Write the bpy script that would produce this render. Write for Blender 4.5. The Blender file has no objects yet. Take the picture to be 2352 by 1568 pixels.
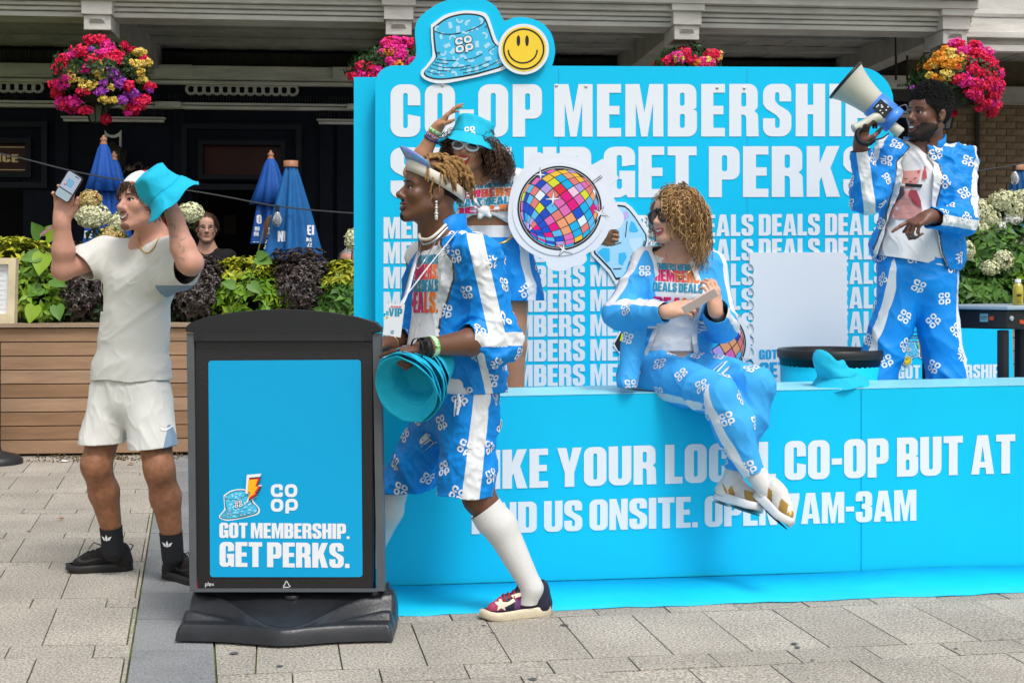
import bpy, math, random
import numpy as np
from mathutils import Vector, Matrix
from mathutils.bvhtree import BVHTree
from mathutils.geometry import tessellate_polygon
random.seed(7)
RNG = np.random.default_rng(7)
SC = bpy.context.scene
COL = SC.collection
# ------------------------------------------------------------------ camera, world, sun, exposure
F, CX, HY, CZ = 3267.0, 1176.0, 640.0, 1.3          # focal length in photo-view pixels, principal column, eye level row, eye height
cam_d = bpy.data.cameras.new('camera'); cam = bpy.data.objects.new('camera', cam_d); COL.objects.link(cam)
cam.location = (0, 0, CZ); cam.rotation_euler = (math.radians(90), 0, 0)
cam_d.sensor_width = 36; cam_d.lens = F/2352*36; cam_d.shift_y = -(784-HY)/2352
cam_d.clip_start = .05; cam_d.clip_end = 600
SC.camera = cam
SUN_EL, SUN_AZ = 58, 152
wd = bpy.data.worlds.new('World'); SC.world = wd; wd.use_nodes = True
nt = wd.node_tree; bg = nt.nodes['Background']
sky = nt.nodes.new('ShaderNodeTexSky'); sky.sky_type = 'NISHITA'; sky.sun_disc = False
sky.sun_elevation = math.radians(SUN_EL); sky.sun_rotation = math.radians(SUN_AZ); sky.dust_density = 3.0; sky.air_density = 1.0
hs = nt.nodes.new('ShaderNodeHueSaturation'); hs.inputs['Saturation'].default_value = .22
nt.links.new(sky.outputs[0], hs.inputs['Color']); nt.links.new(hs.outputs[0], bg.inputs[0])
bg.inputs[1].default_value = .15
sl = bpy.data.lights.new('sun', 'SUN'); sl.energy = 1.5; sl.angle = math.radians(15); sl.color = (1, .97, .93)
so = bpy.data.objects.new('sun', sl); COL.objects.link(so)
az, el = math.radians(SUN_AZ), math.radians(SUN_EL)
sdir = Vector((math.sin(az)*math.cos(el), math.cos(az)*math.cos(el), math.sin(el)))
so.rotation_euler = sdir.to_track_quat('Z', 'Y').to_euler()
SC.view_settings.view_transform = 'Standard'; SC.view_settings.look = 'None'
SC.view_settings.exposure = 0.26; SC.view_settings.gamma = 1; SC.view_settings.use_curve_mapping = False
SC.cycles.max_bounces = 6; SC.cycles.diffuse_bounces = 3; SC.cycles.transparent_max_bounces = 8

# ------------------------------------------------------------------ helpers
def A(*v): return np.array(v, float)
def at(px, py, d): return A((px-CX)*d/F, d, CZ+(HY-py)*d/F)
def nrm(v): v = np.asarray(v, float); return v/(np.linalg.norm(v, axis=-1, keepdims=True)+1e-12)
def lin(h):
    h = h.lstrip('#'); c = [int(h[i:i+2], 16)/255 for i in (0, 2, 4)]
    return tuple(x/12.92 if x <= .04045 else ((x+.055)/1.055)**2.4 for x in c)
MATS = {}
def mat(name, col, rough=.6, var=.0, vscale=8, bump=0, bscale=60, metal=0, spec=.4, island=None, sheen=0, trans=0, detail=4, col2=None, stretch=None, sss=0, coat=0, mix=None, alpha=None, slab_var=0):
    if name in MATS: return MATS[name]
    m = bpy.data.materials.new(name); m.use_nodes = True; t = m.node_tree; n = t.nodes; b = n['Principled BSDF']
    b.inputs['Roughness'].default_value = rough; b.inputs['Metallic'].default_value = metal; b.inputs['Specular IOR Level'].default_value = spec
    if sheen: b.inputs['Sheen Weight'].default_value = sheen
    if trans: b.inputs['Transmission Weight'].default_value = trans
    if coat: b.inputs['Coat Weight'].default_value = coat; b.inputs['Coat Roughness'].default_value = .1
    if sss: b.inputs['Subsurface Weight'].default_value = sss; b.inputs['Subsurface Radius'].default_value = (.012, .004, .002); b.inputs['Subsurface Scale'].default_value = .6
    if alpha is not None: b.inputs['Alpha'].default_value = alpha
    col = tuple(col)+(1,) if len(col) == 3 else col
    b.inputs['Base Color'].default_value = col
    tc = n.new('ShaderNodeTexCoord'); src = tc.outputs['Object']
    if stretch:
        mp = n.new('ShaderNodeMapping'); mp.inputs['Scale'].default_value = stretch; t.links.new(src, mp.inputs[0]); src = mp.outputs[0]
    if var or col2 or island:
        r = n.new('ShaderNodeValToRGB'); e = r.color_ramp.elements
        if island:
            while len(e) < len(island): e.new(.5)
            for i, c in enumerate(island):
                e[i].position = i/(len(island)-1); e[i].color = tuple(c)+(1,)
            g = n.new('ShaderNodeNewGeometry'); t.links.new(g.outputs['Random Per Island'], r.inputs[0])
        else:
            c1 = tuple(x*(1-var) for x in col[:3])+(1,); c2 = tuple(min(1, x*(1+var)) for x in col[:3])+(1,)
            if col2: c1, c2 = col, tuple(col2)+(1,)
            e[0].color = c1; e[1].color = c2; e[0].position, e[1].position = mix or (.32, .68)
            nz = n.new('ShaderNodeTexNoise'); nz.inputs['Scale'].default_value = vscale; nz.inputs['Detail'].default_value = detail; nz.inputs['Roughness'].default_value = .65
            t.links.new(src, nz.inputs[0]); t.links.new(nz.outputs[0], r.inputs[0])
        t.links.new(r.outputs[0], b.inputs['Base Color'])
    if slab_var:
        oi = n.new('ShaderNodeObjectInfo'); mr = n.new('ShaderNodeMapRange'); mr.inputs[3].default_value = 1-slab_var; mr.inputs[4].default_value = 1+slab_var; t.links.new(oi.outputs['Random'], mr.inputs[0])
        ns = n.new('ShaderNodeTexNoise'); ns.inputs['Scale'].default_value = 2.2; ns.inputs['Detail'].default_value = 6; gm = n.new('ShaderNodeNewGeometry'); t.links.new(gm.outputs['Position'], ns.inputs[0]); m2 = n.new('ShaderNodeMapRange'); m2.inputs[1].default_value = .3; m2.inputs[2].default_value = .7; m2.inputs[3].default_value = .80; m2.inputs[4].default_value = 1.10; t.links.new(ns.outputs[0], m2.inputs[0])
        ml = n.new('ShaderNodeMath'); ml.operation = 'MULTIPLY'; t.links.new(mr.outputs[0], ml.inputs[0]); t.links.new(m2.outputs[0], ml.inputs[1]); vm = n.new('ShaderNodeVectorMath'); vm.operation = 'SCALE'; t.links.new(r.outputs[0], vm.inputs[0]); t.links.new(ml.outputs[0], vm.inputs['Scale']); t.links.new(vm.outputs[0], b.inputs['Base Color'])
    if bump:
        nb = n.new('ShaderNodeTexNoise'); nb.inputs['Scale'].default_value = bscale; nb.inputs['Detail'].default_value = 5; t.links.new(src, nb.inputs[0])
        bp = n.new('ShaderNodeBump'); bp.inputs['Strength'].default_value = bump; bp.inputs['Distance'].default_value = .01
        t.links.new(nb.outputs[0], bp.inputs['Height']); t.links.new(bp.outputs[0], b.inputs['Normal'])
    MATS[name] = m
    return m
def tag(o, label=None, cat=None, group=None, kind=None):
    if label: o['label'] = label
    if cat: o['category'] = cat
    if group: o['group'] = group
    if kind: o['kind'] = kind
    return o
def thing(name, label, cat, loc=(0, 0, 0), group=None):
    o = bpy.data.objects.new(name, None); COL.objects.link(o); o.location = tuple(float(x) for x in loc); o.empty_display_size = .1
    return tag(o, label, cat, group)
def mk(name, V, Fc, mats, midx=None, parent=None, smooth=False, kind=None, label=None):
    """link one mesh object; V in world space (shifted into the parent thing's frame)"""
    V = np.asarray(V, float).reshape(-1, 3)
    if parent is not None:
        p = parent; off = np.zeros(3)
        while p is not None: off = off+np.array(p.location); p = p.parent
        V = V-off
    me = bpy.data.meshes.new(name)
    if isinstance(Fc, np.ndarray):
        k = Fc.shape[1]; nf = len(Fc)
        me.vertices.add(len(V)); me.vertices.foreach_set('co', V.astype(np.float32).ravel())
        me.loops.add(nf*k); me.loops.foreach_set('vertex_index', Fc.astype(np.int32).ravel())
        me.polygons.add(nf); me.polygons.foreach_set('loop_start', np.arange(0, nf*k, k, dtype=np.int32))
        me.polygons.foreach_set('loop_total', np.full(nf, k, np.int32))
        me.update(calc_edges=True); me.validate()
    else:
        me.from_pydata(V.tolist(), [], Fc); me.update()
    if not isinstance(mats, (list, tuple)): mats = [mats]
    for m in mats: me.materials.append(m)
    if midx is not None and len(midx) == len(me.polygons): me.polygons.foreach_set('material_index', np.asarray(midx, np.int32))
    if smooth: me.polygons.foreach_set('use_smooth', np.ones(len(me.polygons), bool))
    o = bpy.data.objects.new(name, me); COL.objects.link(o); o.parent = parent
    if kind: o['kind'] = kind
    if label: o['label'] = label
    return o
def solidify(o, t, off=-1):
    m = o.modifiers.new('thick', 'SOLIDIFY'); m.thickness = t; m.offset = off; return o
def bevel(o, w, seg=2):
    m = o.modifiers.new('bevel', 'BEVEL'); m.width = w; m.segments = seg; m.limit_method = 'ANGLE'; m.angle_limit = math.radians(40); return o
def shared(o0, name, loc, parent, rotz=0, scale=None):
    o = bpy.data.objects.new(name, o0.data); COL.objects.link(o); o.parent = parent; o.location = loc; o.rotation_euler = (0, 0, rotz)
    if scale is not None: o.scale = scale
    return o
class MB:
    def __init__(s): s.v = []; s.f = []; s.m = []; s.mi = 0
    def add(s, V, Fs):
        n = len(s.v); s.v += [tuple(map(float, p)) for p in V]; s.f += [tuple(i+n for i in f) for f in Fs]; s.m += [s.mi]*len(Fs)
        return s
    def box8(s, P): return s.add(P, [(0, 3, 2, 1), (4, 5, 6, 7), (0, 1, 5, 4), (1, 2, 6, 5), (2, 3, 7, 6), (3, 0, 4, 7)])
    def box(s, c, size, R=None):
        h = np.array(size)/2; P = [A(x, y, z)*h for z in (-1, 1) for x, y in ((-1, -1), (1, -1), (1, 1), (-1, 1))]
        if R is not None: P = [R@p for p in P]
        return s.box8([p+np.array(c) for p in P])
    def tube(s, pts, r, n=8, cap=True, flat=None):
        pts = np.asarray(pts, float); r = np.broadcast_to(np.asarray(r, float), (len(pts),))
        T = np.gradient(pts, axis=0); T = nrm(T); up = A(0, 0, 1) if abs(T[0][2]) < .9 else A(1, 0, 0)
        u = nrm(np.cross(up, T[0])); V = []
        for i in range(len(pts)):
            u = nrm(u-T[i]*np.dot(u, T[i])); w = np.cross(T[i], u)
            for k in range(n):
                a = 2*math.pi*k/n; V.append(pts[i]+r[i]*(math.cos(a)*u+(flat or 1)*math.sin(a)*w))
        Fs = [(i*n+k, i*n+(k+1) % n, (i+1)*n+(k+1) % n, (i+1)*n+k) for i in range(len(pts)-1) for k in range(n)]
        if cap: Fs += [tuple(range(n-1, -1, -1)), tuple(range((len(pts)-1)*n, len(pts)*n))]
        return s.add(V, Fs)
    def lathe(s, c, prof, n=24, axis=None, rf=None):
        """prof [(r, h)]; axis unit vec; rf(angle, i) radius factor"""
        ax = A(0, 0, 1) if axis is None else nrm(axis); up = A(0, 1, 0) if abs(ax[1]) < .9 else A(1, 0, 0)
        u = nrm(np.cross(up, ax)); w = np.cross(ax, u); V = []
        for i, (r, h) in enumerate(prof):
            for k in range(n):
                a = 2*math.pi*k/n; q = r*(rf(a, i) if rf else 1); V.append(np.array(c)+ax*h+q*(math.cos(a)*u+math.sin(a)*w))
        return s.add(V, [(i*n+k, i*n+(k+1) % n, (i+1)*n+(k+1) % n, (i+1)*n+k) for i in range(len(prof)-1) for k in range(n)])
    def poly(s, pts, holes=()):
        """pts: 3D loop lists; flat fill with holes"""
        loops = [[Vector(p) for p in pts]]+[[Vector(p) for p in h] for h in holes]
        tr = tessellate_polygon(loops); V = [p for l in loops for p in l]
        return s.add(V, [tuple(t) for t in tr])
    def prism(s, pl, poly2, off0, off1):
        """extrude a 2D outline of plane pl from off0 to off1"""
        a = [pl.w(u, v, off0) for u, v in poly2]; b = [pl.w(u, v, off1) for u, v in poly2]; n = len(a)
        tr = tessellate_polygon([[Vector((u, v, 0)) for u, v in poly2]])
        V = a+b; Fs = [tuple(t) for t in tr]+[tuple(i+n for i in t) for t in tr]+[(i, (i+1) % n, n+(i+1) % n, n+i) for i in range(n)]
        return s.add(V, Fs)
    def build(s, name, mats, parent=None, smooth=False, kind=None, label=None):
        o = mk(name, s.v, s.f, mats, s.m, parent, smooth, kind, label); return o
class Plane:
    def __init__(s, O, U, W=(0, 0, 1)):
        s.O = np.array(O, float); s.U = nrm(U); s.W = nrm(W); s.N = np.cross(s.U, s.W); s.N = s.N if s.N[1] < 0 else -s.N
    def px(s, px, py):
        D = A((px-CX)/F, 1, (HY-py)/F); C = A(0, 0, CZ); k = np.dot(s.O-C, s.N)/np.dot(D, s.N); p = C+D*k-s.O
        M = np.array([[1, np.dot(s.U, s.W)], [np.dot(s.U, s.W), 1]]); r = np.linalg.solve(M, A(np.dot(p, s.U), np.dot(p, s.W)))
        return float(r[0]), float(r[1])
    def w(s, u, v, off=0): return s.O+s.U*u+s.W*v+s.N*off
    def pw(s, px, py, off=0): u, v = s.px(px, py); return s.w(u, v, off)
    def box(s, mb, u0, v0, u1, v1, o0, o1):
        """box on the plane from offset o0 to o1 (towards the camera)"""
        return mb.box8([s.w(u0, v0, o1), s.w(u1, v0, o1), s.w(u1, v0, o0), s.w(u0, v0, o0), s.w(u0, v1, o1), s.w(u1, v1, o1), s.w(u1, v1, o0), s.w(u0, v1, o0)])
    def shift(s, off): return Plane(s.O+s.N*off, s.U, s.W)
def rp(pts, seg=5):
    """polygon whose corners may carry a radius"""
    out = []; n = len(pts)
    for i, p in enumerate(pts):
        P = A(*p[:2])
        if len(p) < 3 or p[2] <= 0: out.append(tuple(P)); continue
        a = A(*pts[i-1][:2])-P; b = A(*pts[(i+1) % n][:2])-P; la, lb = np.linalg.norm(a), np.linalg.norm(b); a, b = a/la, b/lb
        c = np.clip(np.dot(a, b), -1, 1); ang = math.acos(c)
        if ang > 3.1: out.append(tuple(P)); continue
        t = min(p[2]/math.tan(ang/2), la*.499, lb*.499); r = t*math.tan(ang/2); bis = nrm(a+b); ctr = P+bis*(r/math.sin(ang/2))
        p0 = P+a*t-ctr; p1 = P+b*t-ctr; a0 = math.atan2(p0[1], p0[0]); a1 = math.atan2(p1[1], p1[0]); da = (a1-a0+math.pi) % (2*math.pi)-math.pi
        for k in range(seg+1): out.append((ctr[0]+r*math.cos(a0+da*k/seg), ctr[1]+r*math.sin(a0+da*k/seg)))
    return out
def rr(x0, y0, x1, y1, r, seg=5): return rp([(x0, y0, r), (x1, y0, r), (x1, y1, r), (x0, y1, r)], seg)
def rect(x0, y0, x1, y1): return [(x0, y0), (x1, y0), (x1, y1), (x0, y1)]
def circ(cx, cy, rx, ry=None, n=32, a0=0): ry = ry or rx; return [(cx+rx*math.cos(a0+2*math.pi*k/n), cy+ry*math.sin(a0+2*math.pi*k/n)) for k in range(n)]
# heavy condensed lettering: glyph = (width, [(outline, [holes])])
S_, B_ = .235, .165
def _glyphs():
    s, b = S_, B_; g = {}
    g['C'] = (.555, [(rp([(.555, .60), (.32, .60), (.32, .835, .045), (s, .835, .045), (s, .165, .045), (.32, .165, .045), (.32, .43), (.555, .385), (.555, 0, .2), (0, 0, .2), (0, 1, .2), (.555, 1, .2)]), [])])
    g['G'] = (.56, [(rp([(.56, .645), (.325, .61), (.325, .835, .045), (s, .835, .045), (s, .165, .045), (.325, .165, .045), (.325, .36), (.28, .36), (.28, .525), (.56, .525), (.56, 0), (.43, 0), (.40, .06), (.30, 0, .1), (0, 0, .2), (0, 1, .2), (.56, 1, .2)]), [])])
    g['O'] = (.565, [(rr(0, 0, .565, 1, .2, 7), [rr(s, .165, .33, .835, .045)])])
    g['P'] = (.555, [(rp([(0, 0), (s, 0), (s, .345), (.555, .345, .17), (.555, 1, .17), (0, 1)]), [rr(s, .51, .33, .825, .04)])])
    g['E'] = (.46, [([(0, 0), (.46, 0), (.46, .165), (s, .165), (s, .42), (.43, .42), (.43, .585), (s, .585), (s, .835), (.46, .835), (.46, 1), (0, 1)], [])])
    g['F'] = (.45, [([(0, 0), (s, 0), (s, .40), (.42, .40), (.42, .565), (s, .565), (s, .835), (.45, .835), (.45, 1), (0, 1)], [])])
    g['L'] = (.44, [([(0, 0), (.44, 0), (.44, .175), (s, .175), (s, 1), (0, 1)], [])])
    g['I'] = (s, [(rect(0, 0, s, 1), [])])
    g['H'] = (.58, [([(0, 0), (s, 0), (s, .42), (.345, .42), (.345, 0), (.58, 0), (.58, 1), (.345, 1), (.345, .6), (s, .6), (s, 1), (0, 1)], [])])
    g['T'] = (.52, [([(.1425, 0), (.3775, 0), (.3775, .825), (.52, .825), (.52, 1), (0, 1), (0, .825), (.1425, .825)], [])])
    g['M'] = (.73, [([(0, 0), (.2, 0), (.2, .64), (.305, 0), (.425, 0), (.53, .64), (.53, 0), (.73, 0), (.73, 1), (.46, 1), (.365, .46), (.27, 1), (0, 1)], [])])
    g['N'] = (.57, [([(0, 0), (.205, 0), (.205, .53), (.35, 0), (.57, 0), (.57, 1), (.365, 1), (.365, .5), (.22, 1), (0, 1)], [])])
    g['B'] = (.565, [(rp([(0, 0), (.565, 0, .17), (.565, .49, .1), (.50, .51), (.555, .545, .08), (.555, 1, .17), (0, 1)]), [rr(s, .165, .33, .43, .04), rr(s, .585, .325, .835, .04)])])
    g['R'] = (.575, [(rp([(0, 0), (s, 0), (s, .415), (.30, .415, .04), (.33, .36), (.335, 0), (.575, 0), (.56, .42, .1), (.49, .485), (.555, .545, .1), (.555, 1, .17), (0, 1)]), [rr(s, .57, .33, .835, .04)])])
    g['S'] = (.555, [(rp([(.55, .665), (.32, .665), (.32, .84, .045), (.235, .84, .045), (.235, .68, .04), (.30, .60), (.49, .49, .08), (.555, .40, .1), (.555, 0, .2), (0, 0, .2), (0, .345), (.235, .345), (.235, .16, .045), (.325, .16, .045), (.325, .33, .04), (.26, .405), (.07, .52, .08), (0, .615, .1), (0, 1, .2), (.55, 1, .2)]), [])])
    g['U'] = (.57, [(rp([(0, 1), (0, 0, .2), (.57, 0, .2), (.57, 1), (.335, 1), (.335, .165, .045), (s, .165, .045), (s, 1)]), [])])
    g['K'] = (.61, [([(0, 0), (s, 0), (s, .31), (.27, .39), (.36, 0), (.61, 0), (.435, .57), (.60, 1), (.365, 1), (s, .66), (s, 1), (0, 1)], [])])
    g['D'] = (.57, [(rp([(0, 0), (.57, 0, .19), (.57, 1, .19), (0, 1)]), [rr(s, .165, .335, .835, .045)])])
    g['A'] = (.62, [([(0, 0), (.215, 0), (.235, .17), (.385, .17), (.405, 0), (.62, 0), (.455, 1), (.165, 1)], [[(.255, .32), (.365, .32), (.31, .72)]])])
    g['Y'] = (.61, [([(0, 1), (.19, .36), (.19, 0), (.425, 0), (.425, .36), (.61, 1), (.385, 1), (.31, .62), (.23, 1)], [])])
    g['V'] = (.62, [([(0, 1), (.2, 0), (.42, 0), (.62, 1), (.4, 1), (.31, .34), (.22, 1)], [])])
    g['Z'] = (.5, [([(0, 0), (.5, 0), (.5, .17), (.27, .17), (.5, .84), (.5, 1), (0, 1), (0, .83), (.22, .83), (0, .16)], [])])
    g['7'] = (.5, [([(.1, 0), (.335, 0), (.5, .84), (.5, 1), (0, 1), (0, .82), (.26, .82)], [])])
    g['3'] = (.54, [(rp([(0, .68), (.225, .68), (.225, .84, .04), (.31, .84, .04), (.31, .60, .04), (.2, .585), (.2, .435), (.31, .42, .04), (.31, .16, .04), (.225, .16, .04), (.225, .34), (0, .34), (0, 0, .18), (.54, 0, .18), (.54, .48, .1), (.47, .51), (.54, .54, .1), (.54, 1, .18), (0, 1, .18)]), [])])
    g['.'] = (.17, [(rect(0, 0, .17, .17), [])]); g['-'] = (.27, [(rect(0, .36, .27, .52), [])])
    g['?'] = (.5, [(rp([(0, .68), (.215, .68), (.215, .84, .03), (.285, .84, .03), (.285, .62), (.17, .5), (.17, .3), (.37, .3), (.37, .46), (.5, .58, .06), (.5, 1, .17), (0, 1, .17)]), []), (rect(.165, 0, .375, .19), [])])
    return g
GL = _glyphs()
def text(t, gap=.035, space=.16):
    """[(outline, holes)] at cap height 1, and total width"""
    x = 0; out = []
    for ch in t:
        if ch == ' ': x += space; continue
        w, sh = GL[ch]
        for o, hs_ in sh: out.append(([(p[0]+x, p[1]) for p in o], [[(p[0]+x, p[1]) for p in h] for h in hs_]))
        x += w+gap
    return out, x-gap
def shp_map(shapes, fn): return [([fn(*p) for p in o], [[fn(*p) for p in h] for h in hs_]) for o, hs_ in shapes]
def logo():
    """four rounded letters C O / O P, unit square"""
    C = rp([(.44, .80), (.44, 1, .15), (0, 1, .17), (0, .56, .17), (.44, .56, .15), (.44, .72), (.31, .72), (.31, .67, .02), (.13, .67, .06), (.13, .89, .06), (.31, .89, .02), (.31, .80)], 3)
    O = lambda x, y: (rr(x, y, x+.46, y+.44, .17, 3), [rr(x+.13, y+.11, x+.33, y+.33, .07, 3)])
    P = (rp([(.54, 0), (.67, 0), (.67, .10), (1, .10, .16), (1, .50, .17), (.54, .50, .17)], 3), [rr(.67, .20, .87, .39, .06, 3)])
    return [(C, []), O(.52, .56), O(0, .06), P]
def put(mb, pl, shapes, off):
    for o, hs_ in shapes: mb.poly([pl.w(u, v, off) for u, v in o], [[pl.w(u, v, off) for u, v in h] for h in hs_])
def text_px(mb, pl, t, x0, y0, x1, y1, capx, off=.003, gap=.035, space=.16):
    """set a line between photo-view points (left baseline, right baseline), cap height capx view pixels"""
    sh, w = text(t, gap, space); a = A(*pl.px(x0, y0)); b = A(*pl.px(x1, y1)); c0 = A(*pl.px(x0, y0-capx)); c1 = A(*pl.px(x1, y1-capx))
    def fn(u, v): q = u/w; lo = a+(b-a)*q; hi = c0+(c1-c0)*q; return tuple(lo+(hi-lo)*v)
    put(mb, pl, shp_map(sh, fn), off)
def poly_px(mb, pl, pts, off, holes=()): mb.poly([pl.pw(x, y, off) for x, y in pts], [[pl.pw(x, y, off) for x, y in h] for h in holes])
def stroke_px(mb, pl, pts, wpx, off):
    """drawn line through photo-view points as one flat ribbon"""
    P = np.array(pts, float); T = nrm(np.gradient(P, axis=0)); Nn = np.stack([-T[:, 1], T[:, 0]], 1)
    w = np.broadcast_to(np.asarray(wpx, float), (len(P),))[:, None]/2; L = P+Nn*w; R = P-Nn*w
    n = len(P); mb.add([pl.pw(*p, off) for p in L]+[pl.pw(*p, off) for p in R], [(i, i+1, n+i+1, n+i) for i in range(n-1)])
def bez(p0, p1, p2, n=10): t = np.linspace(0, 1, n)[:, None]; return (1-t)**2*A(*p0)+2*t*(1-t)*A(*p1)+t*t*A(*p2)
def spline(pts, n=8):
    """Catmull-Rom through points"""
    P = [np.array(p, float) for p in pts]; P = [2*P[0]-P[1]]+P+[2*P[-1]-P[-2]]; out = []
    for i in range(1, len(P)-2):
        for t in np.linspace(0, 1, n, endpoint=False):
            out.append(.5*((2*P[i])+(P[i+1]-P[i-1])*t+(2*P[i-1]-5*P[i]+4*P[i+1]-P[i+2])*t*t+(3*P[i]-P[i-1]-3*P[i+1]+P[i+2])*t**3))
    out.append(P[-2]); return np.array(out)
# ------------------------------------------------------------------ noise, implicit surfaces, mesh surgery
def vnoise(P, seed=0):
    """smooth value noise in -1..1"""
    P = np.asarray(P, float); I = np.floor(P).astype(np.int64); f = P-I; f = f*f*(3-2*f); out = 0
    def hsh(i, j, k):
        h = (i*374761393+j*668265263+k*2147483647+seed*974634777) & 0xffffffff
        h = ((h ^ (h >> 13))*1274126177) & 0xffffffff; return ((h ^ (h >> 16)) & 0xffff)/32767.5-1
    for a in (0, 1):
        for b in (0, 1):
            for c in (0, 1):
                w = (f[:, 0] if a else 1-f[:, 0])*(f[:, 1] if b else 1-f[:, 1])*(f[:, 2] if c else 1-f[:, 2])
                out = out+w*hsh(I[:, 0]+a, I[:, 1]+b, I[:, 2]+c)
    return out
class Sdf:
    """smooth union of round cones and ellipsoids, meshed by surface nets"""
    def __init__(s): s.p = []
    def cap(s, a, b, ra, rb=None, k=.02, w=None, s_=1., sub=False):
        s.p.append(('c', np.array(a, float), np.array(b, float), ra, ra if rb is None else rb, k, None if w is None else nrm(w), s_, sub)); return s
    def ell(s, c, r, M=None, k=.02, sub=False):
        s.p.append(('e', np.array(c, float), np.array(r, float), np.eye(3) if M is None else M, k, sub)); return s
    def chain(s, pts, rad, k=.02, w=None, s_=1.):
        for i in range(len(pts)-1): s.cap(pts[i], pts[i+1], rad[i], rad[i+1], k, w, s_)
        return s
    def mesh(s, h):
        bx = []
        for p in s.p:
            if p[0] == 'c': R = max(p[3], p[4])*max(1, p[7]); lo = np.minimum(p[1], p[2])-R; hi = np.maximum(p[1], p[2])+R; k, sub = p[5], p[8]
            else: e = np.sqrt(((p[3]*p[2])**2).sum(1)); lo, hi = p[1]-e, p[1]+e; k, sub = p[4], p[5]
            bx.append((lo, hi, k, sub))
        LO = np.min([b[0] for b in bx if not b[3]], 0)-3*h; HI = np.max([b[1] for b in bx if not b[3]], 0)+3*h
        n = np.ceil((HI-LO)/h).astype(int)+1; G = np.full(n, .15, np.float32)
        ax = [LO[i]+h*np.arange(n[i]) for i in range(3)]
        for p, (lo, hi, k, sub) in zip(s.p, bx):
            m = k+2.5*h; i0 = np.maximum(((lo-m-LO)/h).astype(int), 0); i1 = np.minimum(((hi+m-LO)/h).astype(int)+2, n)
            if (i1 <= i0).any(): continue
            X, Y, Z = [ax[i][i0[i]:i1[i]].astype(np.float32) for i in range(3)]
            X = X[:, None, None]; Y = Y[None, :, None]; Z = Z[None, None, :]
            if p[0] == 'c':
                a, b = p[1], p[2]; ab = b-a; L2 = float(ab@ab)+1e-9
                t = np.clip(((X-a[0])*ab[0]+(Y-a[1])*ab[1]+(Z-a[2])*ab[2])/L2, 0, 1)
                qx, qy, qz = X-a[0]-t*ab[0], Y-a[1]-t*ab[1], Z-a[2]-t*ab[2]; d2 = qx*qx+qy*qy+qz*qz
                if p[6] is not None and p[7] != 1:
                    w = p[6]; qw = qx*w[0]+qy*w[1]+qz*w[2]; d2 = d2+qw*qw*(1/p[7]**2-1)
                d = np.sqrt(np.maximum(d2, 1e-12))-(p[3]+(p[4]-p[3])*t)
            else:
                c, r, M = p[1], p[2], p[3]; x, y, z = X-c[0], Y-c[1], Z-c[2]; q = 0; q2 = 0
                for j in range(3):
                    u = x*M[0, j]+y*M[1, j]+z*M[2, j]; q = q+(u/r[j])**2; q2 = q2+(u/(r[j]*r[j]))**2
                k0 = np.sqrt(q); d = k0*(k0-1)/np.maximum(np.sqrt(q2), 1e-9)
            d = d.astype(np.float32); sl_ = tuple(slice(i0[i], i1[i]) for i in range(3)); g = G[sl_]
            if sub:
                hh = np.clip(.5-.5*(g+d)/k, 0, 1); G[sl_] = g*(1-hh)-d*hh+k*hh*(1-hh)
            else:
                hh = np.clip(.5+.5*(d-g)/k, 0, 1); G[sl_] = d*(1-hh)+g*hh-k*hh*(1-hh)
        return nets(G, LO, h)
def nets(G, LO, h):
    ins = G < 0; nx, ny, nz = G.shape
    c = np.zeros((nx-1, ny-1, nz-1), np.uint8)
    for a in (0, 1):
        for b in (0, 1):
            for d in (0, 1): c += ins[a:nx-1+a, b:ny-1+b, d:nz-1+d]
    act = (c > 0) & (c < 8); idx = np.argwhere(act); num = np.full(c.shape, -1, np.int32); num[act] = np.arange(len(idx))
    pos = np.zeros((len(idx), 3)); cnt = np.zeros(len(idx)); cor = {}
    for a in (0, 1):
        for b in (0, 1):
            for d in (0, 1): cor[a, b, d] = G[idx[:, 0]+a, idx[:, 1]+b, idx[:, 2]+d]
    for k0 in cor:
        for ax_ in range(3):
            if k0[ax_]: continue
            k1 = list(k0); k1[ax_] = 1; f0, f1 = cor[k0], cor[tuple(k1)]; x = (f0 < 0) != (f1 < 0)
            t = np.where(x, f0/np.where(x, f0-f1, 1), 0); P = np.zeros((len(idx), 3)); P += np.array(k0); P[:, ax_] += t
            pos[x] += P[x]; cnt[x] += 1
    V = LO+h*(idx+pos/cnt[:, None]); Q = []
    for ax_ in range(3):
        sA = [slice(None)]*3; sB = [slice(None)]*3; sA[ax_] = slice(0, -1); sB[ax_] = slice(1, None)
        i0, i1 = ins[tuple(sA)], ins[tuple(sB)]; e = np.argwhere(i0 != i1); fl = i0[tuple(e.T)]
        u, v = [(1, 2), (2, 0), (0, 1)][ax_]; ok = (e[:, u] > 0) & (e[:, v] > 0); e, fl = e[ok], fl[ok]
        def cell(du, dv): q = e.copy(); q[:, u] -= du; q[:, v] -= dv; return num[tuple(q.T)]
        q = np.stack([cell(1, 1), cell(0, 1), cell(0, 0), cell(1, 0)], 1); q[~fl] = q[~fl][:, ::-1]; Q.append(q)
    Q = np.concatenate(Q); return V, Q[(Q >= 0).all(1)]
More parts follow.
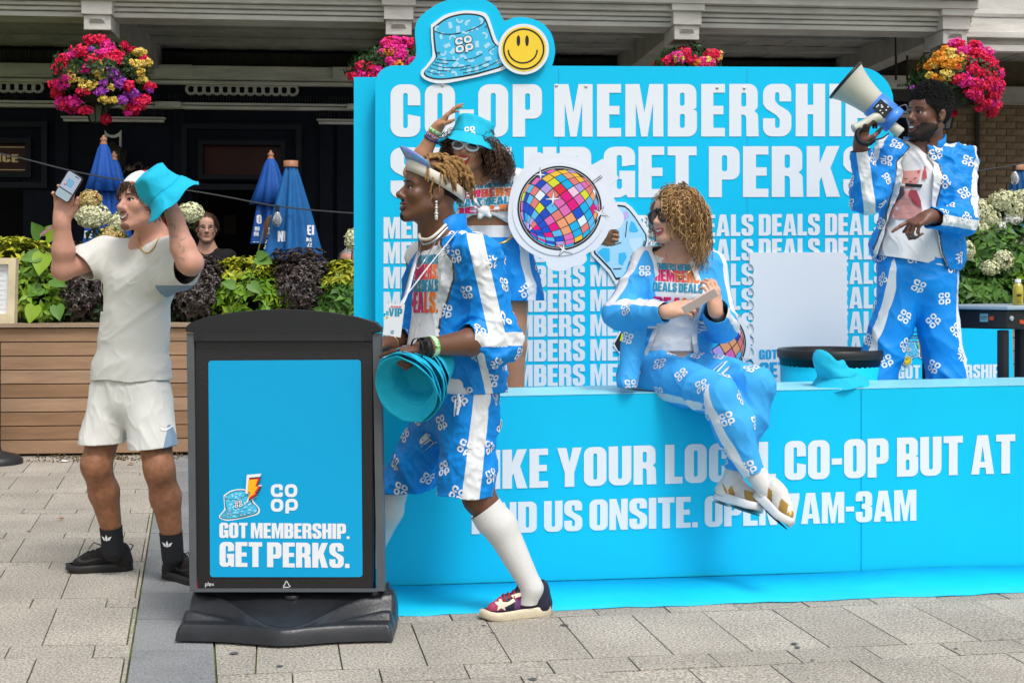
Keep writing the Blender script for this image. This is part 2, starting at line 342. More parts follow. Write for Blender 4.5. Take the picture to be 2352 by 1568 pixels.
class Tri:
    """triangle mesh with per-triangle material, cut along scalar fields"""
    def __init__(s, V, Q):
        s.V = np.asarray(V, float); Q = np.asarray(Q); s.T = Q if Q.shape[1] == 3 else np.concatenate([Q[:, [0, 1, 2]], Q[:, [0, 2, 3]]]); s.M = np.zeros(len(s.T), int)
    def normals(s):
        fn = np.cross(s.V[s.T[:, 1]]-s.V[s.T[:, 0]], s.V[s.T[:, 2]]-s.V[s.T[:, 0]]); N = np.zeros_like(s.V)
        for i in range(3): np.add.at(N, s.T[:, i], fn)
        return nrm(N)
    def smooth(s, it=2, lam=.5):
        e = np.concatenate([s.T[:, [0, 1]], s.T[:, [1, 2]], s.T[:, [2, 0]]]); e = np.concatenate([e, e[:, ::-1]])
        cnt = np.bincount(e[:, 0], minlength=len(s.V))[:, None]
        for _ in range(it):
            acc = np.stack([np.bincount(e[:, 0], weights=s.V[e[:, 1], j], minlength=len(s.V)) for j in range(3)], 1); s.V = s.V+lam*(acc/np.maximum(cnt, 1)-s.V)
        return s
    def disp(s, amt): s.V = s.V+s.normals()*np.asarray(amt)[:, None]; return s
    def cut(s, fn):
        """split along fn(V)=0, return per-triangle side (True where fn>0)"""
        f = np.asarray(fn(s.V), float); f = np.where(np.abs(f) < 1e-7, 1e-7, f); sg = f[s.T] > 0; n = sg.sum(1); mixd = (n == 1) | (n == 2)
        T0, M0, side0 = s.T[~mixd], s.M[~mixd], n[~mixd] == 3; T, sm, Mm = s.T[mixd], sg[mixd], s.M[mixd]
        if not len(T): return n == 3
        lone = np.where(sm.sum(1) == 1, sm.argmax(1), (~sm).argmax(1)); r = np.arange(len(T))
        i, j, k = T[r, lone], T[r, (lone+1) % 3], T[r, (lone+2) % 3]; ls = sm[r, lone]
        key = np.concatenate([np.stack([np.minimum(i, j), np.maximum(i, j)], 1), np.stack([np.minimum(i, k), np.maximum(i, k)], 1)])
        u, inv = np.unique(key, axis=0, return_inverse=True); inv = inv.ravel()
        t = f[u[:, 0]]/(f[u[:, 0]]-f[u[:, 1]]); NV = s.V[u[:, 0]]+(s.V[u[:, 1]]-s.V[u[:, 0]])*t[:, None]
        p = len(s.V)+inv[:len(T)]; q = len(s.V)+inv[len(T):]; s.V = np.concatenate([s.V, NV])
        s.T = np.concatenate([T0, np.stack([i, p, q], 1), np.stack([p, j, k], 1), np.stack([p, k, q], 1)])
        s.M = np.concatenate([M0, Mm, Mm, Mm]); return np.concatenate([side0, ls, ~ls, ~ls])
    def keep(s, fn): m = s.cut(fn); s.T, s.M = s.T[m], s.M[m]; return s.clean()
    def paint(s, fn, mi, only=None):
        m = s.cut(fn)
        if only is not None: m = m & np.isin(s.M, only)
        s.M[m] = mi; return s
    def clean(s):
        u, inv = np.unique(s.T, return_inverse=True); s.V = s.V[u]; s.T = inv.reshape(-1, 3); return s
    def bvh(s): return BVHTree.FromPolygons([tuple(v) for v in s.V.tolist()], s.T.tolist())
    def obj(s, name, mats, parent=None, label=None): s.clean(); return mk(name, s.V, s.T, mats, s.M, parent, True, None, label)
def wrap_print(bvh, shapes, O, X, Y, maxe=.014, lift=.003, reach=.12):
    """flat print laid onto a garment: shapes in units of |X|,|Y|, thrown along -X x Y"""
    D = -nrm(np.cross(X, Y)); V2, T = [], []
    for o, hs_ in shapes:
        lp = [[Vector((p[0], p[1], 0)) for p in l] for l in [o]+list(hs_)]; n = len(V2); V2 += [(v.x, v.y) for l in lp for v in l]; T += [tuple(i+n for i in t) for t in tessellate_polygon(lp)]
    V2 = np.array(V2); T = np.array(T); sx, sy = np.linalg.norm(X), np.linalg.norm(Y)
    for _ in range(5):
        e = np.concatenate([T[:, [0, 1]], T[:, [1, 2]], T[:, [2, 0]]]); L = np.hypot((V2[e[:, 0], 0]-V2[e[:, 1], 0])*sx, (V2[e[:, 0], 1]-V2[e[:, 1], 1])*sy).reshape(3, -1)
        big = L.max(0) > maxe
        if not big.any(): break
        ml = L.argmax(0); r = np.arange(len(T)); i, j, k = T[r, ml], T[r, (ml+1) % 3], T[r, (ml+2) % 3]
        key = np.stack([np.minimum(i, j), np.maximum(i, j)], 1)[big]; u, inv = np.unique(key, axis=0, return_inverse=True); m = len(V2)+inv.ravel()
        V2 = np.concatenate([V2, (V2[u[:, 0]]+V2[u[:, 1]])/2]); T = np.concatenate([T[~big], np.stack([i[big], m, k[big]], 1), np.stack([m, j[big], k[big]], 1)])
    P = np.array(O)+V2[:, :1]*np.array(X)+V2[:, 1:]*np.array(Y)-D*reach*.5; out = np.zeros((len(P), 3)); ok = np.zeros(len(P), bool); d = Vector(D)
    for i, p in enumerate(P):
        loc, nn, _, _ = bvh.ray_cast(Vector(p), d, reach)
        if loc is not None:
            q = Vector(nn) if nn.dot(d) < 0 else -Vector(nn); out[i] = loc+q*lift; ok[i] = True
    T = T[ok[T].all(1)]; return out, T
class Prints:
    def __init__(s): s.V, s.T, s.M, s.n = [], [], [], 0
    def add(s, VT, mi=0):
        V, T = VT
        if len(T):
            u, inv = np.unique(T, return_inverse=True); s.V.append(V[u]); s.T.append(inv.reshape(-1, 3)+s.n); s.M.append(np.full(len(T), mi)); s.n += len(u)
    def obj(s, name, mats, parent): return mk(name, np.concatenate(s.V), np.concatenate(s.T), mats, np.concatenate(s.M), parent, True, 'stuff') if s.V else None
def strands(name, P, m, r, parent=None, sides=3, kind=None, label=None):
    """P (N,S,3) centre lines, r (N,S) or (S,) radii -> one mesh of thin tubes"""
    N, S, _ = P.shape; r = np.broadcast_to(r, (N, S)); T = nrm(np.gradient(P, axis=1)); ref = nrm(RNG.normal(size=(N, 1, 3)))
    u = nrm(np.cross(T, ref)); w = np.cross(T, u); V = np.stack([P+r[..., None]*(math.cos(2*math.pi*k/sides)*u+math.sin(2*math.pi*k/sides)*w) for k in range(sides)], 2)
    b = (np.arange(N)*S*sides)[:, None, None]; i = (np.arange(S-1)*sides)[None, :, None]; k = np.arange(sides)[None, None, :]; k2 = (k+1) % sides
    Q = np.stack([b+i+k, b+i+k2, b+i+sides+k2, b+i+sides+k], -1).reshape(-1, 4); return mk(name, V.reshape(-1, 3), Q, m, None, parent, True, kind, label)
def leaf_mesh(P, D, Nn, L, W, fold=.25, curl=.15):
    """leaves: base P, direction D, face normal Nn, length L, width W -> V, T"""
    D = nrm(D); S = nrm(np.cross(D, Nn)); U = np.cross(S, D); n = len(P); L = np.broadcast_to(L, (n,))[:, None]; W = np.broadcast_to(W, (n,))[:, None]
    mid = P+D*L*.45; V = np.stack([P, mid+S*W*.5+U*W*fold, P+D*L-U*L*curl, mid-S*W*.5+U*W*fold, mid], 1).reshape(-1, 3)
    b = (np.arange(n)*5)[:, None]; T = np.concatenate([b+np.array([0, 1, 4]), b+np.array([1, 2, 4]), b+np.array([2, 3, 4]), b+np.array([3, 0, 4])])
    return V, T
def rdir(n, up=0): v = RNG.normal(size=(n, 3)); v[:, 2] += up; return nrm(v)
# ------------------------------------------------------------------ shared materials
CY = lin('#1fb5e6')
M_cyan = mat('cyan_vinyl', (.006, .545, .84), .5, spec=.14, var=.035, vscale=1.3, bump=.05, bscale=5)
M_cyan_t = mat('cyan_vinyl_top', (.022, .47, .83), .42, spec=.3)
M_white = mat('white_vinyl', (.80, .82, .85), .45, spec=.3)
M_black = mat('black_print', (.012, .013, .016), .5)
M_slab = mat('granite_slab', (.145, .130, .108), .9, bump=.5, bscale=160, vscale=105, col2=(.69, .625, .53), mix=(.34, .66), detail=6, slab_var=.09)
M_slab2 = mat('grey_granite', (.13, .135, .14), .85, bump=.3, bscale=200, vscale=120, col2=(.36, .365, .365), mix=(.3, .7), detail=6, slab_var=.06)
M_joint = mat('mossy_joint', (.075, .062, .045), .95, vscale=5, col2=(.13, .19, .025), mix=(.42, .58), detail=6)
# ------------------------------------------------------------------ ground and paving
mb = MB(); mb.add([(-90, -60, -.012), (90, -60, -.012), (90, 120, -.012), (-90, 120, -.012)], [(0, 1, 2, 3)])
pav = mb.build('pavement', M_joint); tag(pav, kind='structure')
def slab_field(P0, e1, e2, rows, i0, i1, lenf, wid, inside, offs):
    """rows of slabs along e1, stacked along e2"""
    e1, e2 = nrm(A(*e1)), nrm(A(*e2)); t = 0; mats_ = [M_slab]
    for ri, dp in rows:
        for i in range(i0, i1):
            a = P0+e1*(i*wid+offs(ri))+e2*t; g = .0028; z0, z1 = -.05, RNG.normal(0, .0012)
            q = [a+e1*g+e2*g, a+e1*(wid-g)+e2*g, a+e1*(wid-g)+e2*(dp-g), a+e1*g+e2*(dp-g)]
            c = sum(q)/4
            q = inside(c, q)
            if q is None: continue
            m_ = MB(); nq = len(q); m_.add([A(p[0], p[1], z0) for p in q]+[A(p[0], p[1], z1+RNG.normal(0, .0008)) for p in q], [tuple(range(nq, 2*nq))]+[(i, (i+1) % nq, nq+(i+1) % nq, nq+i) for i in range(nq)]); m_.build('paving_slab', M_slab, pav)
        t += dp
def rows_(n, first=0): return [(k, .60 if (k+first) % 2 == 0 else .17) for k in range(n)]
sv = A(-.226, 1, 0)                                     # the grey strip runs back and to the left
def strip_x(y, right): return (-.951 if right else -1.241)+(y-4.577)*-.226
def clip_line(q, f):
    out = []
    for i in range(len(q)):
        a, b = q[i], q[(i+1) % len(q)]; fa, fb = f(a), f(b)
        if fa > 0: out.append(a)
        if (fa > 0) != (fb > 0): out.append(a+(b-a)*fa/(fa-fb))
    return out if len(out) > 2 else None
def in_left(c, q): return clip_line(q, lambda p: strip_x(p[1], 0)-.005-p[0]) if -2.7-.42*(c[1]-5) < c[0] and c[1] < 10.65 else None
slab_field(A(strip_x(4.2, 0)-.004, 4.13, 0), (1, .015, 0), sv, rows_(18, 1), -10, 1, None, .30, in_left, lambda r: 0 if r % 2 else -.11)
e1r = A(math.cos(math.radians(9.5)), math.sin(math.radians(9.5)), 0); e2r = A(-e1r[1], e1r[0], 0)
def in_right(c, q): return clip_line(q, lambda p: p[0]-strip_x(p[1], 1)-.005) if c[0] < 2.7 and c[1] < 6.6 else None
P0r = at(1285+444, 1494.6, 4.97); P0r = A(P0r[0], P0r[1], 0)-e2r*.77-e1r*0
slab_field(P0r, e1r, e2r, [(0, .60), (1, .17), (2, .60), (3, .17), (4, .6)], -16, 10, None, .285, in_right, lambda r: [0, .12, 0, .16, .05][r % 5])
for k in range(14):                                      # long grey slabs of the strip
    y0 = 4.05+k*.46; m_ = MB(); g = .003
    q = [A(strip_x(y0+g, 0)+g, y0+g, 0), A(strip_x(y0+g, 1)-g, y0+g, 0), A(strip_x(y0+.46-g, 1)-g, y0+.46-g, 0), A(strip_x(y0+.46-g, 0)+g, y0+.46-g, 0)]
    if y0 > 10.3: break
    m_.box8([A(p[0], p[1], -.05) for p in q]+[A(p[0], p[1], .001+RNG.normal(0, .0008)) for p in q]); m_.build('strip_slab', M_slab2, pav)
b_ = MB(); b_.add([(strip_x(6.2, 1)+.06, 6.2, -.007), (30, 6.4, -.007), (30, 25, -.007), (strip_x(6.2, 1)-4, 25, -.007)], [(0, 1, 2, 3)]); b_.build('paving_beyond', mat('far_paving', (.36, .345, .32), .9, var=.2, vscale=30), pav)
b_ = MB()
for k in range(46):
    x_, y_ = RNG.uniform(-2.6, 2.4), RNG.uniform(4.4, 8.6); r_ = RNG.uniform(.006, .017)
    if x_ > -.6 and y_ > 5.4: continue
    b_.poly([(x_+r_*math.cos(a)*RNG.uniform(.7, 1.3), y_+r_*math.sin(a)*RNG.uniform(.7, 1.2), .0042) for a in np.linspace(0, 6.28, 10)[:-1]])
b_.build('gum_spots', mat('old_gum', (.10, .10, .105), .8), pav, kind='stuff')
# moss tufts and fallen leaves in the joints by the planter
n = 900; bx = RNG.uniform(-3.6, -.9, n); tt = []
for k in range(60):
    c = A(RNG.uniform(-3.4, -1.0), RNG.uniform(10.1, 10.5), 0); m = 22; tt.append(c+np.c_[RNG.normal(0, .07, (m, 1)), RNG.normal(0, .035, (m, 1)), RNG.uniform(0, .012, (m, 1))])
P = np.concatenate(tt); V, T = leaf_mesh(P, rdir(len(P), .1), rdir(len(P), 1), RNG.uniform(.012, .03, len(P)), .012)
o = mk('leaf_litter', V, T, mat('litter', (.1, .06, .03), .9, island=[(.09, .05, .02), (.2, .11, .05), (.05, .035, .02), (.12, .13, .03)])); tag(o, kind='stuff')
def scrap(p, s, m, name, label, cat):
    th = np.linspace(0, 6.283, 9)[:-1]; pts = [A(p[0]+s*math.cos(a)*RNG.uniform(.6, 1.2), p[1]+s*.8*math.sin(a)*RNG.uniform(.6, 1.2), .004+RNG.uniform(0, .012)) for a in th]
    b_ = MB(); b_.add(pts+[A(p[0], p[1], .018)], [(i, (i+1) % 8, 8) for i in range(8)]); tag(b_.build(name, m), label, cat)
for v_, s, nm, lb in [((145, 1061), .035, 'paper_scrap', 'crumpled white paper scrap on paving near the round black stand base'), ((300, 1068), .03, 'dry_leaf', 'dry brown leaf on paving below the planter boards'), ((140, 1195), .02, 'dry_leaf', 'small orange dry leaf alone on the left paving slabs')]:
    d = F*CZ/(v_[1]-HY); scrap(at(v_[0], v_[1], d), s, mat('paper', (.7, .7, .68), .8) if 'paper' in nm else mat('dryleaf', (.25, .11, .03), .8), nm, lb, 'litter' if 'paper' in nm else 'leaf')
# ------------------------------------------------------------------ building with the canopy
YB = math.radians(5.6); ub = A(math.cos(YB), math.sin(YB), 0); nb = A(math.sin(YB), -math.cos(YB), 0)
BO = A(0, 10.76, 0)
def bpl(t): return Plane(BO-nb*t, ub)
WT = 4.4; PW = bpl(WT); TF = 1.55; PF = bpl(TF)          # wall and canopy-front planes
bld = thing('canopied_building', 'dark navy painted building front under a long white timber canopy', 'building', BO-nb*WT)
M_navy = mat('navy_paint', (.005, .0065, .015), .75, spec=.2, var=.35, vscale=3, bump=.05, bscale=25)
M_grey = mat('old_white_paint', (.60, .57, .53), .6, var=.16, vscale=2.5, bump=.25, bscale=22, stretch=(1, 1, 5))
M_cor = mat('dirty_cornice', (.62, .59, .56), .65, var=.22, vscale=3, bump=.3, bscale=25, stretch=(.6, 1, 4))
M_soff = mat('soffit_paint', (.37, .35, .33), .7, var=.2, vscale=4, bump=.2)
M_spike = mat('spike_strip', (.035, .028, .024), .8, var=.3, vscale=40)
M_inside = mat('dark_interior', (.006, .006, .008), .8)
M_glass = mat('window_glass', (.012, .010, .010), .06, spec=.6)
M_brick = mat('tan_brick', (.19, .135, .082), .85, var=.3, vscale=9, bump=.4, bscale=60)
M_mortar = mat('mortar', (.16, .125, .085), .95, var=.2, vscale=12)
def vz(py, t): return CZ+(HY-py)*(BO[1]+t)/F             # height of a photo row near the middle column
s0, s1 = -7.5, 12.5; sR = PW.px(2085, 400)[0]            # navy part ends and the tan brick part starts
# wall with real openings: build as panels around the door and windows
wA = [PW.px(467, 0)[0], PW.px(645, 0)[0]]; zA = [PW.px(555, 402)[1], PW.px(555, 334)[1]]
wB = [PW.px(-260, 0)[0], PW.px(62, 0)[0]]; zB = [PW.px(30, 397)[1], PW.px(30, 329)[1]]
dr = [PW.px(440, 0)[0], PW.px(655, 0)[0]]; dz = PW.px(555, 416)[1]; drB = [PW.px(-260, 0)[0], PW.px(53, 0)[0]]; dzB = PW.px(20, 414)[1]
ztop = 4.3
mbw = MB()
def wpan(u0, z0, u1, z1): PW.box(mbw, u0, z0, u1, z1, -.25, 0)
wpan(s0, 0, wB[0], ztop); wpan(wB[0], zB[1], wB[1], ztop); wpan(wB[0], dzB, wB[1], zB[0]); wpan(drB[1], 0, wB[1], dzB) if drB[1] < wB[1] else None
wpan(wB[1], 0, dr[0], ztop); wpan(dr[0], dz, wA[0], ztop); wpan(wA[0], zA[1], wA[1], ztop); wpan(wA[0], dz, wA[1], zA[0]); wpan(wA[1], dz, dr[1], ztop); wpan(dr[1], 0, sR, ztop)
mbw.build('wall', M_navy, bld)
mbw = MB(); PW.box(mbw, -9, 0, sR-.01, .02, -3.2, -.26); PW.box(mbw, s0, 0, sR-.01, ztop, -3.3, -3.2); PW.box(mbw, s0, ztop-.8, sR-.01, ztop-.7, -3.2, -.26); mbw.build('interior', M_inside, bld)
# pilasters, recessed panels and window frames
mbp = MB()
for x0, x1 in [(130, 160), (400, 425), (735, 765), (775, 815)]: PW.box(mbp, PW.px(x0, 0)[0], 0, PW.px(x1, 0)[0], PW.px(600, 252)[1], .002, .06)
mbp.build('pilaster', M_navy, bld)
def frame(name, u, z, w, dpt, m, par=bld):
    b_ = MB(); PW.box(b_, u[0]-w, z[0]-w, u[0], z[1]+w, .002, dpt); PW.box(b_, u[1], z[0]-w, u[1]+w, z[1]+w, .002, dpt); PW.box(b_, u[0], z[1], u[1], z[1]+w, .002, dpt); PW.box(b_, u[0], z[0]-w, u[1], z[0], .002, dpt)
    return b_.build(name, m, par)
M_navy2 = mat('navy_frame', (.0045, .006, .013), .5, spec=.2, bump=.03)
for u, z in ((wA, zA), (wB, zB)):
    f_ = frame('window', u, z, .05, .05, M_navy2); frame('outer_frame', [u[0]-.16, u[1]+.16], [z[0]-.1, z[1]+.16], .06, .08, M_navy2, f_)
    b_ = MB(); PW.box(b_, u[0], z[0], u[1], z[1], -.09, -.07); b_.build('pane', mat('brown_pane', (.052, .015, .009), .3, spec=.12, var=.3, vscale=1.5), f_)
# reflected-looking gold lettering and rules on the left pane: real gold leaf on the glass
b_ = MB(); PG = PW.shift(-.066); text_px(b_, PG, 'NCE', -16, 372, 42, 373, 18, .004, gap=.09)
M_gold = mat('gold_leaf', (.95, .70, .34), .5)
o = b_.build('gold_lettering', M_gold, bld)
b_ = MB()
for y in (338, 390): PG.box(b_, PG.px(-200, 0)[0], PG.px(0, y+1)[1], PG.px(57, 0)[0], PG.px(0, y-1)[1], .001, .004)
b_.build('gold_rule', M_gold, bld)
# door leaf standing open, poster on the inner wall, brass handle
b_ = MB(); PW.box(b_, dr[0], 0, dr[0]+.035, dz, -.9, -.27); b_.build('door_leaf', M_navy2, bld); b_ = MB(); PW.box(b_, PW.px(48, 0)[0], 0, PW.px(61, 0)[0], dzB, -.9, -.27); b_.build('door_leaf', M_navy2, bld)
b_ = MB(); P3 = bpl(WT+3.15); poly_px(b_, P3, [(515, 494), (543, 494), (543, 538), (515, 538)], .02); b_.build('poster', mat('dim_poster', (.09, .06, .05), .7), bld)
b_ = MB(); b_.tube([PW.pw(49, 416, -.2), PW.pw(49, 446, -.2)], .015, 6); b_.build('door_handle', M_gold, bld)
# cornices, frieze bands and spike strips: long mouldings with steps
def strip(name, x0, x1, y0, y1, o0, o1, m):
    b_ = MB(); u0 = PW.px(x0, 0)[0]; u1 = PW.px(x1, 0)[0]; z0, z1 = PW.px(400, y1)[1], PW.px(400, y0)[1]; PW.box(b_, u0, z0, u1, z1, o0, o1); return bevel(b_.build(name, m, bld), .008)
strip('cornice', -900, 2080, 156, 186, .002, .20, M_cor); strip('cornice', -900, 2080, 188, 196, .002, .12, M_cor)
for x0, x1 in ((362, 448), (765, 850), (1240, 1330)): strip('cornice_step', x0, x1, 157, 185, .201, .27, M_cor)
strip('moulding', -900, 2080, 238, 243, .002, .13, M_cor); strip('moulding', -900, 2080, 244.5, 252, .002, .09, M_cor)
for x0, x1 in ((362, 420), (797, 850)): strip('moulding_step', x0, x1, 238, 251, .131, .18, M_cor)
for x0, x1 in ((146, 384), (728, 900)): strip('short_moulding', x0, x1, 273, 277, .062, .16, M_cor); strip('short_moulding', x0+4, x1-4, 278, 284, .062, .12, M_cor)
strip('ledge', -900, 2080, 120, 154, .002, .03, M_spike)
b_ = MB()
def spikes(x0, x1, y, o0, h):
    n = int((x1-x0)/3.3); z = PW.px(400, y)[1]
    for k in range(n):
        u = PW.px(x0+(x1-x0)*k/n, 0)[0]
        if k % 2: continue
        p = PW.w(u, z, o0); q = PW.w(u+RNG.normal(0, .004), z+h, o0+RNG.uniform(-.03, .06)); w_ = ub*.0022; b_.add([p-w_, p+w_, q+w_, q-w_], [(0, 1, 2, 3)])
for a_ in [(0, 860, 155, .1, .13), (0, 860, 237, .1, .075), (146, 384, 272, .12, .075), (728, 815, 272, .12, .075), (1280, 2050, 155, .1, .13)]: spikes(*a_)
b_.build('bird_spikes', mat('wire', (.06, .06, .065), .4, metal=.6), bld, kind='stuff')
# rings of the frieze: each a part
ring0 = None
def ring(px):
    global ring0
    u, v = PW.px(px, 206+(px-440)*.012)
    if ring0 is None:
        R, r = 13.4/F*(BO[1]+WT), 7.4/F*(BO[1]+WT); V = []; n = 28
        for rad, of in ((R, 0), (R, .03), (r, .03), (r, 0)):
            V += [ub*rad*math.cos(2*math.pi*k/n)+A(0, 0, 1)*rad*math.sin(2*math.pi*k/n)+nb*of for k in range(n)]
        ring0 = mk('frieze_ring', V, [(j*n+k, j*n+(k+1) % n, (j+1)*n+(k+1) % n, (j+1)*n+k) for j in range(3) for k in range(n)], M_cor); ring0.parent = bld; o_ = ring0
    else: o_ = ring0.copy(); COL.objects.link(o_); o_.parent = bld
    p = PW.w(u, v, .004+.0008*(len([1 for c in bld.children if c.name.startswith('frieze_ring')]) % 3))-np.array(bld.location); o_.location = p
for k in range(13): ring(440+19.4*k)
for k in range(6): ring(88-19.4*k)
# canopy: front beam of stepped mouldings, corbels, soffit planks, cross beams
PFs = PF
def fstrip(name, y0, y1, o0, o1, m, x0=-1500, x1=2225):
    b_ = MB(); u0, u1 = PFs.px(x0, 0)[0], PFs.px(x1, 0)[0]; z0, z1 = PFs.px(400, y1)[1], PFs.px(400, y0)[1]; PFs.box(b_, u0, z0, u1, z1, o0, o1); return bevel(b_.build(name, m, bld), .006)
for nm, y0, y1, o1 in [('fascia_board', 32, 44, .02), ('fascia_board', 22, 31, .05), ('fascia_board', 12, 21, .085), ('fascia_moulding', -2, 11, .14), ('fascia_moulding', -22, -3, .22), ('fascia_moulding', -60, -23, .30)]:
    fstrip(nm, y0, y1, -.30, o1, M_grey)
fstrip('rear_fascia', -140, 76, -.36, -.31, M_grey, 2226, 3400); fstrip('rear_fascia', 60, 76, -.31, -.26, M_grey, 2226, 3400); fstrip('rear_fascia', 28, 44, -.31, -.22, M_grey, 2226, 3400)
zs = PF.px(400, 40)[1]
b_ = MB()
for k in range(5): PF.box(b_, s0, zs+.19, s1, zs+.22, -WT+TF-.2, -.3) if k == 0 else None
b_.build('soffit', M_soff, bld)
b_ = MB(); np_ = 60
for k in range(np_):                                     # tongue-and-groove boards across the soffit: each proud by a little
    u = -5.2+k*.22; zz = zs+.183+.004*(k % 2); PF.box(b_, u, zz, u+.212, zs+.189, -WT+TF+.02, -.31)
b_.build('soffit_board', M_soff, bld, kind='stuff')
corb_x = [230, 915, 1570, 2180]; lights = []
for i, x in enumerate(corb_x):
    u = PF.px(x, 50)[0]; b_ = MB()
    PF.box(b_, u-.125, zs-.015, u+.125, zs+.18, .021, .16); PF.box(b_, u-.145, zs+.10, u+.145, zs+.19, .022, .20); PF.box(b_, u-.11, zs-.14, u+.11, zs-.016, -.30, .13)
    o = bevel(b_.build('corbel', M_grey, bld), .006)
    b_ = MB(); b_.add([PF.w(u-.065, zs-.085, .131), PF.w(u+.065, zs-.085, .131), PF.w(u+.045, zs-.05, .16), PF.w(u-.045, zs-.05, .16), PF.w(u-.065, zs-.04, .131), PF.w(u+.065, zs-.04, .131)], [(0, 1, 2, 3), (3, 2, 5, 4), (1, 5, 2), (0, 3, 4)]); b_.build('corbel_block', M_grey, o)
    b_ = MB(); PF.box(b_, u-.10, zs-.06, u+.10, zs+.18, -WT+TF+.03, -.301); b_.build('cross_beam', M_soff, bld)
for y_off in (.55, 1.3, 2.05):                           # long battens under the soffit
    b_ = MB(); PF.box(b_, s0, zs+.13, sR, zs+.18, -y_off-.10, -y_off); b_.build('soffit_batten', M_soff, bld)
# columns carrying the canopy out of sight behind the display
# tan brick wall at the right, every brick a part
PB = PW
b_ = MB(); PB.box(b_, sR, 0, s1, ztop, -.25, -.012); b_.build('mortar_wall', M_mortar, bld)
br = None; bw, bh = .225, .075
zt0 = PB.px(2200, 560)[1]; zt1 = PB.px(2200, 245)[1]; uR = PB.px(2420, 400)[0]
for r_ in range(int((zt1-zt0)/bh)):
    for c_ in range(int((uR-sR)/bw)+1):
        u = sR+.005+c_*bw+(bw/2 if r_ % 2 else 0)
        if br is None:
            m_ = MB(); m_.box8([ub*a+nb*o_+A(0, 0, z) for z in (0, bh-.010) for a, o_ in ((0, 0), (bw-.01, 0), (bw-.01, -.05), (0, -.05))]); br = m_.build('brick', M_brick, None); o_ = br
        else: o_ = bpy.data.objects.new('brick', br.data); COL.objects.link(o_)
        o_.parent = bld; o_.location = PB.w(u, zt0+r_*bh, .0+RNG.uniform(-.004, .004))-np.array(bld.location)
b_ = MB(); P2 = PW.shift(.3)
PW.box(b_, sR, PW.px(2200, 240)[1], s1, PW.px(2200, 205)[1], .002, .25); b_.build('brown_beam', M_soff, bld)
b_ = MB(); b_.tube([PW.pw(2240, 560, .05), PW.pw(2240, 245, .05)], .03, 8); b_.build('downpipe', M_spike, bld)
# hanging arm with a dark board and brackets near the right corbel
sg = thing('hanging_sign', 'dark wooden board hung under the canopy beside the display corner', 'sign', bpl(2.6).pw(2085, 190))
b_ = MB(); Q = bpl(2.6); Q.box(b_, Q.px(2046, 0)[0], Q.px(0, 207)[1], Q.px(2088, 0)[0], Q.px(0, 180)[1], 0, .04); b_.build('board', M_spike, sg)
b_ = MB(); text_px(b_, Q, 'GGAGE', 2056, 202, 2082, 200, 7, .045); b_.build('lettering', mat('faded', (.08, .075, .07), .8), sg)
b_ = MB()
for x in (2056, 2082): b_.tube([Q.pw(x, 185, .02), Q.pw(x, 150, .02), A(*Q.pw(x, 130, .02)[:2], zs+.14)], .012, 6)
b_.build('hanger', M_spike, sg)
# wall bracket frame with a coach lamp on the left pilaster
wl = thing('wall_lamp', 'old coach lamp in a pale shaped wall frame behind the closed blue parasols', 'lamp', PW.pw(286, 400))
b_ = MB(); fr = [(266, 330), (266, 342), (276, 340), (286, 343), (296, 341), (307, 330), (307, 470), (302, 470), (302, 345), (296, 349), (286, 351), (276, 349), (271, 345), (271, 470), (266, 470)]
fr = [(x*.919, y*.919) for x, y in [(266, 470), (266, 328), (272, 336), (280, 340), (290, 340), (299, 336), (307, 328), (307, 470), (302, 470), (302, 343), (292, 347), (282, 347), (271, 343), (271, 470)]]
b_.prism(PW, [PW.px(*p) for p in fr], .061, .10); b_.build('wall_frame', M_cor, wl)
def lantern(th, top, w, h, dark=M_spike, gl=None):
    """square tapered lantern: top = point under the cap"""
    gl = gl or mat('lantern_glass', (.22, .23, .23), .15, spec=.5)
    b_ = MB(); R = lambda r, z: [top+A(dx*r, dy*r, z) for dx, dy in ((-1, -1), (1, -1), (1, 1), (-1, 1))]
    b_.add(R(.10*w, .20*h)+R(.32*w, .10*h)+R(.52*w, 0)+R(.52*w, -.04*h), [(i+k, i+(k+1) % 4, i+4+(k+1) % 4, i+4+k) for i in (0, 4, 8) for k in range(4)]+[(0, 1, 2, 3), (15, 14, 13, 12)]); b_.build('lamp_cap', dark, th)
    b_ = MB(); a, c = R(.45*w, -.045*h), R(.29*w, -.98*h); b_.add(a+c, [(k, (k+1) % 4, 4+(k+1) % 4, 4+k) for k in range(4)]); b_.build('lamp_glass', gl, th)
    b_ = MB(); a, c = R(.462*w, -.045*h), R(.302*w, -.98*h)
    for k in range(4): b_.tube([a[k], c[k]], .012*w/.2, 5); m1 = (a[k]+a[(k+1) % 4])/2; m2 = (c[k]+c[(k+1) % 4])/2; b_.tube([m1, m2], .006*w/.2, 5)
    b_.add(R(.31*w, -.985*h)+R(.31*w, -1.02*h), [(k, (k+1) % 4, 4+(k+1) % 4, 4+k) for k in range(4)]+[(7, 6, 5, 4)]); b_.build('lamp_bars', dark, th)
lantern(wl, PW.pw(266, 350, .22), .24, .38, gl=mat('dim_glass', (.05, .05, .05), .2))
b_ = MB(); b_.tube([PW.pw(266, 334, .22), PW.pw(266, 330, .06)], .015, 6); b_.build('bracket', M_spike, wl)
# hanging lanterns on rods
def hang_lantern(px, py, t, w, h, label):
    Q = bpl(t); p = Q.pw(px, py); th = thing('hanging_lantern', label, 'lantern', p); lantern(th, p, w, h)
    b_ = MB(); b_.tube([p+A(0, 0, .18*h), A(p[0], p[1], zs-.05)], .010, 6); b_.build('rod', M_spike, th)
hang_lantern(223, 240, 1.75, .16, .155, 'black glass lantern hanging below the left flower basket')
hang_lantern(2168, 258, 1.75, .16, .155, 'black glass lantern half hidden behind the head of the man with the megaphone')
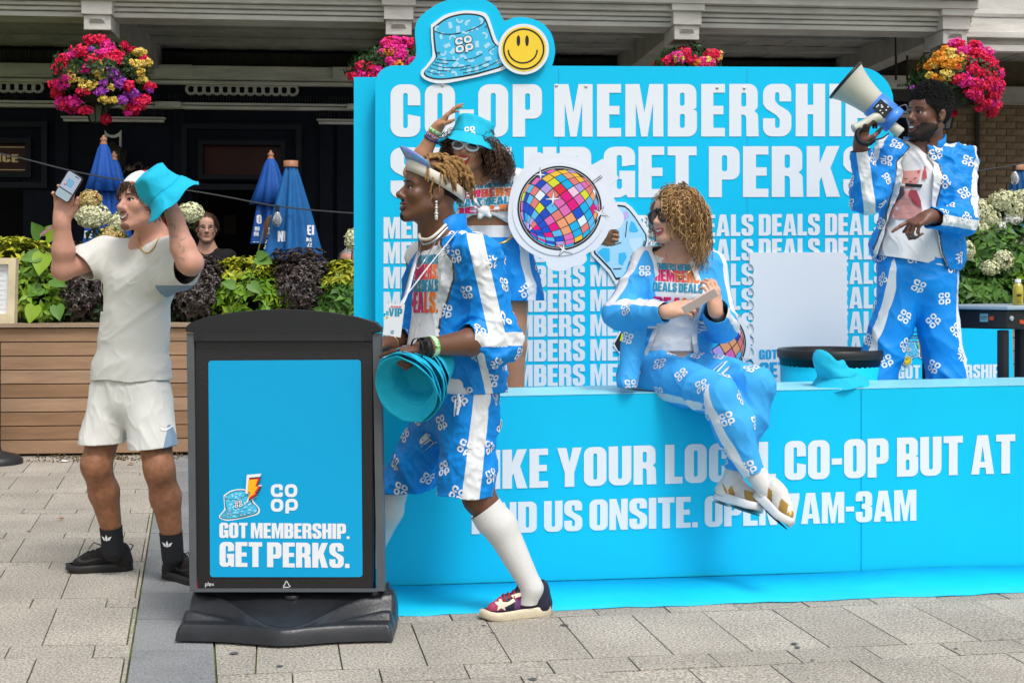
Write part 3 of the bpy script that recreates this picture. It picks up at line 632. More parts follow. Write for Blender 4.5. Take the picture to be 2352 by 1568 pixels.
# ------------------------------------------------------------------ planting
M_twig = mat('twig', (.07, .045, .025), .9)
L_yel = mat('leaf_yellow', (0, 0, 0), .5, island=[(.14, .20, .012), (.30, .34, .015), (.50, .46, .02), (.22, .28, .02), (.55, .50, .03)], spec=.35)
L_grn = mat('leaf_green', (0, 0, 0), .5, island=[(.025, .075, .012), (.06, .16, .02), (.10, .22, .03), (.04, .11, .018)], spec=.35)
L_lime = mat('leaf_lime', (0, 0, 0), .5, island=[(.07, .19, .012), (.16, .32, .015), (.24, .36, .02), (.09, .24, .02)], spec=.35)
L_pur = mat('leaf_purple', (0, 0, 0), .4, island=[(.018, .012, .014), (.05, .028, .03), (.085, .055, .05), (.03, .022, .02), (.07, .06, .03)], spec=.5)
L_dk = mat('leaf_dark', (0, 0, 0), .5, island=[(.012, .035, .010), (.03, .075, .015), (.02, .05, .012)], spec=.4)
L_blu = mat('leaf_blue', (0, 0, 0), .5, island=[(.06, .15, .12), (.10, .22, .18), (.16, .24, .24)], spec=.4)
H_crm = mat('petal_cream', (0, 0, 0), .7, island=[(.72, .70, .42), (.84, .82, .58), (.60, .64, .30), (.86, .84, .68)])
H_tan = mat('petal_tan', (0, 0, 0), .7, island=[(.60, .42, .14), (.50, .28, .07), (.70, .58, .25), (.66, .64, .34)])
H_wht = mat('petal_white', (0, 0, 0), .7, island=[(.80, .80, .72), (.86, .86, .82), (.72, .74, .60)])
def whorls(C, up, k, L, W):
    """k leaves spread in a star from each centre C"""
    n = len(C); a0 = RNG.uniform(0, 6.28, n); P, D, N = [], [], []
    up = nrm(up); ref = nrm(RNG.normal(size=(n, 3))); u = nrm(np.cross(up, ref)); w = np.cross(up, u)
    for j in range(k):
        a = a0+6.283*j/k+RNG.normal(0, .15, n); d = np.cos(a)[:, None]*u+np.sin(a)[:, None]*w+up*RNG.uniform(.05, .7, (n, 1)); P.append(C); D.append(d); N.append(up+.3*RNG.normal(size=(n, 3)))
    return leaf_mesh(np.concatenate(P), np.concatenate(D), np.concatenate(N), RNG.uniform(.7, 1.15, n*k)*L, RNG.uniform(.8, 1.1, n*k)*W)
def shell_pts(c, r, n, inner=.45):
    d = rdir(n, .25); q = RNG.uniform(inner, 1, n)**.6; bump = 1+.22*vnoise(d*2.2+c, 3); return np.array(c)+d*np.array(r)*(q*bump)[:, None], d
def bush(c, r, kind, label, group=None, dens=1., base=None):
    c = A(*c); base = A(c[0], c[1], .72) if base is None else base
    th = thing('planter_shrub', label, 'shrub', base, group)
    vol = r[0]*r[1]*r[2]
    if kind == 'yellow':
        C, d = shell_pts(c, r, int(dens*260)); hi = (C[:, 2]-c[2])/r[2] > -.05
        V, T = whorls(C[hi], d[hi]+A(0, 0, .7), 6, .076, .029); mk('foliage', V, T, L_yel, None, th, kind='stuff')
        lo = ~hi; V, T = whorls(C[lo], d[lo]+A(0, -.3, .3), 6, .075, .030); mk('lower_foliage', V, T, L_lime, None, th, kind='stuff')
    elif kind == 'purple':
        C, d = shell_pts(c, r, int(dens*1000), .55); V, T = whorls(C, d+A(0, 0, .4), 5, .034, .017); mk('foliage', V, T, L_pur, None, th, kind='stuff')
    elif kind == 'lime':
        C, d = shell_pts(c, r, int(dens*230)); V, T = whorls(C, d+A(0, -.2, .4), 5, .085, .04); mk('foliage', V, T, L_lime, None, th, kind='stuff')
    else:
        C, d = shell_pts(c, r, int(dens*260)); V, T = whorls(C, d+A(0, -.3, .3), 4, .10, .06); mk('foliage', V, T, L_grn if kind == 'green' else L_dk, None, th, kind='stuff')
    b_ = MB()
    for k in range(9):
        e = c+rdir(1, .6)[0]*np.array(r)*.8; b_.tube(spline([base+A(RNG.normal(0, .05), RNG.normal(0, .05), 0), (base+e)/2+rdir(1)[0]*.05, e], 4), [.008]*8+[.004], 4)
    b_.build('stem', M_twig, th); return th
def hyd_head(c, r, m, th, n=170, name='flower_head'):
    n = int(n*1.7); d = rdir(n); c = A(*c); P = c+d*np.array(r)*RNG.uniform(.85, 1.05, (n, 1)); P = P+RNG.normal(0, .004, P.shape); V, T = whorls(P, d+.35*rdir(n), 4, .019, .017); mk(name, V, T, m, None, th, kind='stuff')
# timber planters: every board its own part
M_wood = mat('cedar', (.235, .118, .052), .7, vscale=2.2, col2=(.42, .245, .13), stretch=(.5, 6, 9), bump=.25, bscale=14, mix=(.25, .75), detail=8)
M_woodcap = mat('weathered_cap', (.30, .20, .13), .75, vscale=3, col2=(.45, .33, .23), stretch=(.5, 5, 5), bump=.2, bscale=14)
M_soil = mat('soil', (.03, .02, .014), .95, bump=.5)
P0 = bpl(0)
def planter(x0, x1, label):
    u0, u1 = P0.px(x0, 900)[0], P0.px(x1, 900)[0]; th = thing('timber_planter', label, 'planter', P0.w((u0+u1)/2, 0, -.3))
    zt = 1.3-(742-HY)/F*10.5; zb = .02; nbd = 9; h = (zt-.03-zb)/nbd
    for k in range(nbd):
        m_ = MB(); z = zb+k*h; P0.box(m_, u0, z, u1, z+h-.007, -.03, RNG.normal(0, .0015)); o = bevel(m_.build('plank', M_wood, th), .002, 1); o.data.materials[0] = plank_m[RNG.integers(0, 4)]
        m_ = MB(); P0.box(m_, u0, z, u0-.03, z+h-.007, -.62, 0); m_.build('end_plank', M_wood, th)
        m_ = MB(); P0.box(m_, u1, z, u1+.03, z+h-.007, -.62, 0); m_.build('end_plank', M_wood, th)
    m_ = MB(); P0.box(m_, u0-.03, zt-.028, u1+.03, zt, -.62, .03); P0.box(m_, u0, .001, u1, .03, -.55, -.04); o = m_.build('cap_rail', M_woodcap, th)
    m_ = MB(); P0.box(m_, u0, .0, u1, zt-.06, -.6, -.035); m_.build('soil_bed', M_soil, th)
    return zt
def plank_var(i):
    c = [(.215, .122, .066), (.265, .160, .094), (.185, .102, .054), (.285, .178, .110)][i]
    return mat('cedar%d' % i, c, .7, vscale=1.6+.3*i, col2=tuple(x*1.75 for x in c), stretch=(.6, 7, 10), bump=.25, bscale=14, mix=(.25, .78), detail=8)
plank_m = [plank_var(i) for i in range(4)]
ZP = planter(-420, 880, 'long cedar board planter full of shrubs behind the man in white')
planter(1960, 2760, 'cedar board planter at the right behind the table legs')
def bp(px, py, t): return bpl(t).pw(px, py)
gl_ = 'shrubs in the left planter'
bush(bp(40, 612, .42), (.36, .2, .20), 'yellow', 'yellow leaved shrub behind the white menu', gl_)
bush(bp(75, 672, .30), (.34, .22, .22), 'lime', 'bright green shrub low beside the white menu frame', gl_)
bush(bp(180, 655, .32), (.30, .22, .30), 'purple', 'dark purple shrub behind the raised arm of the man in white', gl_, 1.1)
bush(bp(270, 680, .32), (.34, .2, .22), 'purple', 'dark purple shrub hidden behind the white T-shirt', gl_, .6)
bush(bp(455, 668, .30), (.25, .22, .27), 'purple', 'dark purple shrub just right of the man in white', gl_, 1.2)
bush(bp(565, 640, .38), (.28, .2, .15), 'yellow', 'yellow green shrub between two purple shrubs above the black sign', gl_)
bush(bp(570, 690, .28), (.30, .2, .20), 'lime', 'lime green shrub low behind the top of the black sign', gl_)
bush(bp(690, 652, .30), (.26, .22, .27), 'purple', 'large round purple shrub below the closed blue parasols', gl_, 1.35)
bush(bp(785, 655, .34), (.20, .2, .18), 'yellow', 'pale yellow shrub beside the edge of the blue display', gl_, .8)
bush(bp(785, 700, .28), (.24, .2, .18), 'green', 'green shrub low against the edge of the blue display', gl_, .7)
gr_ = 'plants in the right planter'
bush(bp(2270, 600, .42), (.5, .25, .46), 'green', 'tall green hydrangea bush behind the man with the megaphone', gr_, 2.4)
bush(bp(2255, 690, .26), (.45, .2, .20), 'green', 'leafy green bush low behind the black table', gr_, 1.4)
bush(bp(2110, 705, .25), (.26, .2, .14), 'lime', 'small lime shrub seen between the legs of the man with the megaphone', gr_, .6)
bush(bp(2340, 660, .36), (.3, .22, .3), 'lime', 'lime tinted shrub at the right edge beside the juice bottle', gr_, .7)
# tall hydrangea with cream heads behind the man in white
hy = thing('hydrangea', 'hydrangea with cream and tan flower heads behind the man in white', 'plant', bp(280, 741, .4))
for (x, y, r, m) in [(207, 462, (.085, .07, .07), H_tan), (213, 497, (.125, .1, .095), H_crm), (258, 545, (.10, .08, .075), H_tan), (272, 515, (.07, .06, .08), H_crm), (262, 560-15, (.07, .06, .06), H_tan), (268, 590, (.11, .09, .075), H_crm), (300, 600, (.12, .09, .06), H_crm), (437, 490, (.095, .08, .07), H_crm), (290, 480, (.05, .05, .06), H_tan)]:
    hyd_head(bp(x, y-2, .4), r, m, hy, int(150*(r[0]/.1)**2)+60)
b_ = MB(); LP, LD = [], []
for (x, y) in [(207, 480), (212, 520), (258, 560), (272, 530), (268, 600), (437, 510), (232, 560)]:
    e = bp(x, y, .4); s_ = A(bp(265, 741, .4)[0]+RNG.uniform(-.25, .25), e[1], ZP-.05); pts = spline([s_, (s_+e)/2+A(RNG.normal(0, .03), 0, 0), e], 6); b_.tube(pts, .006, 5)
    for q in (4, 6, 8, 10, 11): LP += [pts[q]]*3; LD += list(rdir(3, .2))
b_.build('stem', M_twig, hy); LP, LD = np.array(LP), np.array(LD); V, T = leaf_mesh(LP, LD, rdir(len(LP), 1), RNG.uniform(.08, .15, len(LP)), .075); mk('leaves', V, T, L_grn, None, hy, kind='stuff')
hr = thing('hydrangea', 'hydrangea with many pale cream heads beside the shoulder of the man with the megaphone', 'plant', bp(2280, 715, .4))
for (x, y, r, m) in [(2308, 462, (.12, .09, .085), H_crm), (2250, 487, (.10, .08, .10), H_crm), (2245, 525, (.09, .08, .06), H_crm), (2275, 505, (.08, .07, .07), H_crm), (2330, 480, (.09, .07, .08), H_crm), (2290, 523, (.07, .06, .05), H_wht), (2272, 512, (.05, .05, .04), H_wht), (2325, 503, (.07, .06, .04), H_wht), (2342, 560, (.09, .07, .06), H_crm), (2222, 575, (.05, .05, .07), H_crm), (2305, 597, (.07, .06, .07), H_crm), (2275, 615, (.07, .06, .055), H_crm), (2348, 455, (.08, .07, .06), H_crm)]:
    hyd_head(bp(x, y, .15 if y > 560 else .3), r, m, hr, int(150*(r[0]/.1)**2)+60)
b_ = MB()
for x in (2250, 2290, 2320): e = bp(x, 500, .3); b_.tube(spline([A(e[0]-.05, e[1], ZP), e+A(.03, 0, -.3), e], 5), .007, 5)
b_.build('stem', M_twig, hr)
h2 = thing('hydrangea', 'single cream hydrangea head poking out left of the blue display', 'plant', bp(808, 700, .45)); hyd_head(bp(811, 550, .45), (.06, .06, .075), H_crm, h2, 140)
b_ = MB(); b_.tube(spline([bp(808, 741, .45), bp(806, 640, .45), bp(810, 560, .45)], 6), .006, 5); b_.build('stem', M_twig, h2)
# tall climber shoots with heart leaves
def shoot(pts, leaves, label):
    th = thing('climber', label, 'plant', bp(*pts[0])); b_ = MB(); P_ = spline([bp(*p) for p in pts], 8); b_.tube(P_, np.linspace(.008, .004, len(P_)), 5); b_.build('stem', mat('green_stem', (.14, .20, .05), .6), th)
    for (x, y, t, L, dx, dz) in leaves:
        p = bp(x, y, t); D_ = nrm(A(dx, -.35, dz)); S_d = nrm(np.cross(D_, A(.1, -1, .4))); U_ = np.cross(S_d, D_); hp = [(0, .06, 0), (.22, -.06, .02), (.42, .06, .05), (.46, .30, .06), (.36, .60, .05), (.17, .86, .02), (0, 1.06, -.06), (-.17, .86, .02), (-.36, .60, .05), (-.46, .30, .06), (-.42, .06, .05), (-.22, -.06, .02), (0, .4, -.03)]; V = np.array([p+L*(S_d*a*.95+D_*b+U_*c) for a, b, c in hp]); T = np.array([(i, (i+1) % 12, 12) for i in range(12)]); mk('leaf', V, T, L_lime if L > .13 else L_grn, None, th)
shoot([(110, 741, .2), (102, 660, .15), (96, 560, .1)], [(100, 580, .08, .17, -.1, -1), (96, 545, .06, .13, -.3, .6), (104, 545, .06, .15, .8, .5), (92, 585, .08, .13, -1, -.3), (120, 640, .08, .13, .8, -.4), (98, 660, .1, .12, -.9, -.6), (130, 700, .05, .12, .3, -1), (80, 700, .05, .14, -.2, -1), (100, 615, .1, .12, -.7, .3)], 'tall climber with big heart shaped leaves left of the man in white')
shoot([(540, 700, .15), (575, 640, .1), (605, 528, .05)], [(590, 590, .06, .13, 1, -.4), (590, 590, .06, .10, .8, .2), (575, 650, .08, .11, .9, -.9), (540, 655, .1, .10, -.9, .2)], 'thin climber shoot leaning right above the black sign')
# fillers so soil and back of the planter read as dense growth
dk = thing('planter_shrub', 'dark leafy undergrowth low along the left planter', 'shrub', bp(430, 741, .4)); PX = RNG.uniform(-400, 830, 1500); PT = RNG.uniform(.2, .6, 1500)
C = np.array([bpl(t).w(bpl(t).px(x, 700)[0], ZP-.03+RNG.uniform(0, .30)) for x, t in zip(PX, PT)]); V, T = whorls(C, rdir(len(C), .5)+A(0, -.4, 0), 4, .07, .035); mk('foliage', V, T, L_dk, None, dk, kind='stuff')
dk = thing('planter_shrub', 'dark leafy undergrowth along the right planter', 'shrub', bp(2300, 720, .4)); PX = RNG.uniform(2000, 2700, 700); PT = RNG.uniform(.2, .6, 700)
C = np.array([bpl(t).w(bpl(t).px(x, 700)[0], ZP-.03+RNG.uniform(0, .45)) for x, t in zip(PX, PT)]); V, T = whorls(C, rdir(len(C), .5)+A(0, -.4, 0), 4, .08, .045); mk('foliage', V, T, L_dk, None, dk, kind='stuff')
# hanging flower baskets
FL = {k: mat('petal_'+k, (0, 0, 0), .6, island=c) for k, c in dict(red=[(.75, .004, .06), (.92, .012, .09), (.62, .004, .06)], pink=[(.82, .010, .26), (.92, .03, .36), (.68, .008, .22)], mauve=[(.42, .05, .55), (.55, .10, .65), (.35, .04, .42)], yellow=[(.80, .52, .05), (.85, .62, .12), (.82, .66, .22)], orange=[(.85, .28, .01), (.88, .38, .02), (.80, .20, .01)]).items()}
def basket(px, py, t, r, spots, label, n_leaf=800, hook=None):
    Q = bpl(t); c = Q.pw(px, py); k = (BO[1]+t)/F; th = thing('hanging_basket', label, 'flower basket', c, 'hanging flower baskets')
    C, d = shell_pts(c, A(r*.92, r*.80, r*.60), int(n_leaf*1.3), .5); V, T = whorls(C, d+A(0, 0, -.2), 3, .052, .032); mk('foliage', V, T, L_dk, None, th, kind='stuff')
    b_ = MB(); b_.lathe(c-A(0, 0, r*.75), [(.02, .06), (.12, .07), (.20, .18), (.22, .24)], 16); b_.build('bowl', M_spike, th)
    b_ = MB(); top = A(c[0], c[1], zs-.15)
    for a in (0, 2.1, 4.2): b_.tube([c+A(.24*math.cos(a), .24*math.sin(a), -.3*r), top], .004, 4)
    b_.tube(spline([top, top+A(.02, 0, .05), top+A(-.01, 0, .12)], 5), .007, 5); b_.build('chain', M_spike, th)
    for (x, y, s, kk) in spots:
        p = Q.pw(x, y); dx, dz = (p[0]-c[0])/r, (p[2]-c[2])/r; dep = math.sqrt(max(.03, .85-dx*dx-dz*dz))*r*.8; p = p+nb*dep
        n = int(46*(s/10)**1.3)+8; dd = rdir(n); cc = p+dd*A(1.25, 1, .85)*s*1.12*k*RNG.uniform(.4, 1.2, (n, 1)); V, T = whorls(cc, dd+A(0, -.5, 0), 4, .022, .020); mk('flower_cluster', V, T, FL[kk], None, th, kind='stuff')
        if RNG.random() < .5:
            p2 = p-nb*dep*1.7*0+A(RNG.normal(0, .05), dep*1.6, RNG.normal(0, .05)); cc = p2+dd*s*k; V, T = whorls(cc, dd, 4, .022, .022); mk('flower_cluster', V, T, FL[kk], None, th, kind='stuff')
sp1 = [(222, 102, 11, 'red'), (245, 104, 11, 'red'), (255, 112, 8, 'pink'), (200, 130, 14, 'red'), (160, 148, 12, 'red'), (178, 140, 8, 'pink'), (152, 168, 13, 'red'), (143, 200, 14, 'red'), (160, 200, 14, 'pink'), (170, 188, 10, 'pink'), (137, 218, 10, 'red'), (150, 240, 13, 'pink'), (165, 245, 13, 'red'), (180, 240, 12, 'pink'), (205, 262-3, 10, 'red'), (205, 218, 10, 'red'), (225, 150, 10, 'red'), (238, 160, 9, 'red'), (250, 135, 10, 'pink'), (275, 135, 11, 'red'), (290, 150, 12, 'red'), (300, 135, 9, 'red'), (268, 150, 8, 'red'), (215, 170, 9, 'pink'), (335, 122, 8, 'yellow'), (345, 124, 6, 'yellow'), (330, 155, 9, 'yellow'), (345, 150, 7, 'yellow'), (358, 146, 7, 'yellow'), (340, 172, 8, 'yellow'), (346, 188, 8, 'yellow'), (187, 172, 8, 'yellow'), (180, 190, 8, 'yellow'), (210, 210, 9, 'yellow'), (226, 205, 9, 'yellow'), (243, 178, 8, 'yellow'), (262, 176, 7, 'yellow'), (268, 236, 8, 'yellow'), (282, 210, 5, 'yellow'), (285, 238, 6, 'yellow'), (245, 157, 5, 'yellow'), (236, 176, 6, 'yellow'), (248, 188, 7, 'yellow'), (205, 196, 5, 'yellow'), (285, 178, 11, 'mauve'), (302, 195, 8, 'mauve'), (268, 200, 6, 'mauve'), (247, 218, 8, 'mauve'), (240, 222, 6, 'mauve'), (325, 220, 11, 'mauve'), (306, 235, 9, 'mauve'), (300, 205, 6, 'mauve'), (222, 125, 4, 'mauve'), (180, 133, 7, 'mauve'), (360, 190+10, 9, 'red'), (362, 208, 5, 'mauve'), (320, 205, 10, 'red'), (340, 240, 12, 'red'), (325, 250, 11, 'red'), (350, 232, 10, 'red'), (312, 262, 6, 'pink'), (330, 240, 9, 'pink'), (280, 120, 8, 'pink'), (350, 140, 7, 'red')]
sp1 = [(x if x < 262 else x-16, y, s, k) for x, y, s, k in sp1]
basket(230, 172, 1.45, .41, sp1, 'large hanging flower basket of red, yellow and mauve blooms at the left', 1000)
def rspots(cx, cy, rx, ry, n, kinds, seed):
    r_ = np.random.default_rng(seed); out = []
    for _ in range(n):
        a = r_.uniform(0, 6.28); q = r_.uniform(0, 1)**.5; out.append((cx+rx*q*math.cos(a), cy+ry*q*math.sin(a), r_.uniform(6, 12), kinds[r_.integers(0, len(kinds))]))
    return out
basket(893, 165, 1.45, .36, rspots(915, 135, 40, 38, 20, ['pink', 'red', 'pink', 'orange', 'pink'], 1)+rspots(845, 175, 32, 16, 14, ['pink', 'red'], 2), 'hanging basket of pink flowers half hidden behind the left of the display top', 700)
basket(1580, 165, 1.45, .34, rspots(1590, 140, 62, 18, 15, ['red', 'pink', 'red', 'yellow'], 4)+[(1590, 155, 8, 'orange'), (1612, 158, 7, 'orange'), (1545, 140, 11, 'pink'), (1525, 150, 11, 'red'), (1622, 135, 12, 'red')], 'hanging basket mostly hidden behind the middle of the display top', 600)
basket(2190, 185, 1.45, .42, rspots(2145, 160, 44, 34, 20, ['orange', 'orange', 'yellow', 'orange'], 5)+rspots(2230, 180, 62, 48, 34, ['red', 'pink', 'red', 'red'], 6)+rspots(2245, 225, 50, 34, 24, ['red', 'red', 'pink'], 7)+rspots(2205, 120, 50, 18, 12, ['red', 'pink'], 8)+[(2098, 215, 5, 'mauve'), (2092, 205, 4, 'mauve'), (2150, 122, 6, 'orange')], 'hanging basket of orange and red flowers above the man with the megaphone', 900)
# ------------------------------------------------------------------ parasols, festoon cable
M_fin = mat('finial_wood', (.38, .17, .09), .5)
def parasol(px, ytop, ybot, t, wtop, wbot, col, label, flap=True, finial=True, prints=()):
    Q = bpl(t); k = (BO[1]+t)/F; p0 = Q.pw(px, ytop); zb = Q.pw(px, ybot)[2]; th = thing('closed_parasol', label, 'parasol', A(p0[0], p0[1], 0), 'closed parasols on the terrace')
    m = mat('canvas_'+col, lin(col), .7, var=.10, vscale=14, bump=.1, bscale=300); H = p0[2]-zb; ph = RNG.uniform(0, 6)
    rf = lambda a, i: 1+(.10+.02*min(i, 6))*(math.cos(8*a+ph)+.4*math.cos(5*a+2*ph))
    prof = [(wtop*k*.25, H), (wtop*k*.5, H*.96)]+[((wtop+(wbot-wtop)*q**.9)*k*.5, H*(.96-.96*q)) for q in np.linspace(.1, 1, 9)]
    b_ = MB(); b_.lathe(A(p0[0], p0[1], zb), prof, 72, rf=rf); b_.build('canopy', m, th, True)
    if flap:
        rf2 = lambda a, i: 1+.05*i*(math.cos(8*a+ph))
        f_ = MB(); f_.lathe(A(p0[0], p0[1], p0[2]), [(wtop*k*.2, .01), (wtop*k*.6, -.04), (wtop*k*1.25, -.22), (wtop*k*1.9, -.33*1.15)], 72, rf=rf2); o = f_.build('top_flap', m, th, True); solidify(o, .006)
    b_ = MB(); b_.tube([A(p0[0], p0[1], .02), A(p0[0], p0[1], p0[2])], .022, 8); b_.lathe(A(p0[0], p0[1], 0), [(0, .06), (.25, .06), (.26, .0)], 20); b_.build('pole', mat('pole_wood', (.3, .16, .08), .5), th, True)
    b_ = MB()
    if finial: b_.lathe(A(p0[0], p0[1], p0[2]), [(.028, 0), (.030, .010), (.019, .020), (.027, .034), (.027, .046), (.012, .058), (.014, .064), (0, .078)], 14)
    else: b_.lathe(A(p0[0], p0[1], p0[2]), [(.06, -.02), (.06, .03), (0, .035)], 14)
    b_.build('finial', M_fin, th, True)
    if prints:
        bv = None
        me = th.children[0]; V = np.array([v.co for v in me.data.vertices])+np.array(th.location); bv = BVHTree.FromPolygons([tuple(v) for v in V], [tuple(f.vertices) for f in me.data.polygons]); pr = Prints()
        for s_, x, y, hpx, cond in prints:
            if s_ == '=':
                sh = [(rect(0, 0, 1, 1), [])]; X = ub*cond*k; Y = A(0, 0, hpx*k)
            else: sh, w = text(s_, .06); X = ub*hpx*k*.9; Y = A(0, 0, hpx*k)
            pr.add(wrap_print(bv, sh, Q.pw(x, y)+nb*.5, X, Y, .02, .004, 2.0))
        pr.obj('lettering', M_white, th)
    return th
parasol(668, 378, 600, 1.0, 26, 118, '#0a5c9a', 'closed teal blue parasol with white lettering in front of the navy wall', False, False, [('O', 611, 545, 22, 0), ('RO', 607, 560, 9, 0), ('RR', 604, 572, 9, 0), ('NI', 640, 556, 24, 0), ('EI', 706, 540, 22, 0), ('NA', 706, 556, 9, 0), ('ZZ', 708, 568, 9, 0)])
parasol(622, 366, 560, 1.35, 22, 84, '#084c9c', 'closed royal blue parasol just left of the teal one', True, True, [('O', 592, 515, 20, 0), ('RO', 588, 531, 9, 0), ('RR', 586, 543, 9, 0), ('=', 583, 565, 9, 14), ('=', 598, 570, 9, 15)])
parasol(238, 332, 620, .95, 20, 96, '#084a9e', 'closed royal blue parasol behind the phone hand of the man in white', True, True, [('EI', 268, 540, 20, 0), ('=', 205, 580, 11, 20), ('=', 226, 576, 11, 26), ('PE', 262, 560, 13, 0), ('PE', 200, 548, 16, 0)])
parasol(262, 368, 620, 1.5, 18, 90, '#084898', 'closed blue parasol standing farther back beside the coach lamp', True, True)
parasol(2340, 386, 640, 1.2, 24, 100, '#0a5590', 'closed teal parasol cut by the right edge of the view', False, False)
def festoon(pts, bulbs, label):
    th = thing('festoon_cable', label, 'cable', bp(*pts[0])); P_ = spline([bp(*p) for p in pts], 10); b_ = MB(); b_.tube(P_, .0065, 5); b_.build('wire', mat('cable', (.05, .05, .055), .5), th)
    for (x, y, t) in bulbs:
        p = bp(x, y, t); b_ = MB(); b_.lathe(p, [(.016, .0), (.018, -.05), (.0, -.05)], 10); o = b_.build('socket', M_black, th)
        b_ = MB(); b_.lathe(p-A(0, 0, .05), [(.015, 0), (.036, -.04), (.042, -.07), (.030, -.105), (0, -.12)], 14); b_.build('bulb', mat('bulb_glass', (.75, .74, .70), .08, trans=.75), th, True)
festoon([(-260, 312, .9), (0, 353, .85), (200, 400, .8), (480, 445, .8), (640, 474, .8), (815, 490, .8), (1000, 500, .8)], [(637, 472, .8)], 'thin festoon cable with a clear bulb strung across the left terrace')
festoon([(2050, 420, .9), (2240, 393, .95), (2330, 379, 1.0), (2480, 350, 1.1)], [(2330, 380, 1.0)], 'short festoon cable with one bulb by the right parasol')
# small menu stand at the left edge
ms = thing('menu_stand', 'white menu board in pale wooden frame with round black base', 'menu stand', at(0, 1064, 10.0)); QM = Plane(at(0, 665, 9.8), nrm(A(1, .08, 0)))
b_ = MB(); fr_o = [QM.px(*p) for p in [(-120, 590), (41, 593), (37, 742), (-120, 742)]]; fr_i = [QM.px(*p) for p in [(-105, 606), (24, 607), (21, 720), (-105, 722)]]
for i in range(4): b_.prism(QM, [fr_o[i], fr_o[(i+1) % 4], fr_i[(i+1) % 4], fr_i[i]], -.03, .05)
b_.build('frame', mat('pale_wood', (.66, .55, .36), .5, var=.2, vscale=5), ms)
b_ = MB(); b_.prism(QM, fr_i, -.02, .01); b_.build('menu_sheet', M_white, ms)
b_ = MB()
for k in range(9): stroke_px(b_, QM, [(-90+10*(k % 3), 622+k*11), (14-6*(k % 2), 622+k*11)], 1.2, .013)
b_.build('faint_text', mat('faint_ink', (.55, .56, .6), .8), ms)
b_ = MB(); c = at(-5, 1056, 10.0); c[2] = 0; b_.lathe(c, [(.17, 0), (.17, .03), (.14, .06), (.03, .09), (.02, .12), (.02, .85)], 28); b_.build('base', mat('black_metal', (.02, .02, .022), .45), ms, True)
# ------------------------------------------------------------------ the blue display: counter, ground mat, platform, backdrop
def ground(px, py): d = F*CZ/(py-HY); return at(px, py, d)
cA, cB = ground(890, 1349), ground(2352, 1304); cu = nrm(cB-cA); cn = A(cu[1], -cu[0], 0)
CP = Plane(cA, cu)                                       # counter front face
cl, cr = CP.px(800, 1200)[0], CP.px(2352, 1200)[0]+1.3
def ctop(u): return .7985+.0092*u
cnt = thing('display_counter', 'long bright blue display counter with white lettering on its front', 'counter', cA)
mb = MB(); D_ = .42; z0 = .006
def cq(u0, u1, name, m=M_cyan):
    b_ = MB(); b_.box8([CP.w(u0, z0), CP.w(u1, z0), CP.w(u1, z0, -D_), CP.w(u0, z0, -D_), CP.w(u0, ctop(u0)-.004), CP.w(u1, ctop(u1)-.004), CP.w(u1, ctop(u1)-.004, -D_), CP.w(u0, ctop(u0)-.004, -D_)]); return bevel(b_.build(name, m, cnt), .004, 2)
us = [cl]+[CP.px(x, 1100)[0] for x in (1978,)]+[cr]
for a, b in zip(us[:-1], us[1:]): cq(a+.0006, b-.0006, 'front_panel')
b_ = MB(); b_.box8([CP.w(cl, ctop(cl)-.0035, .002), CP.w(cr, ctop(cr)-.0035, .002), CP.w(cr, ctop(cr)-.0035, -D_), CP.w(cl, ctop(cl)-.0035, -D_), CP.w(cl, ctop(cl), .002), CP.w(cr, ctop(cr), .002), CP.w(cr, ctop(cr), -D_), CP.w(cl, ctop(cl), -D_)]); b_.build('counter_top', mat('skylit_blue_top', (.30, .76, .90), .35, spec=.4), cnt)  # counter blue made paler on top: sky light put into the colour
b_ = MB(); text_px(b_, CP, 'LIKE YOUR LOCAL CO-OP BUT AT', 1080, 1124, 2331, 1086, 89.5, .003, .055, .17); text_px(b_, CP, 'FIND US ONSITE. OPEN 7AM-3AM', 1083, 1226, 2104, 1194.5, 71, .003, .05, .17); b_.build('lettering', M_white, cnt, kind='stuff')
# thin vinyl mat with a slightly wavy front edge
b_ = MB(); n = 40; xs = np.linspace(790, 2600, n); fr = []; bk = []
for x in xs:
    y = 1417-(x-890)*.0376+1.2*math.sin(x*.021)+.8*math.sin(x*.06); p = ground(x, y); fr.append(A(p[0], p[1], .0025+.0008*math.sin(x*.05)))
    q = CP.pw(x, 1345); lift = .012*max(0, math.sin(x*.0042-1.2))**3; bk.append(A(q[0], q[1], .006+lift)+cn*.012)
md = [(a+b)/2+A(0, 0, .003) for a, b in zip(fr, bk)]
b_.add(fr+md+bk, [(i, i+1, n+i+1, n+i) for i in range(n-1)]+[(n+i, n+i+1, 2*n+i+1, 2*n+i) for i in range(n-1)]); vm = b_.build('floor_mat', mat('mat_vinyl', (.004, .54, .86), .5, spec=.2, var=.08, vscale=2.5, bump=.05, bscale=20), None, True); solidify(vm, .002, 1); tag(vm, 'thin glossy blue vinyl sheet on the paving along the foot of the counter', 'floor mat')
# platform behind the counter
plat = thing('platform', 'low blue platform floor hidden behind the counter', 'platform', CP.w(1.5, 0, -1)); b_ = MB(); b_.box8([CP.w(u, z, o) for z in (.004, .33) for u, o in ((cl+.05, -D_-.003), (cr-.1, -D_-.003), (cr-.1, -2.2), (cl+.05, -2.2))]); b_.build('deck', M_cyan, plat)
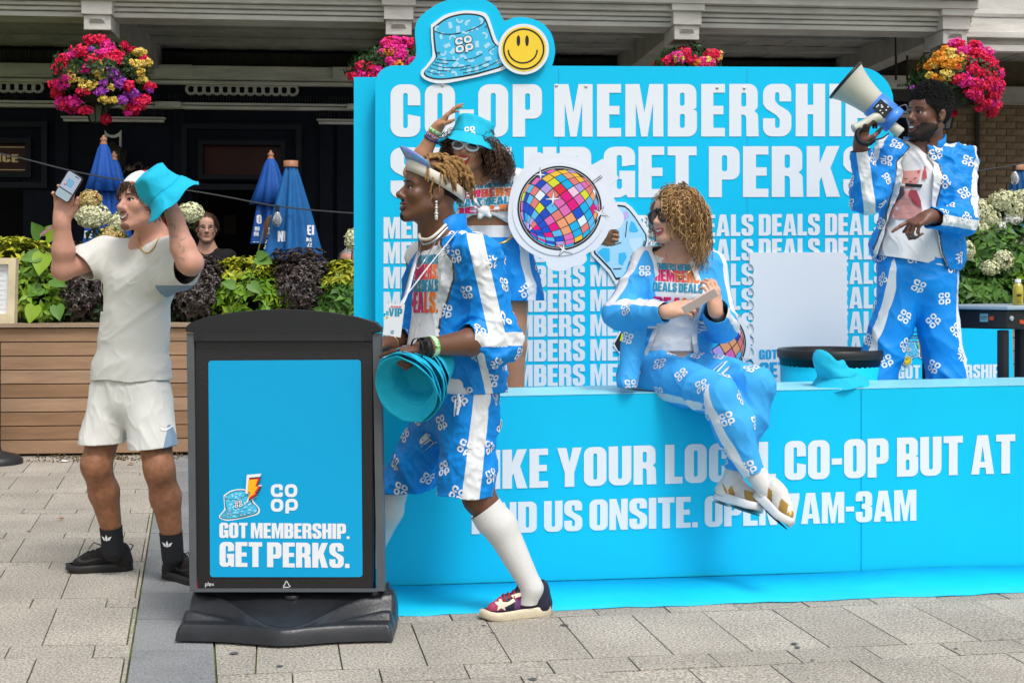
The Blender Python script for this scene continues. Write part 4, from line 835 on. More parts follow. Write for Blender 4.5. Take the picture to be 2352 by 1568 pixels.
# backdrop board
BD = 7.55; yw = math.radians(5.35); BPo = at(862, 640, BD); BU = A(math.cos(yw), math.sin(yw), .0100); BP = Plane(BPo, BU)
bdw = thing('backdrop_board', 'tall bright blue backdrop board with big white membership lettering', 'display board', BP.w(1.4, -.95))
K7 = lambda x, y: ((880+x*.2678)*.91875, y*.2678*.91875)
top = [(938, 150.6), (956, 127), (953, 74), (961, 44), (994, 16), (1030, 0), (1072, -5), (1113, 0), (1138, 15), (1152, 39), (1159, 50), (1177, 42), (1202, 40), (1241, 51), (1266, 77), (1275, 113), (1272, 138), (1268, 151.5)]
tp = [tuple(p) for p in spline(top[:11], 3)]+[tuple(p) for p in spline(top[10:], 3)[1:]]
outl = rp([(862, 151, 42), (938, 150.6)], 1)[:0]
tl = [BP.px(862, 151+42*math.sin(0)) for _ in range(1)]
def arc(cx, cy, r, a0, a1, n=8): return [(cx+r*math.cos(math.radians(a0+(a1-a0)*k/n)), cy-r*math.sin(math.radians(a0+(a1-a0)*k/n))) for k in range(n+1)]
o_px = [(862, 900)]+arc(862+42, 151+42, 42, 180, 90)+tp+arc(2052-78, 155+78, 78, 90, 0)+[(2052, 900)]
o2 = [BP.px(*p) for p in o_px]; o2[0] = (o2[0][0], -.95); o2[-1] = (o2[-1][0], -.95)
b_ = MB(); b_.prism(BP, o2, -.06, 0); bevel(b_.build('board', M_cyan, bdw), .003, 1)
b_ = MB(); sh = BP.shift(-.30); u0, v1 = sh.px(814, 188); u1 = sh.px(900, 0)[0]; sh.box(b_, u0, -.95, u1, v1, -.25, .18); b_.build('side_box', M_cyan, bdw)
b_ = MB(); text_px(b_, BP, 'CO-OP MEMBERSHIP', 897, 315, 2006, 313.5, 120.5, .003, .083, .15); b_.build('headline', M_white, bdw, kind='stuff')
b_ = MB(); text_px(b_, BP, 'SIGN UP GET PERKS', 897, 455.5, 2006, 452, 116.5, .003, .06, .16); b_.build('headline', M_white, bdw, kind='stuff')
b_ = MB()
for i in range(7):
    yl = 548.6+57.1*i; sl_ = -.0080-.0008*i; text_px(b_, BP, 'MEMBERS MEMBERS MEMBERS DEALS DEALS DEALS', 881, yl, 2034, yl+sl_*1153, 49.5, .003, .055, .19)
b_.build('repeat_lettering', M_white, bdw, kind='stuff')
b_ = MB()
for x, y in ((1016, 197), (1278, 197), (1346, 199), (1647, 202), (1709, 203), (1018, 345)): b_.lathe(BP.pw(x, y), [(.009, 0), (.009, .006), (0, .008)], 8, axis=BP.N)
b_.build('screw_heads', mat('steel', (.6, .6, .62), .3, metal=.8), bdw, kind='stuff')
b_ = MB()
for x in (1283, 1716): u = BP.px(x, 300)[0]; BP.box(b_, u-.0012, -.95, u+.0012, BP.px(x, 158)[1], .0, .0012)
b_.build('panel_seam', mat('seam', (.015, .30, .55), .5), bdw, kind='stuff')
# ---- flat printed stickers mounted on boards
C_ink = M_black; C_wht = M_white
def flatmat(n, h): return mat('print_'+n, lin(h), .5, spec=.3)
P_blue, P_lblue = flatmat('blue', '#3fc0ea'), flatmat('pale_blue', '#a8dcf5')
def hat_sticker(pl, fn, off, parent, thick=.012):
    """line-drawn bucket hat: fn maps drawing coordinates to photo-view points"""
    W = [(735, 240), (860, 150), (980, 115), (1080, 105), (1220, 120), (1270, 160), (1300, 240), (1345, 370), (1400, 440), (1470, 540), (1440, 640), (1300, 690), (1100, 738), (850, 785), (720, 765), (650, 720), (645, 670), (690, 620), (742, 545), (750, 480), (738, 360)]
    K = [(755, 262), (870, 178), (980, 142), (1080, 131), (1200, 148), (1250, 190), (1290, 300), (1330, 405), (1400, 470), (1440, 550), (1405, 622), (1280, 668), (1100, 715), (850, 750), (720, 735), (668, 690), (720, 622), (780, 545), (770, 480), (758, 360)]
    def ins(P, k): c = np.mean(P, 0); return [tuple(np.array(p)+(c-np.array(p))/np.linalg.norm(c-np.array(p))*k) for p in P]
    sm = lambda P: [tuple(p) for p in spline(P+[P[0]], 3)[:-1]]
    b_ = MB(); b_.prism(pl, [pl.px(*fn(*p)) for p in sm(W)], off, off+thick); o = b_.build('hat_sticker', C_wht, parent)
    z = off+thick; b_ = MB(); poly_px(b_, pl, [fn(*p) for p in sm(K)], z+.001); b_.build('sticker_ink', C_ink, o)
    b_ = MB(); poly_px(b_, pl, [fn(*p) for p in sm(ins(K, 16))], z+.002); b_.mi = 1
    r_ = np.random.default_rng(5); C = []
    for _ in range(400):
        x, y = r_.uniform(700, 1380), r_.uniform(160, 720); c = np.mean(K, 0)
        from_poly = sum(((K[i][1] > y) != (K[i-1][1] > y)) and (x < (K[i-1][0]-K[i][0])*(y-K[i][1])/(K[i-1][1]-K[i][1]+1e-9)+K[i][0]) for i in range(len(K))) % 2
        if not from_poly or min([1e9]+[math.hypot(x-q[0], y-q[1]) for q in C]) < 62 or min(math.hypot(x-k[0], y-k[1]) for k in sm(K)) < 46 or (960 < x < 1140 and 330 < y < 510): continue
        C.append((x, y)); a0 = r_.uniform(0, 6.28); kk = r_.integers(0, 3)
        if kk == 0: pts = [(x+34*math.cos(a0+t)*q, y+34*math.sin(a0+t)*q) for t, q in [(t, 1) for t in np.linspace(0, 3.6, 10)]+[(t, .45) for t in np.linspace(3.6, 0, 10)]]
        elif kk == 1: pts = [(x+a*math.cos(a0)-b*math.sin(a0), y+a*math.sin(a0)+b*math.cos(a0)) for a, b in ((-32, -20), (32, -16), (28, 20), (-28, 16))]
        else: pts = [(x+a*math.cos(a0)-b*math.sin(a0), y+a*math.sin(a0)+b*math.cos(a0)) for a, b in ((-36, 0), (-20, -18), (5, -22), (34, -8), (30, 14), (4, 0), (-22, 18))]
        poly_px(b_, pl, [fn(*p) for p in pts], z+.003)
    b_.mi = 2
    for L, w in ([(775, 296), (840, 322), (930, 326), (1015, 315)], 8), ([(1060, 302), (1150, 268), (1215, 232), (1245, 190)], 8), ([(792, 557), (880, 570), (972, 569)], 6), ([(770, 582), (830, 598), (897, 601)], 6), ([(748, 606), (860, 636), (1000, 634), (1108, 613)], 6), ([(722, 636), (800, 662), (922, 668)], 6), ([(700, 668), (770, 694), (870, 698)], 6), ([(1047, 566), (1140, 546), (1217, 512)], 6), ([(1005, 660), (1150, 630), (1278, 580)], 6), ([(1034, 688), (1200, 654), (1368, 576)], 6), ([(1273, 481), (1310, 455), (1340, 425)], 6), ([(790, 492), (824, 496)], 5), ([(790, 505), (826, 510)], 5), ([(1250, 245), (1256, 268)], 5), ([(1238, 252), (1243, 272)], 5):
        P = np.array([fn(*p) for p in spline(L, 5)]); stroke_px(b_, pl, P, w*abs(fn(1, 0)[0]-fn(0, 0)[0]), z+.004)
    put_logo_px(b_, pl, [fn(*p) for p in ((968, 512), (1138, 482), (960, 365), (1112, 335))], z+.005, 2, 1.16); put_logo_px(b_, pl, [fn(*p) for p in ((968, 512), (1138, 482), (960, 365), (1112, 335))], z+.006, 3, 1)
    b_.build('sticker_print', [P_blue, P_lblue, C_ink, C_wht], o, kind='stuff'); return o
def put_logo_px(b_, pl, q, off, mi, sc=1.):
    bl, br_, tl_, tr = [A(*p) for p in q]; old = b_.mi; b_.mi = mi
    def f(u, v): p = bl*(1-u)*(1-v)+br_*u*(1-v)+tl_*(1-u)*v+tr*u*v; return p
    for o, hs_ in logo():
        c = np.mean([f(*p) for p in o], 0)
        def g(p): return tuple(c+(f(*p)-c)*sc)
        poly_px(b_, pl, [g(p) for p in o], off, [[g(p) for p in h] for h in hs_])
    b_.mi = old
def smiley(pl, cx, cy, R, off, parent, thick=.014):
    b_ = MB(); b_.prism(pl, [pl.px(*p) for p in circ(cx, cy, R, n=48)], off, off+thick); o = b_.build('smiley_sticker', C_wht, parent); z = off+thick
    b_ = MB(); poly_px(b_, pl, circ(cx, cy, R*.885, n=48), z+.001); b_.mi = 1
    poly_px(b_, pl, circ(cx, cy, R*.82, n=48), z+.002, [circ(cx, cy, R*.755, n=48)])
    for dx in (-.21, .13): poly_px(b_, pl, circ(cx+dx*R, cy-.33*R, R*.072, R*.215, 18), z+.002)
    t = np.linspace(0, math.pi, 22); stroke_px(b_, pl, [(cx-.04*R+.57*R*math.cos(a), cy+.03*R+.52*R*math.sin(a)) for a in t], R*.062, z+.002)
    b_.build('smiley_print', [flatmat('yellow', '#f8d038'), C_ink], o, kind='stuff'); return o
hat_sticker(BP, K7, .002, bdw)
sx, sy = K7(1597, 470); smiley(BP, sx, sy, 235*.2678*.91875, .020, bdw)
PAL = ['#e36bb2', '#e36bb2', '#e6007e', '#b79ddc', '#b79ddc', '#e57c74', '#e57c74', '#0b4fc9', '#0b4fc9', '#5cb9e6', '#07b0e6', '#f0a070', '#d8dc32', '#f2c23a', '#e3273c', '#e4eef8', '#f3c6dc', '#1d49b8']
M_pal = [flatmat('tile%d' % i, h) for i, h in enumerate(sorted(set(PAL)))]; PALI = [sorted(set(PAL)).index(h) for h in PAL]
def disco(b_, pl, cx, cy, R, off, pole2, nlat=13, nlon=22, seed=1):
    """mirror ball drawn flat: tiles of a sphere seen with its pole near the rim"""
    r_ = np.random.default_rng(seed); q = A(pole2[0], -pole2[1]); q = q/np.linalg.norm(q)*.965; ax = A(q[0], q[1], math.sqrt(1-q@q)); u = nrm(np.cross(A(0, 0, 1), ax)); w = np.cross(ax, u)
    b_.mi = 0; poly_px(b_, pl, circ(cx, cy, R, n=64), off); b_.mi = 1; poly_px(b_, pl, circ(cx, cy, R*.955, n=64), off+.0007)
    b_.mi = 0; poly_px(b_, pl, circ(cx, cy, R*.945, n=64), off+.0011)
    for i in range(nlat):
        t0, t1 = math.pi*(i+.25)/nlat, math.pi*(i+1.25)/nlat
        for j in range(nlon):
            a0, a1 = 2*math.pi*j/nlon, 2*math.pi*(j+1)/nlon; g = .05
            pts = []
            for t_, a_ in [(t0+(t1-t0)*g, a0+(a1-a0)*g), (t0+(t1-t0)*g, (a0+a1)/2), (t0+(t1-t0)*g, a1-(a1-a0)*g), (t1-(t1-t0)*g, a1-(a1-a0)*g), (t1-(t1-t0)*g, (a0+a1)/2), (t1-(t1-t0)*g, a0+(a1-a0)*g)]:
                pts.append(ax*math.cos(t_)+math.sin(t_)*(u*math.cos(a_)+w*math.sin(a_)))
            if min(p[2] for p in pts) < .06: continue
            c2 = 1+(.45-1)*0; b_.mi = 2+PALI[r_.integers(0, len(PALI))]
            if i < 3 and r_.random() < .6: b_.mi = 2+PALI[[9, 10, 7, 2, 8][r_.integers(0, 5)]]
            poly_px(b_, pl, [(cx+p[0]*R*.94, cy-p[1]*R*.94) for p in pts], off+.0016)
def star4(b_, pl, pts, c, off, mi_ink=0, mi_w=1):
    """four pointed sparkle: tips pts around centre c"""
    out = []; n = len(pts)
    for i in range(n):
        a, b = A(*pts[i]), A(*pts[(i+1) % n]); m = A(*c)*.72+(a+b)/2*.28; out += [tuple(a), tuple(a*.35+m*.65), tuple(m), tuple(b*.35+m*.65)]
    b_.mi = mi_ink; poly_px(b_, pl, out, off); cc = A(*c); b_.mi = mi_w; poly_px(b_, pl, [tuple(cc+(A(*p)-cc)*.80) for p in out], off+.0007)
# glove-like pale sticker, second ball, bolt and the plain white card on the backdrop
K8 = lambda x, y: ((1240+x*.2296)*.91875, (360+y*.2296)*.91875)
b_ = MB(); O1 = [(1050, 640), (1325, 632), (1405, 636), (1475, 690), (1540, 775), (1660, 965), (1668, 1050), (1600, 1300), (1420, 1500), (1300, 1530), (1225, 1405), (1040, 1210), (960, 900)]
b_.prism(BP, [BP.px(*K8(*p)) for p in O1], .004, .014); ds = b_.build('dice_sticker', C_wht, bdw)
b_ = MB(); I1 = [(1080, 690), (1330, 664), (1395, 672), (1450, 716), (1515, 800), (1632, 985), (1638, 1050), (1570, 1290), (1400, 1470), (1300, 1480), (1240, 1375), (1065, 1195), (1000, 900)]
poly_px(b_, BP, [K8(*p) for p in I1], .015); b_.mi = 1; c_ = np.mean(I1, 0); poly_px(b_, BP, [K8(*(np.array(p)+(c_-np.array(p))*.055)) for p in I1], .016); b_.mi = 2
for q in ([(1380, 745), (1425, 730), (1440, 790), (1400, 830), (1375, 800)],):
    b_.mi = 4; poly_px(b_, BP, [K8(*p) for p in q], .017)
b_.mi = 2
for q in ([(1460, 840), (1500, 860), (1545, 950), (1500, 965), (1440, 950)], [(1100, 1180), (1160, 1130), (1230, 1140), (1235, 1270), (1200, 1290), (1150, 1230)], [(1330, 1190), (1400, 1180), (1420, 1230), (1370, 1320), (1330, 1300)]): poly_px(b_, BP, [K8(*p) for p in q], .017)
b_.mi = 3
for q in ([(1440, 1030), (1590, 1020), (1580, 1100), (1500, 1190), (1450, 1110)],): poly_px(b_, BP, [K8(*p) for p in q], .017)
b_.mi = 0
for L in ([(1422, 842), (1412, 930), (1403, 1018)], [(1232, 1090), (1300, 1092), (1358, 1072)], [(1610, 1055), (1592, 1125)], [(1270, 1360), (1360, 1355)]): stroke_px(b_, BP, [K8(*p) for p in L], 2.0, .018)
b_.build('dice_print', [C_ink, flatmat('ice', '#aadcf8'), flatmat('sky', '#3bbdf0'), flatmat('ice2', '#c8e6fa'), flatmat('lilac', '#c6b2e6')], ds, kind='stuff')
K3 = lambda x, y: ((1500+x*.3444)*.91875, (440+y*.3444)*.91875)
cx, cy = K3(800, 1215); b_ = MB(); b_.prism(BP, [BP.px(*p) for p in circ(cx, cy, 92, n=40)], .004, .012); sb = b_.build('ball_sticker', C_wht, bdw)
b_ = MB(); disco(b_, BP, cx, cy, 81, .013, (-1, .75), seed=9, nlat=11, nlon=18); star4(b_, BP, [K3(*p) for p in ((960, 985), (1035, 995), (1010, 1085), (915, 1040))], K3(970, 1030), .0155); star4(b_, BP, [K3(*p) for p in ((1020, 1290), (1108, 1320), (1060, 1360), (1010, 1400))], K3(1040, 1340), .0155); b_.build('ball_print', [C_ink, C_wht]+M_pal, sb, kind='stuff')
b_ = MB(); b_.prism(BP, [BP.px(*K3(*p)) for p in ((140, 1120), (300, 1100), (300, 1300), (140, 1290), (92, 1230))], .004, .01); bs = b_.build('bolt_sticker', C_wht, bdw)
b_ = MB(); poly_px(b_, BP, [K3(*p) for p in ((150, 1130), (300, 1115), (300, 1280), (130, 1270), (102, 1215), (128, 1170))], .011); b_.mi = 1; poly_px(b_, BP, [K3(*p) for p in ((155, 1140), (290, 1120), (290, 1200), (140, 1195))], .012); b_.build('bolt_print', [C_ink, flatmat('acid', '#d8dc2c')], bs, kind='stuff')
K6 = lambda x, y: ((1850+x*.3019)*.91875, (600+y*.3019)*.91875)
out = [(78, 1240)]
for k in range(10, -1, -1):                               # scalloped left edge
    yy = 150+k*98
    for a in np.linspace(90, 270, 7): out.append((75-36*math.cos(math.radians(a))*-1*-1, yy+49*math.sin(math.radians(a))*1)) if k else None
out += [(78, 104), (840, 100), (866, 112), (878, 140), (886, 1240)]
b_ = MB(); b_.prism(BP, [BP.px(*K6(*p)) for p in out], .004, .012); wc = b_.build('white_card', M_white, bdw)
b_ = MB(); text_px(b_, BP, 'GOT MEMBERSHIP.', *K6(152, 985), *K6(850, 975), 78*.2774, .014, .05); text_px(b_, BP, 'GET PERKS.', *K6(155, 1135), *K6(850, 1122), 124*.2774, .014, .05); b_.build('card_lettering', flatmat('card_blue', '#17a6dd'), wc, kind='stuff')
# ---- second low panel on the right
PN = Plane(at(2040, 872, 8.7), nrm(A(1, .10, 0))); pn = thing('side_panel', 'lower blue panel reading got membership behind the black table', 'display board', PN.w(.3, -.6))
o2 = [PN.px(*p) for p in ((2020, 744), (2325, 744), (2334, 900), (2020, 900))]; o2[2] = (o2[2][0], -.55); o2[3] = (o2[3][0], -.55); b_ = MB(); b_.prism(PN, o2, -.04, 0); b_.build('board', M_cyan, pn)
b_ = MB(); text_px(b_, PN, 'GOT MEMBERSHIP?', *K6(1300, 1148), *K6(2212, 1138), 31, .003, .05); text_px(b_, PN, 'GET PERKS', *K6(1330, 1265), *K6(2180, 1255), 26, .003, .05); b_.build('lettering', M_white, pn, kind='stuff')
hat_sticker(PN, lambda x, y: K6(1300+(x-640)*.222, 830+(y-105)*.238), .002, pn, .004); smiley(PN, *K6(1377, 998), 11, .010, pn, .004)
KS = lambda x, y: K6(1465+x, 805+y); b_ = MB(); b_.prism(PN, [PN.px(*KS(*p)) for p in ((0, 30), (30, 2), (105, 4), (122, 20), (125, 175), (60, 185), (15, 165), (10, 90))], .002, .006); ss = b_.build('speaker_sticker', C_wht, pn)
b_ = MB(); poly_px(b_, PN, [KS(*p) for p in ((22, 12), (104, 12), (112, 24), (116, 168), (60, 176), (24, 160))], .007); b_.mi = 1; poly_px(b_, PN, [KS(*p) for p in circ(82, 48, 24, n=18)], .008, [[KS(*p) for p in circ(82, 48, 13, n=14)]]); poly_px(b_, PN, [KS(*p) for p in circ(86, 115, 28, 34, 20)], .008, [[KS(*p) for p in circ(86, 115, 14, 18, 14)]]); b_.mi = 2; poly_px(b_, PN, [KS(*p) for p in circ(20, 65, 14, 30, 16)], .008); b_.build('speaker_print', [flatmat('charcoal', '#4a4a54'), flatmat('grey', '#8d8d98'), flatmat('lime', '#a8c81e')], ss, kind='stuff')
# ---- round bin, table, bottle
bc = at(1910, 802, 7.0); R = 124*7.0/F; bin_ = thing('round_bin', 'big round blue bin with a thick black rim behind the counter', 'bin', A(bc[0], bc[1], .33))
b_ = MB(); b_.lathe(A(bc[0], bc[1], 0), [(R*.89, .33), (R*.945, bc[2]-.03), (R*.88, bc[2]-.03), (R*.84, .36), (0, .35)], 48); b_.build('bin_body', M_cyan, bin_, True)
b_ = MB(); prof = [(R*.99, bc[2]-.040), (R*1.0, bc[2]-.025), (R*.995, bc[2]-.002), (R*.97, bc[2]+.004), (R*.90, bc[2]), (R*.86, bc[2]-.03), (R*.86, bc[2]-.2), (R*.965, bc[2]-.040), (R*.99, bc[2]-.040)]; b_.lathe(A(bc[0], bc[1], 0), prof, 56); b_.build('bin_rim', mat('black_plastic', (.014, .014, .016), .38), bin_, True)
b_ = MB(); QB = Plane(A(bc[0], bc[1]-R*.93, 0), A(1, 0, 0))
M_blk = MATS['black_plastic']
tb = thing('bar_table', 'black folding bar table with pale top at the right edge', 'table', at(2330, 900, 7.4)*A(1, 1, 0)+A(0, 0, .33))
tz = CZ+(HY-712)*7.3/F; c0 = at(2313, 712, 7.05); ta = math.radians(-28); t1 = A(math.cos(math.radians(22)), math.sin(math.radians(22)), 0); t2 = A(-math.sin(math.radians(52)), math.cos(math.radians(52)), 0)
tz = c0[2]
def tbox(nm, a0, a1, b0, b1, z0_, z1_, m):
    b_ = MB(); b_.box8([c0*A(1, 1, 0)+t1*a+t2*b+A(0, 0, z) for z in (z0_, z1_) for a, b in ((a0, b0), (a1, b0), (a1, b1), (a0, b1))]); return bevel(b_.build(nm, m, tb), .006, 2)
tbox('table_top', -.02, .75, -.02, .52, tz+.0, tz+.022, mat('pale_top', (.34, .42, .5), .3)); tbox('apron', 0, .7, 0, .48, tz-.095, tz-.002, M_blk)
for a, b in ((.005, .02), (.62, .02), (.02, .42), (.62, .42)): tbox('leg', a, a+.036, b, b+.036, .33, tz-.1, M_blk)
b_ = MB(); q = lambda s, z: c0*A(1, 1, 0)+t2*s-nrm(np.cross(t2, A(0, 0, 1)))*.0+nrm(A(-t2[1], t2[0], 0))*(.004)+A(0, 0, z)
TP_ = Plane(c0*A(1, 1, 0)+A(0, 0, tz), -t2)
TP_ = Plane(c0*A(1, 1, 0)+A(0, 0, tz-.0), t2*-1)
def tq(mb_, x0, y0, x1, y1, off): poly_px(mb_, TP_, [(x0, y0), (x1, y0), (x1, y1), (x0, y1)], off)
tq(b_, 2251, 720, 2270, 739, .003); b_.mi = 1; tq(b_, 2253, 727, 2268, 728.5, .004); tq(b_, 2253, 731, 2266, 732, .004); b_.build('asset_label', [flatmat('lab', '#6fa3b4'), C_ink], tb, kind='stuff')
b_ = MB(); text_px(b_, TP_, 'HIO', 2273, 735, 2283, 735, 9, .003); TP2 = Plane(c0*A(1, 1, 0)+A(0, 0, tz), t1); text_px(b_, TP2, 'HIO', 2341, 743, 2352, 744, 9, .003); b_.build('asset_letters', flatmat('orange', '#d8552a'), tb, kind='stuff')
b_ = MB(); b_.lathe(TP2.pw(2322, 731, .002), [(.014, 0), (.012, .006), (0, .008)], 12, axis=TP2.N); b_.build('bolt', MATS['steel'], tb)
bt0 = at(2338, 709, 7.2); bt0[2] = tz+.022; bt = thing('juice_bottle', 'yellow juice bottle with white cap on the black table', 'bottle', bt0)
b_ = MB(); hb = 60*7.2/F; b_.lathe(bt0, [(0, 0), (.024, 0), (.026, .004), (.026, hb*.68), (.022, hb*.78), (.013, hb*.84), (.013, hb*.86)], 20); b_.build('bottle', mat('juice', (.50, .40, .03), .2, spec=.6, coat=.5), bt, True)
b_ = MB(); b_.lathe(bt0, [(.0155, hb*.855), (.0155, hb*.985), (0, hb)], 16); b_.build('cap', M_white, bt, True)
b_ = MB(); QBt = Plane(bt0-A(0, .027, 0), A(1, 0, 0)); text_px(b_, QBt, 'DRI', 2335, 681, 2346, 681, 6, .002); [stroke_px(b_, QBt, [(2334, y), (2346, y)], .8, .002) for y in (687, 690, 693, 696)]; b_.build('label_print', C_ink, bt, kind='stuff')
# ------------------------------------------------------------------ forecourt sign
M_frame = mat('grey_alu', (.105, .115, .125), .4, metal=.2, var=.1, vscale=6); M_pan = mat('sign_black', (.016, .013, .015), .28, spec=.5, bump=.06, bscale=120)
sd = 5.26; SP = Plane(at(655, 1200, sd), nrm(A(1, .012, 0)), nrm(A(0, .045, 1))); sg = thing('forecourt_sign', 'black freestanding poster sign with blue membership poster on a moulded base', 'sign', ground(655, 1482)+A(0, .2, 0))
TK = .075
def sbox(nm, x0, y0, x1, y1, o0, o1, m, bv=.004):
    b_ = MB(); b_.prism(SP, [SP.px(*p) for p in ((x0, y0), (x1, y0), (x1, y1), (x0, y1))], o0, o1); return bevel(b_.build(nm, m, sg), bv, 2)
b_ = MB()
for x0, x1, xb0, xb1 in ((430, 447, 437, 453), (856, 874, 866, 883)):
    b_.prism(SP, [SP.px(*p) for p in ((x0, 765), (x1, 765), (xb1, 1356), (xb0, 1356))], -TK, .012); bevel(b_.build('side_rail', M_frame, sg), .006, 2); b_ = MB()
sbox('panel', 447, 780, 857, 1356, -TK+.01, 0, M_pan)
hd = [(430, 762), (428, 752), (440, 741), (480, 727), (540, 717), (600, 711.5), (650, 710), (700, 711.5), (760, 717), (820, 727), (862, 740), (875, 751), (875, 762), (856, 764), (856, 784), (448, 784), (448, 764)]
b_ = MB(); b_.prism(SP, [SP.px(*p) for p in hd], -TK-.01, .022); bevel(b_.build('header', M_blk, sg), .008, 3)
b_ = MB(); b_.prism(SP, [SP.px(*p) for p in ((470, 768), (840, 768), (838, 783), (468, 783))], .0225, .024); b_.build('header_step', M_pan, sg)
b_ = MB(); b_.prism(SP, [SP.px(*p) for p in rp([(479, 828, 7), (829, 826, 7), (833, 1324, 7), (483, 1324, 7)])], .001, .004); ps = b_.build('poster', mat('poster_blue', (.002, .36, .68), .4, spec=.25), sg)
b_ = MB(); text_px(b_, SP, 'GOT MEMBERSHIP.', 504.5, 1234, 803, 1236.5, 35, .0055, .05); text_px(b_, SP, 'GET PERKS.', 505, 1300, 803, 1303, 57, .0055, .05, .14); put_logo_px(b_, SP, [(622.6, 1178), (684.6, 1178), (622.6, 1111), (684.6, 1111)], .0055, 0); b_.build('poster_lettering', M_white, ps, kind='stuff')
hat_sticker(SP, lambda x, y: (504+(x-645)*.113, 1122+(y-105)*.107), .004, sg, .0008).name = 'hat_print'
K4 = lambda x, y: ((430+x*.587)*.91875, (740+y*.587)*.91875)
bo = [(327, 772), (375, 768), (362, 806), (378, 806), (357, 838), (362, 842), (322, 868), (338, 836), (322, 834)]; c_ = np.mean(bo, 0)
b_ = MB(); sc = lambda k: [K4(*(c_+(np.array(p)-c_)*k)) for p in bo]; poly_px(b_, SP, sc(1.28), .0115); b_.mi = 1; poly_px(b_, SP, [(x+3, y+1) for x, y in sc(1.06)], .0118); b_.mi = 2; poly_px(b_, SP, [(x+2, y+.5) for x, y in sc(.94)], .0121); b_.mi = 3; poly_px(b_, SP, [(x-1.5, y) for x, y in sc(.82)], .0124); b_.build('bolt_print', [C_wht, C_ink, flatmat('red', '#d4342c'), flatmat('gold', '#f4b51e')], ps, kind='stuff')
b_ = MB(); w_ = 1.5
for L in ([(472, 1339), (472, 1348)], [(472, 1339), (476, 1339), (476, 1344), (472, 1344)], [(478.5, 1335), (478.5, 1344)], [(481, 1341.5), (485, 1341.5), (485, 1339), (481, 1339), (481, 1344), (485, 1344)], [(487, 1339), (491, 1344)], [(491, 1339), (487, 1344)]): stroke_px(b_, SP, L, w_, .002) if len(L) == 2 else [stroke_px(b_, SP, L[i:i+2], w_, .002+.0001*i) for i in range(len(L)-1)]
for a, b, c in (((651, 1346), (657.5, 1334.5), 0), ((659.5, 1334.5), (665.5, 1345), 1), ((664, 1347.5), (652.5, 1347.5), 2)):
    stroke_px(b_, SP, [a, b], 2.2, .002); d_ = nrm(A(*b)-A(*a)); p_ = A(-d_[1], d_[0]); poly_px(b_, SP, [tuple(A(*b)+d_*2.5), tuple(A(*b)+p_*3), tuple(A(*b)-p_*3)], .0023)
b_.build('small_marks', mat('pale_mark', (.6, .6, .6), .5), sg, kind='stuff')
b_ = MB()
for q in ([(452, 1322), (452, 1354), (474, 1354), (455, 1350)], [(858, 1352), (858, 1356), (832, 1356), (855, 1354)]): poly_px(b_, SP, q, .0015)
b_.build('red_corner', mat('red_tab', (.5, .01, .03), .4), sg, kind='stuff')
b_ = MB(); b_.prism(SP, [SP.px(*p) for p in ((447, 1350), (868, 1350), (868, 1357), (447, 1357))], .001, .016); b_.build('lower_channel', M_frame, sg)
# moulded base: a height field with a scooped middle and two stepped lobes
def bs(e): return 1/(1+math.exp(-e))
xs = np.linspace(-.385, .385, 120); ys = np.linspace(0, 1, 70); g0 = ground(650, 1480)
V = []
def base_front(x): return -.050*math.exp(-(x/.15)**2)+.018*min(1, abs(x)/.35)
pz = SP.pw(650, 1356)[2]
for x in xs:
    ax_ = abs(x); fr = base_front(x); bk = .30
    for t in ys:
        y = fr+(bk-fr)*t
        # edge of the scoop: bell curve sweeping from the panel feet down to the front lip
        q = .235*(1-math.exp(-(ax_/.215)**2.3))+.004; zr = .050+(pz-.065)*(1-math.exp(-(ax_/.20)**2))
        if y > q:
            s = np.clip((y-q)/(.235-q+1e-3), 0, 1); z = min(zr+(pz-.012-zr)*s**.8-.014*math.sin(3.14*s), pz-.004)+.006*math.exp(-((y-q)/.010)**2)
        else:
            s = np.clip((q-y)/.05, 0, 1); s = s*s*(3-2*s); z = zr*(1-s)+.066*s; wedge = (ax_-.20)/.17
            if wedge > 0: z += .030*np.clip(wedge*1.2, 0, 1)*(1-np.clip(abs(y-.085-.03*wedge)/(.012+.022*wedge), 0, 1)**3)
            z = min(z, .155)
        e = min(t*(bk-fr), .385-ax_+.002, 1); z *= np.clip(.55+e/.012*.45, .55, 1) if e < .012 else 1
        z = max(z, .02); V.append(A(g0[0]+x, g0[1]+y, z))
nx_, ny_ = len(xs), len(ys); Fq = [(i*ny_+j, (i+1)*ny_+j, (i+1)*ny_+j+1, i*ny_+j+1) for i in range(nx_-1) for j in range(ny_-1)]
rim = [i*ny_ for i in range(nx_)]+[(nx_-1)*ny_+j for j in range(1, ny_)]+[i*ny_+ny_-1 for i in range(nx_-2, -1, -1)]+[j for j in range(ny_-2, 0, -1)]
lowv = []; n0 = len(V)
for i in rim: p = V[i]; c = A(g0[0], g0[1]+.15, 0); V.append(A(p[0]+(p[0]-c[0])*.012, p[1]+(p[1]-c[1])*.02, .002))
Fq += [(rim[k], n0+k, n0+(k+1) % len(rim), rim[(k+1) % len(rim)]) for k in range(len(rim))]
o = mk('base', V, Fq, mat('base_plastic', (.017, .018, .021), .36, spec=.5, var=.25, vscale=7, bump=.12, bscale=90), None, sg, True); smm = o.modifiers.new('s', 'SMOOTH'); smm.factor = .5; smm.iterations = 3
b_ = MB(); c_ = A(g0[0]+.0, g0[1]+.215, pz-.034); b_.lathe(c_, [(.030, 0), (.034, .016), (.028, .018), (.022, .0), (0, -.004)], 20); b_.build('filler_cap', M_blk, sg, True)
b_ = MB(); b_.lathe(at(882, 1370, 5.35), [(.03, -.02), (.055, -.02), (.055, .02), (.03, .02)], 20, axis=A(1, 0, 0)); b_.build('roller', M_blk, sg, True)
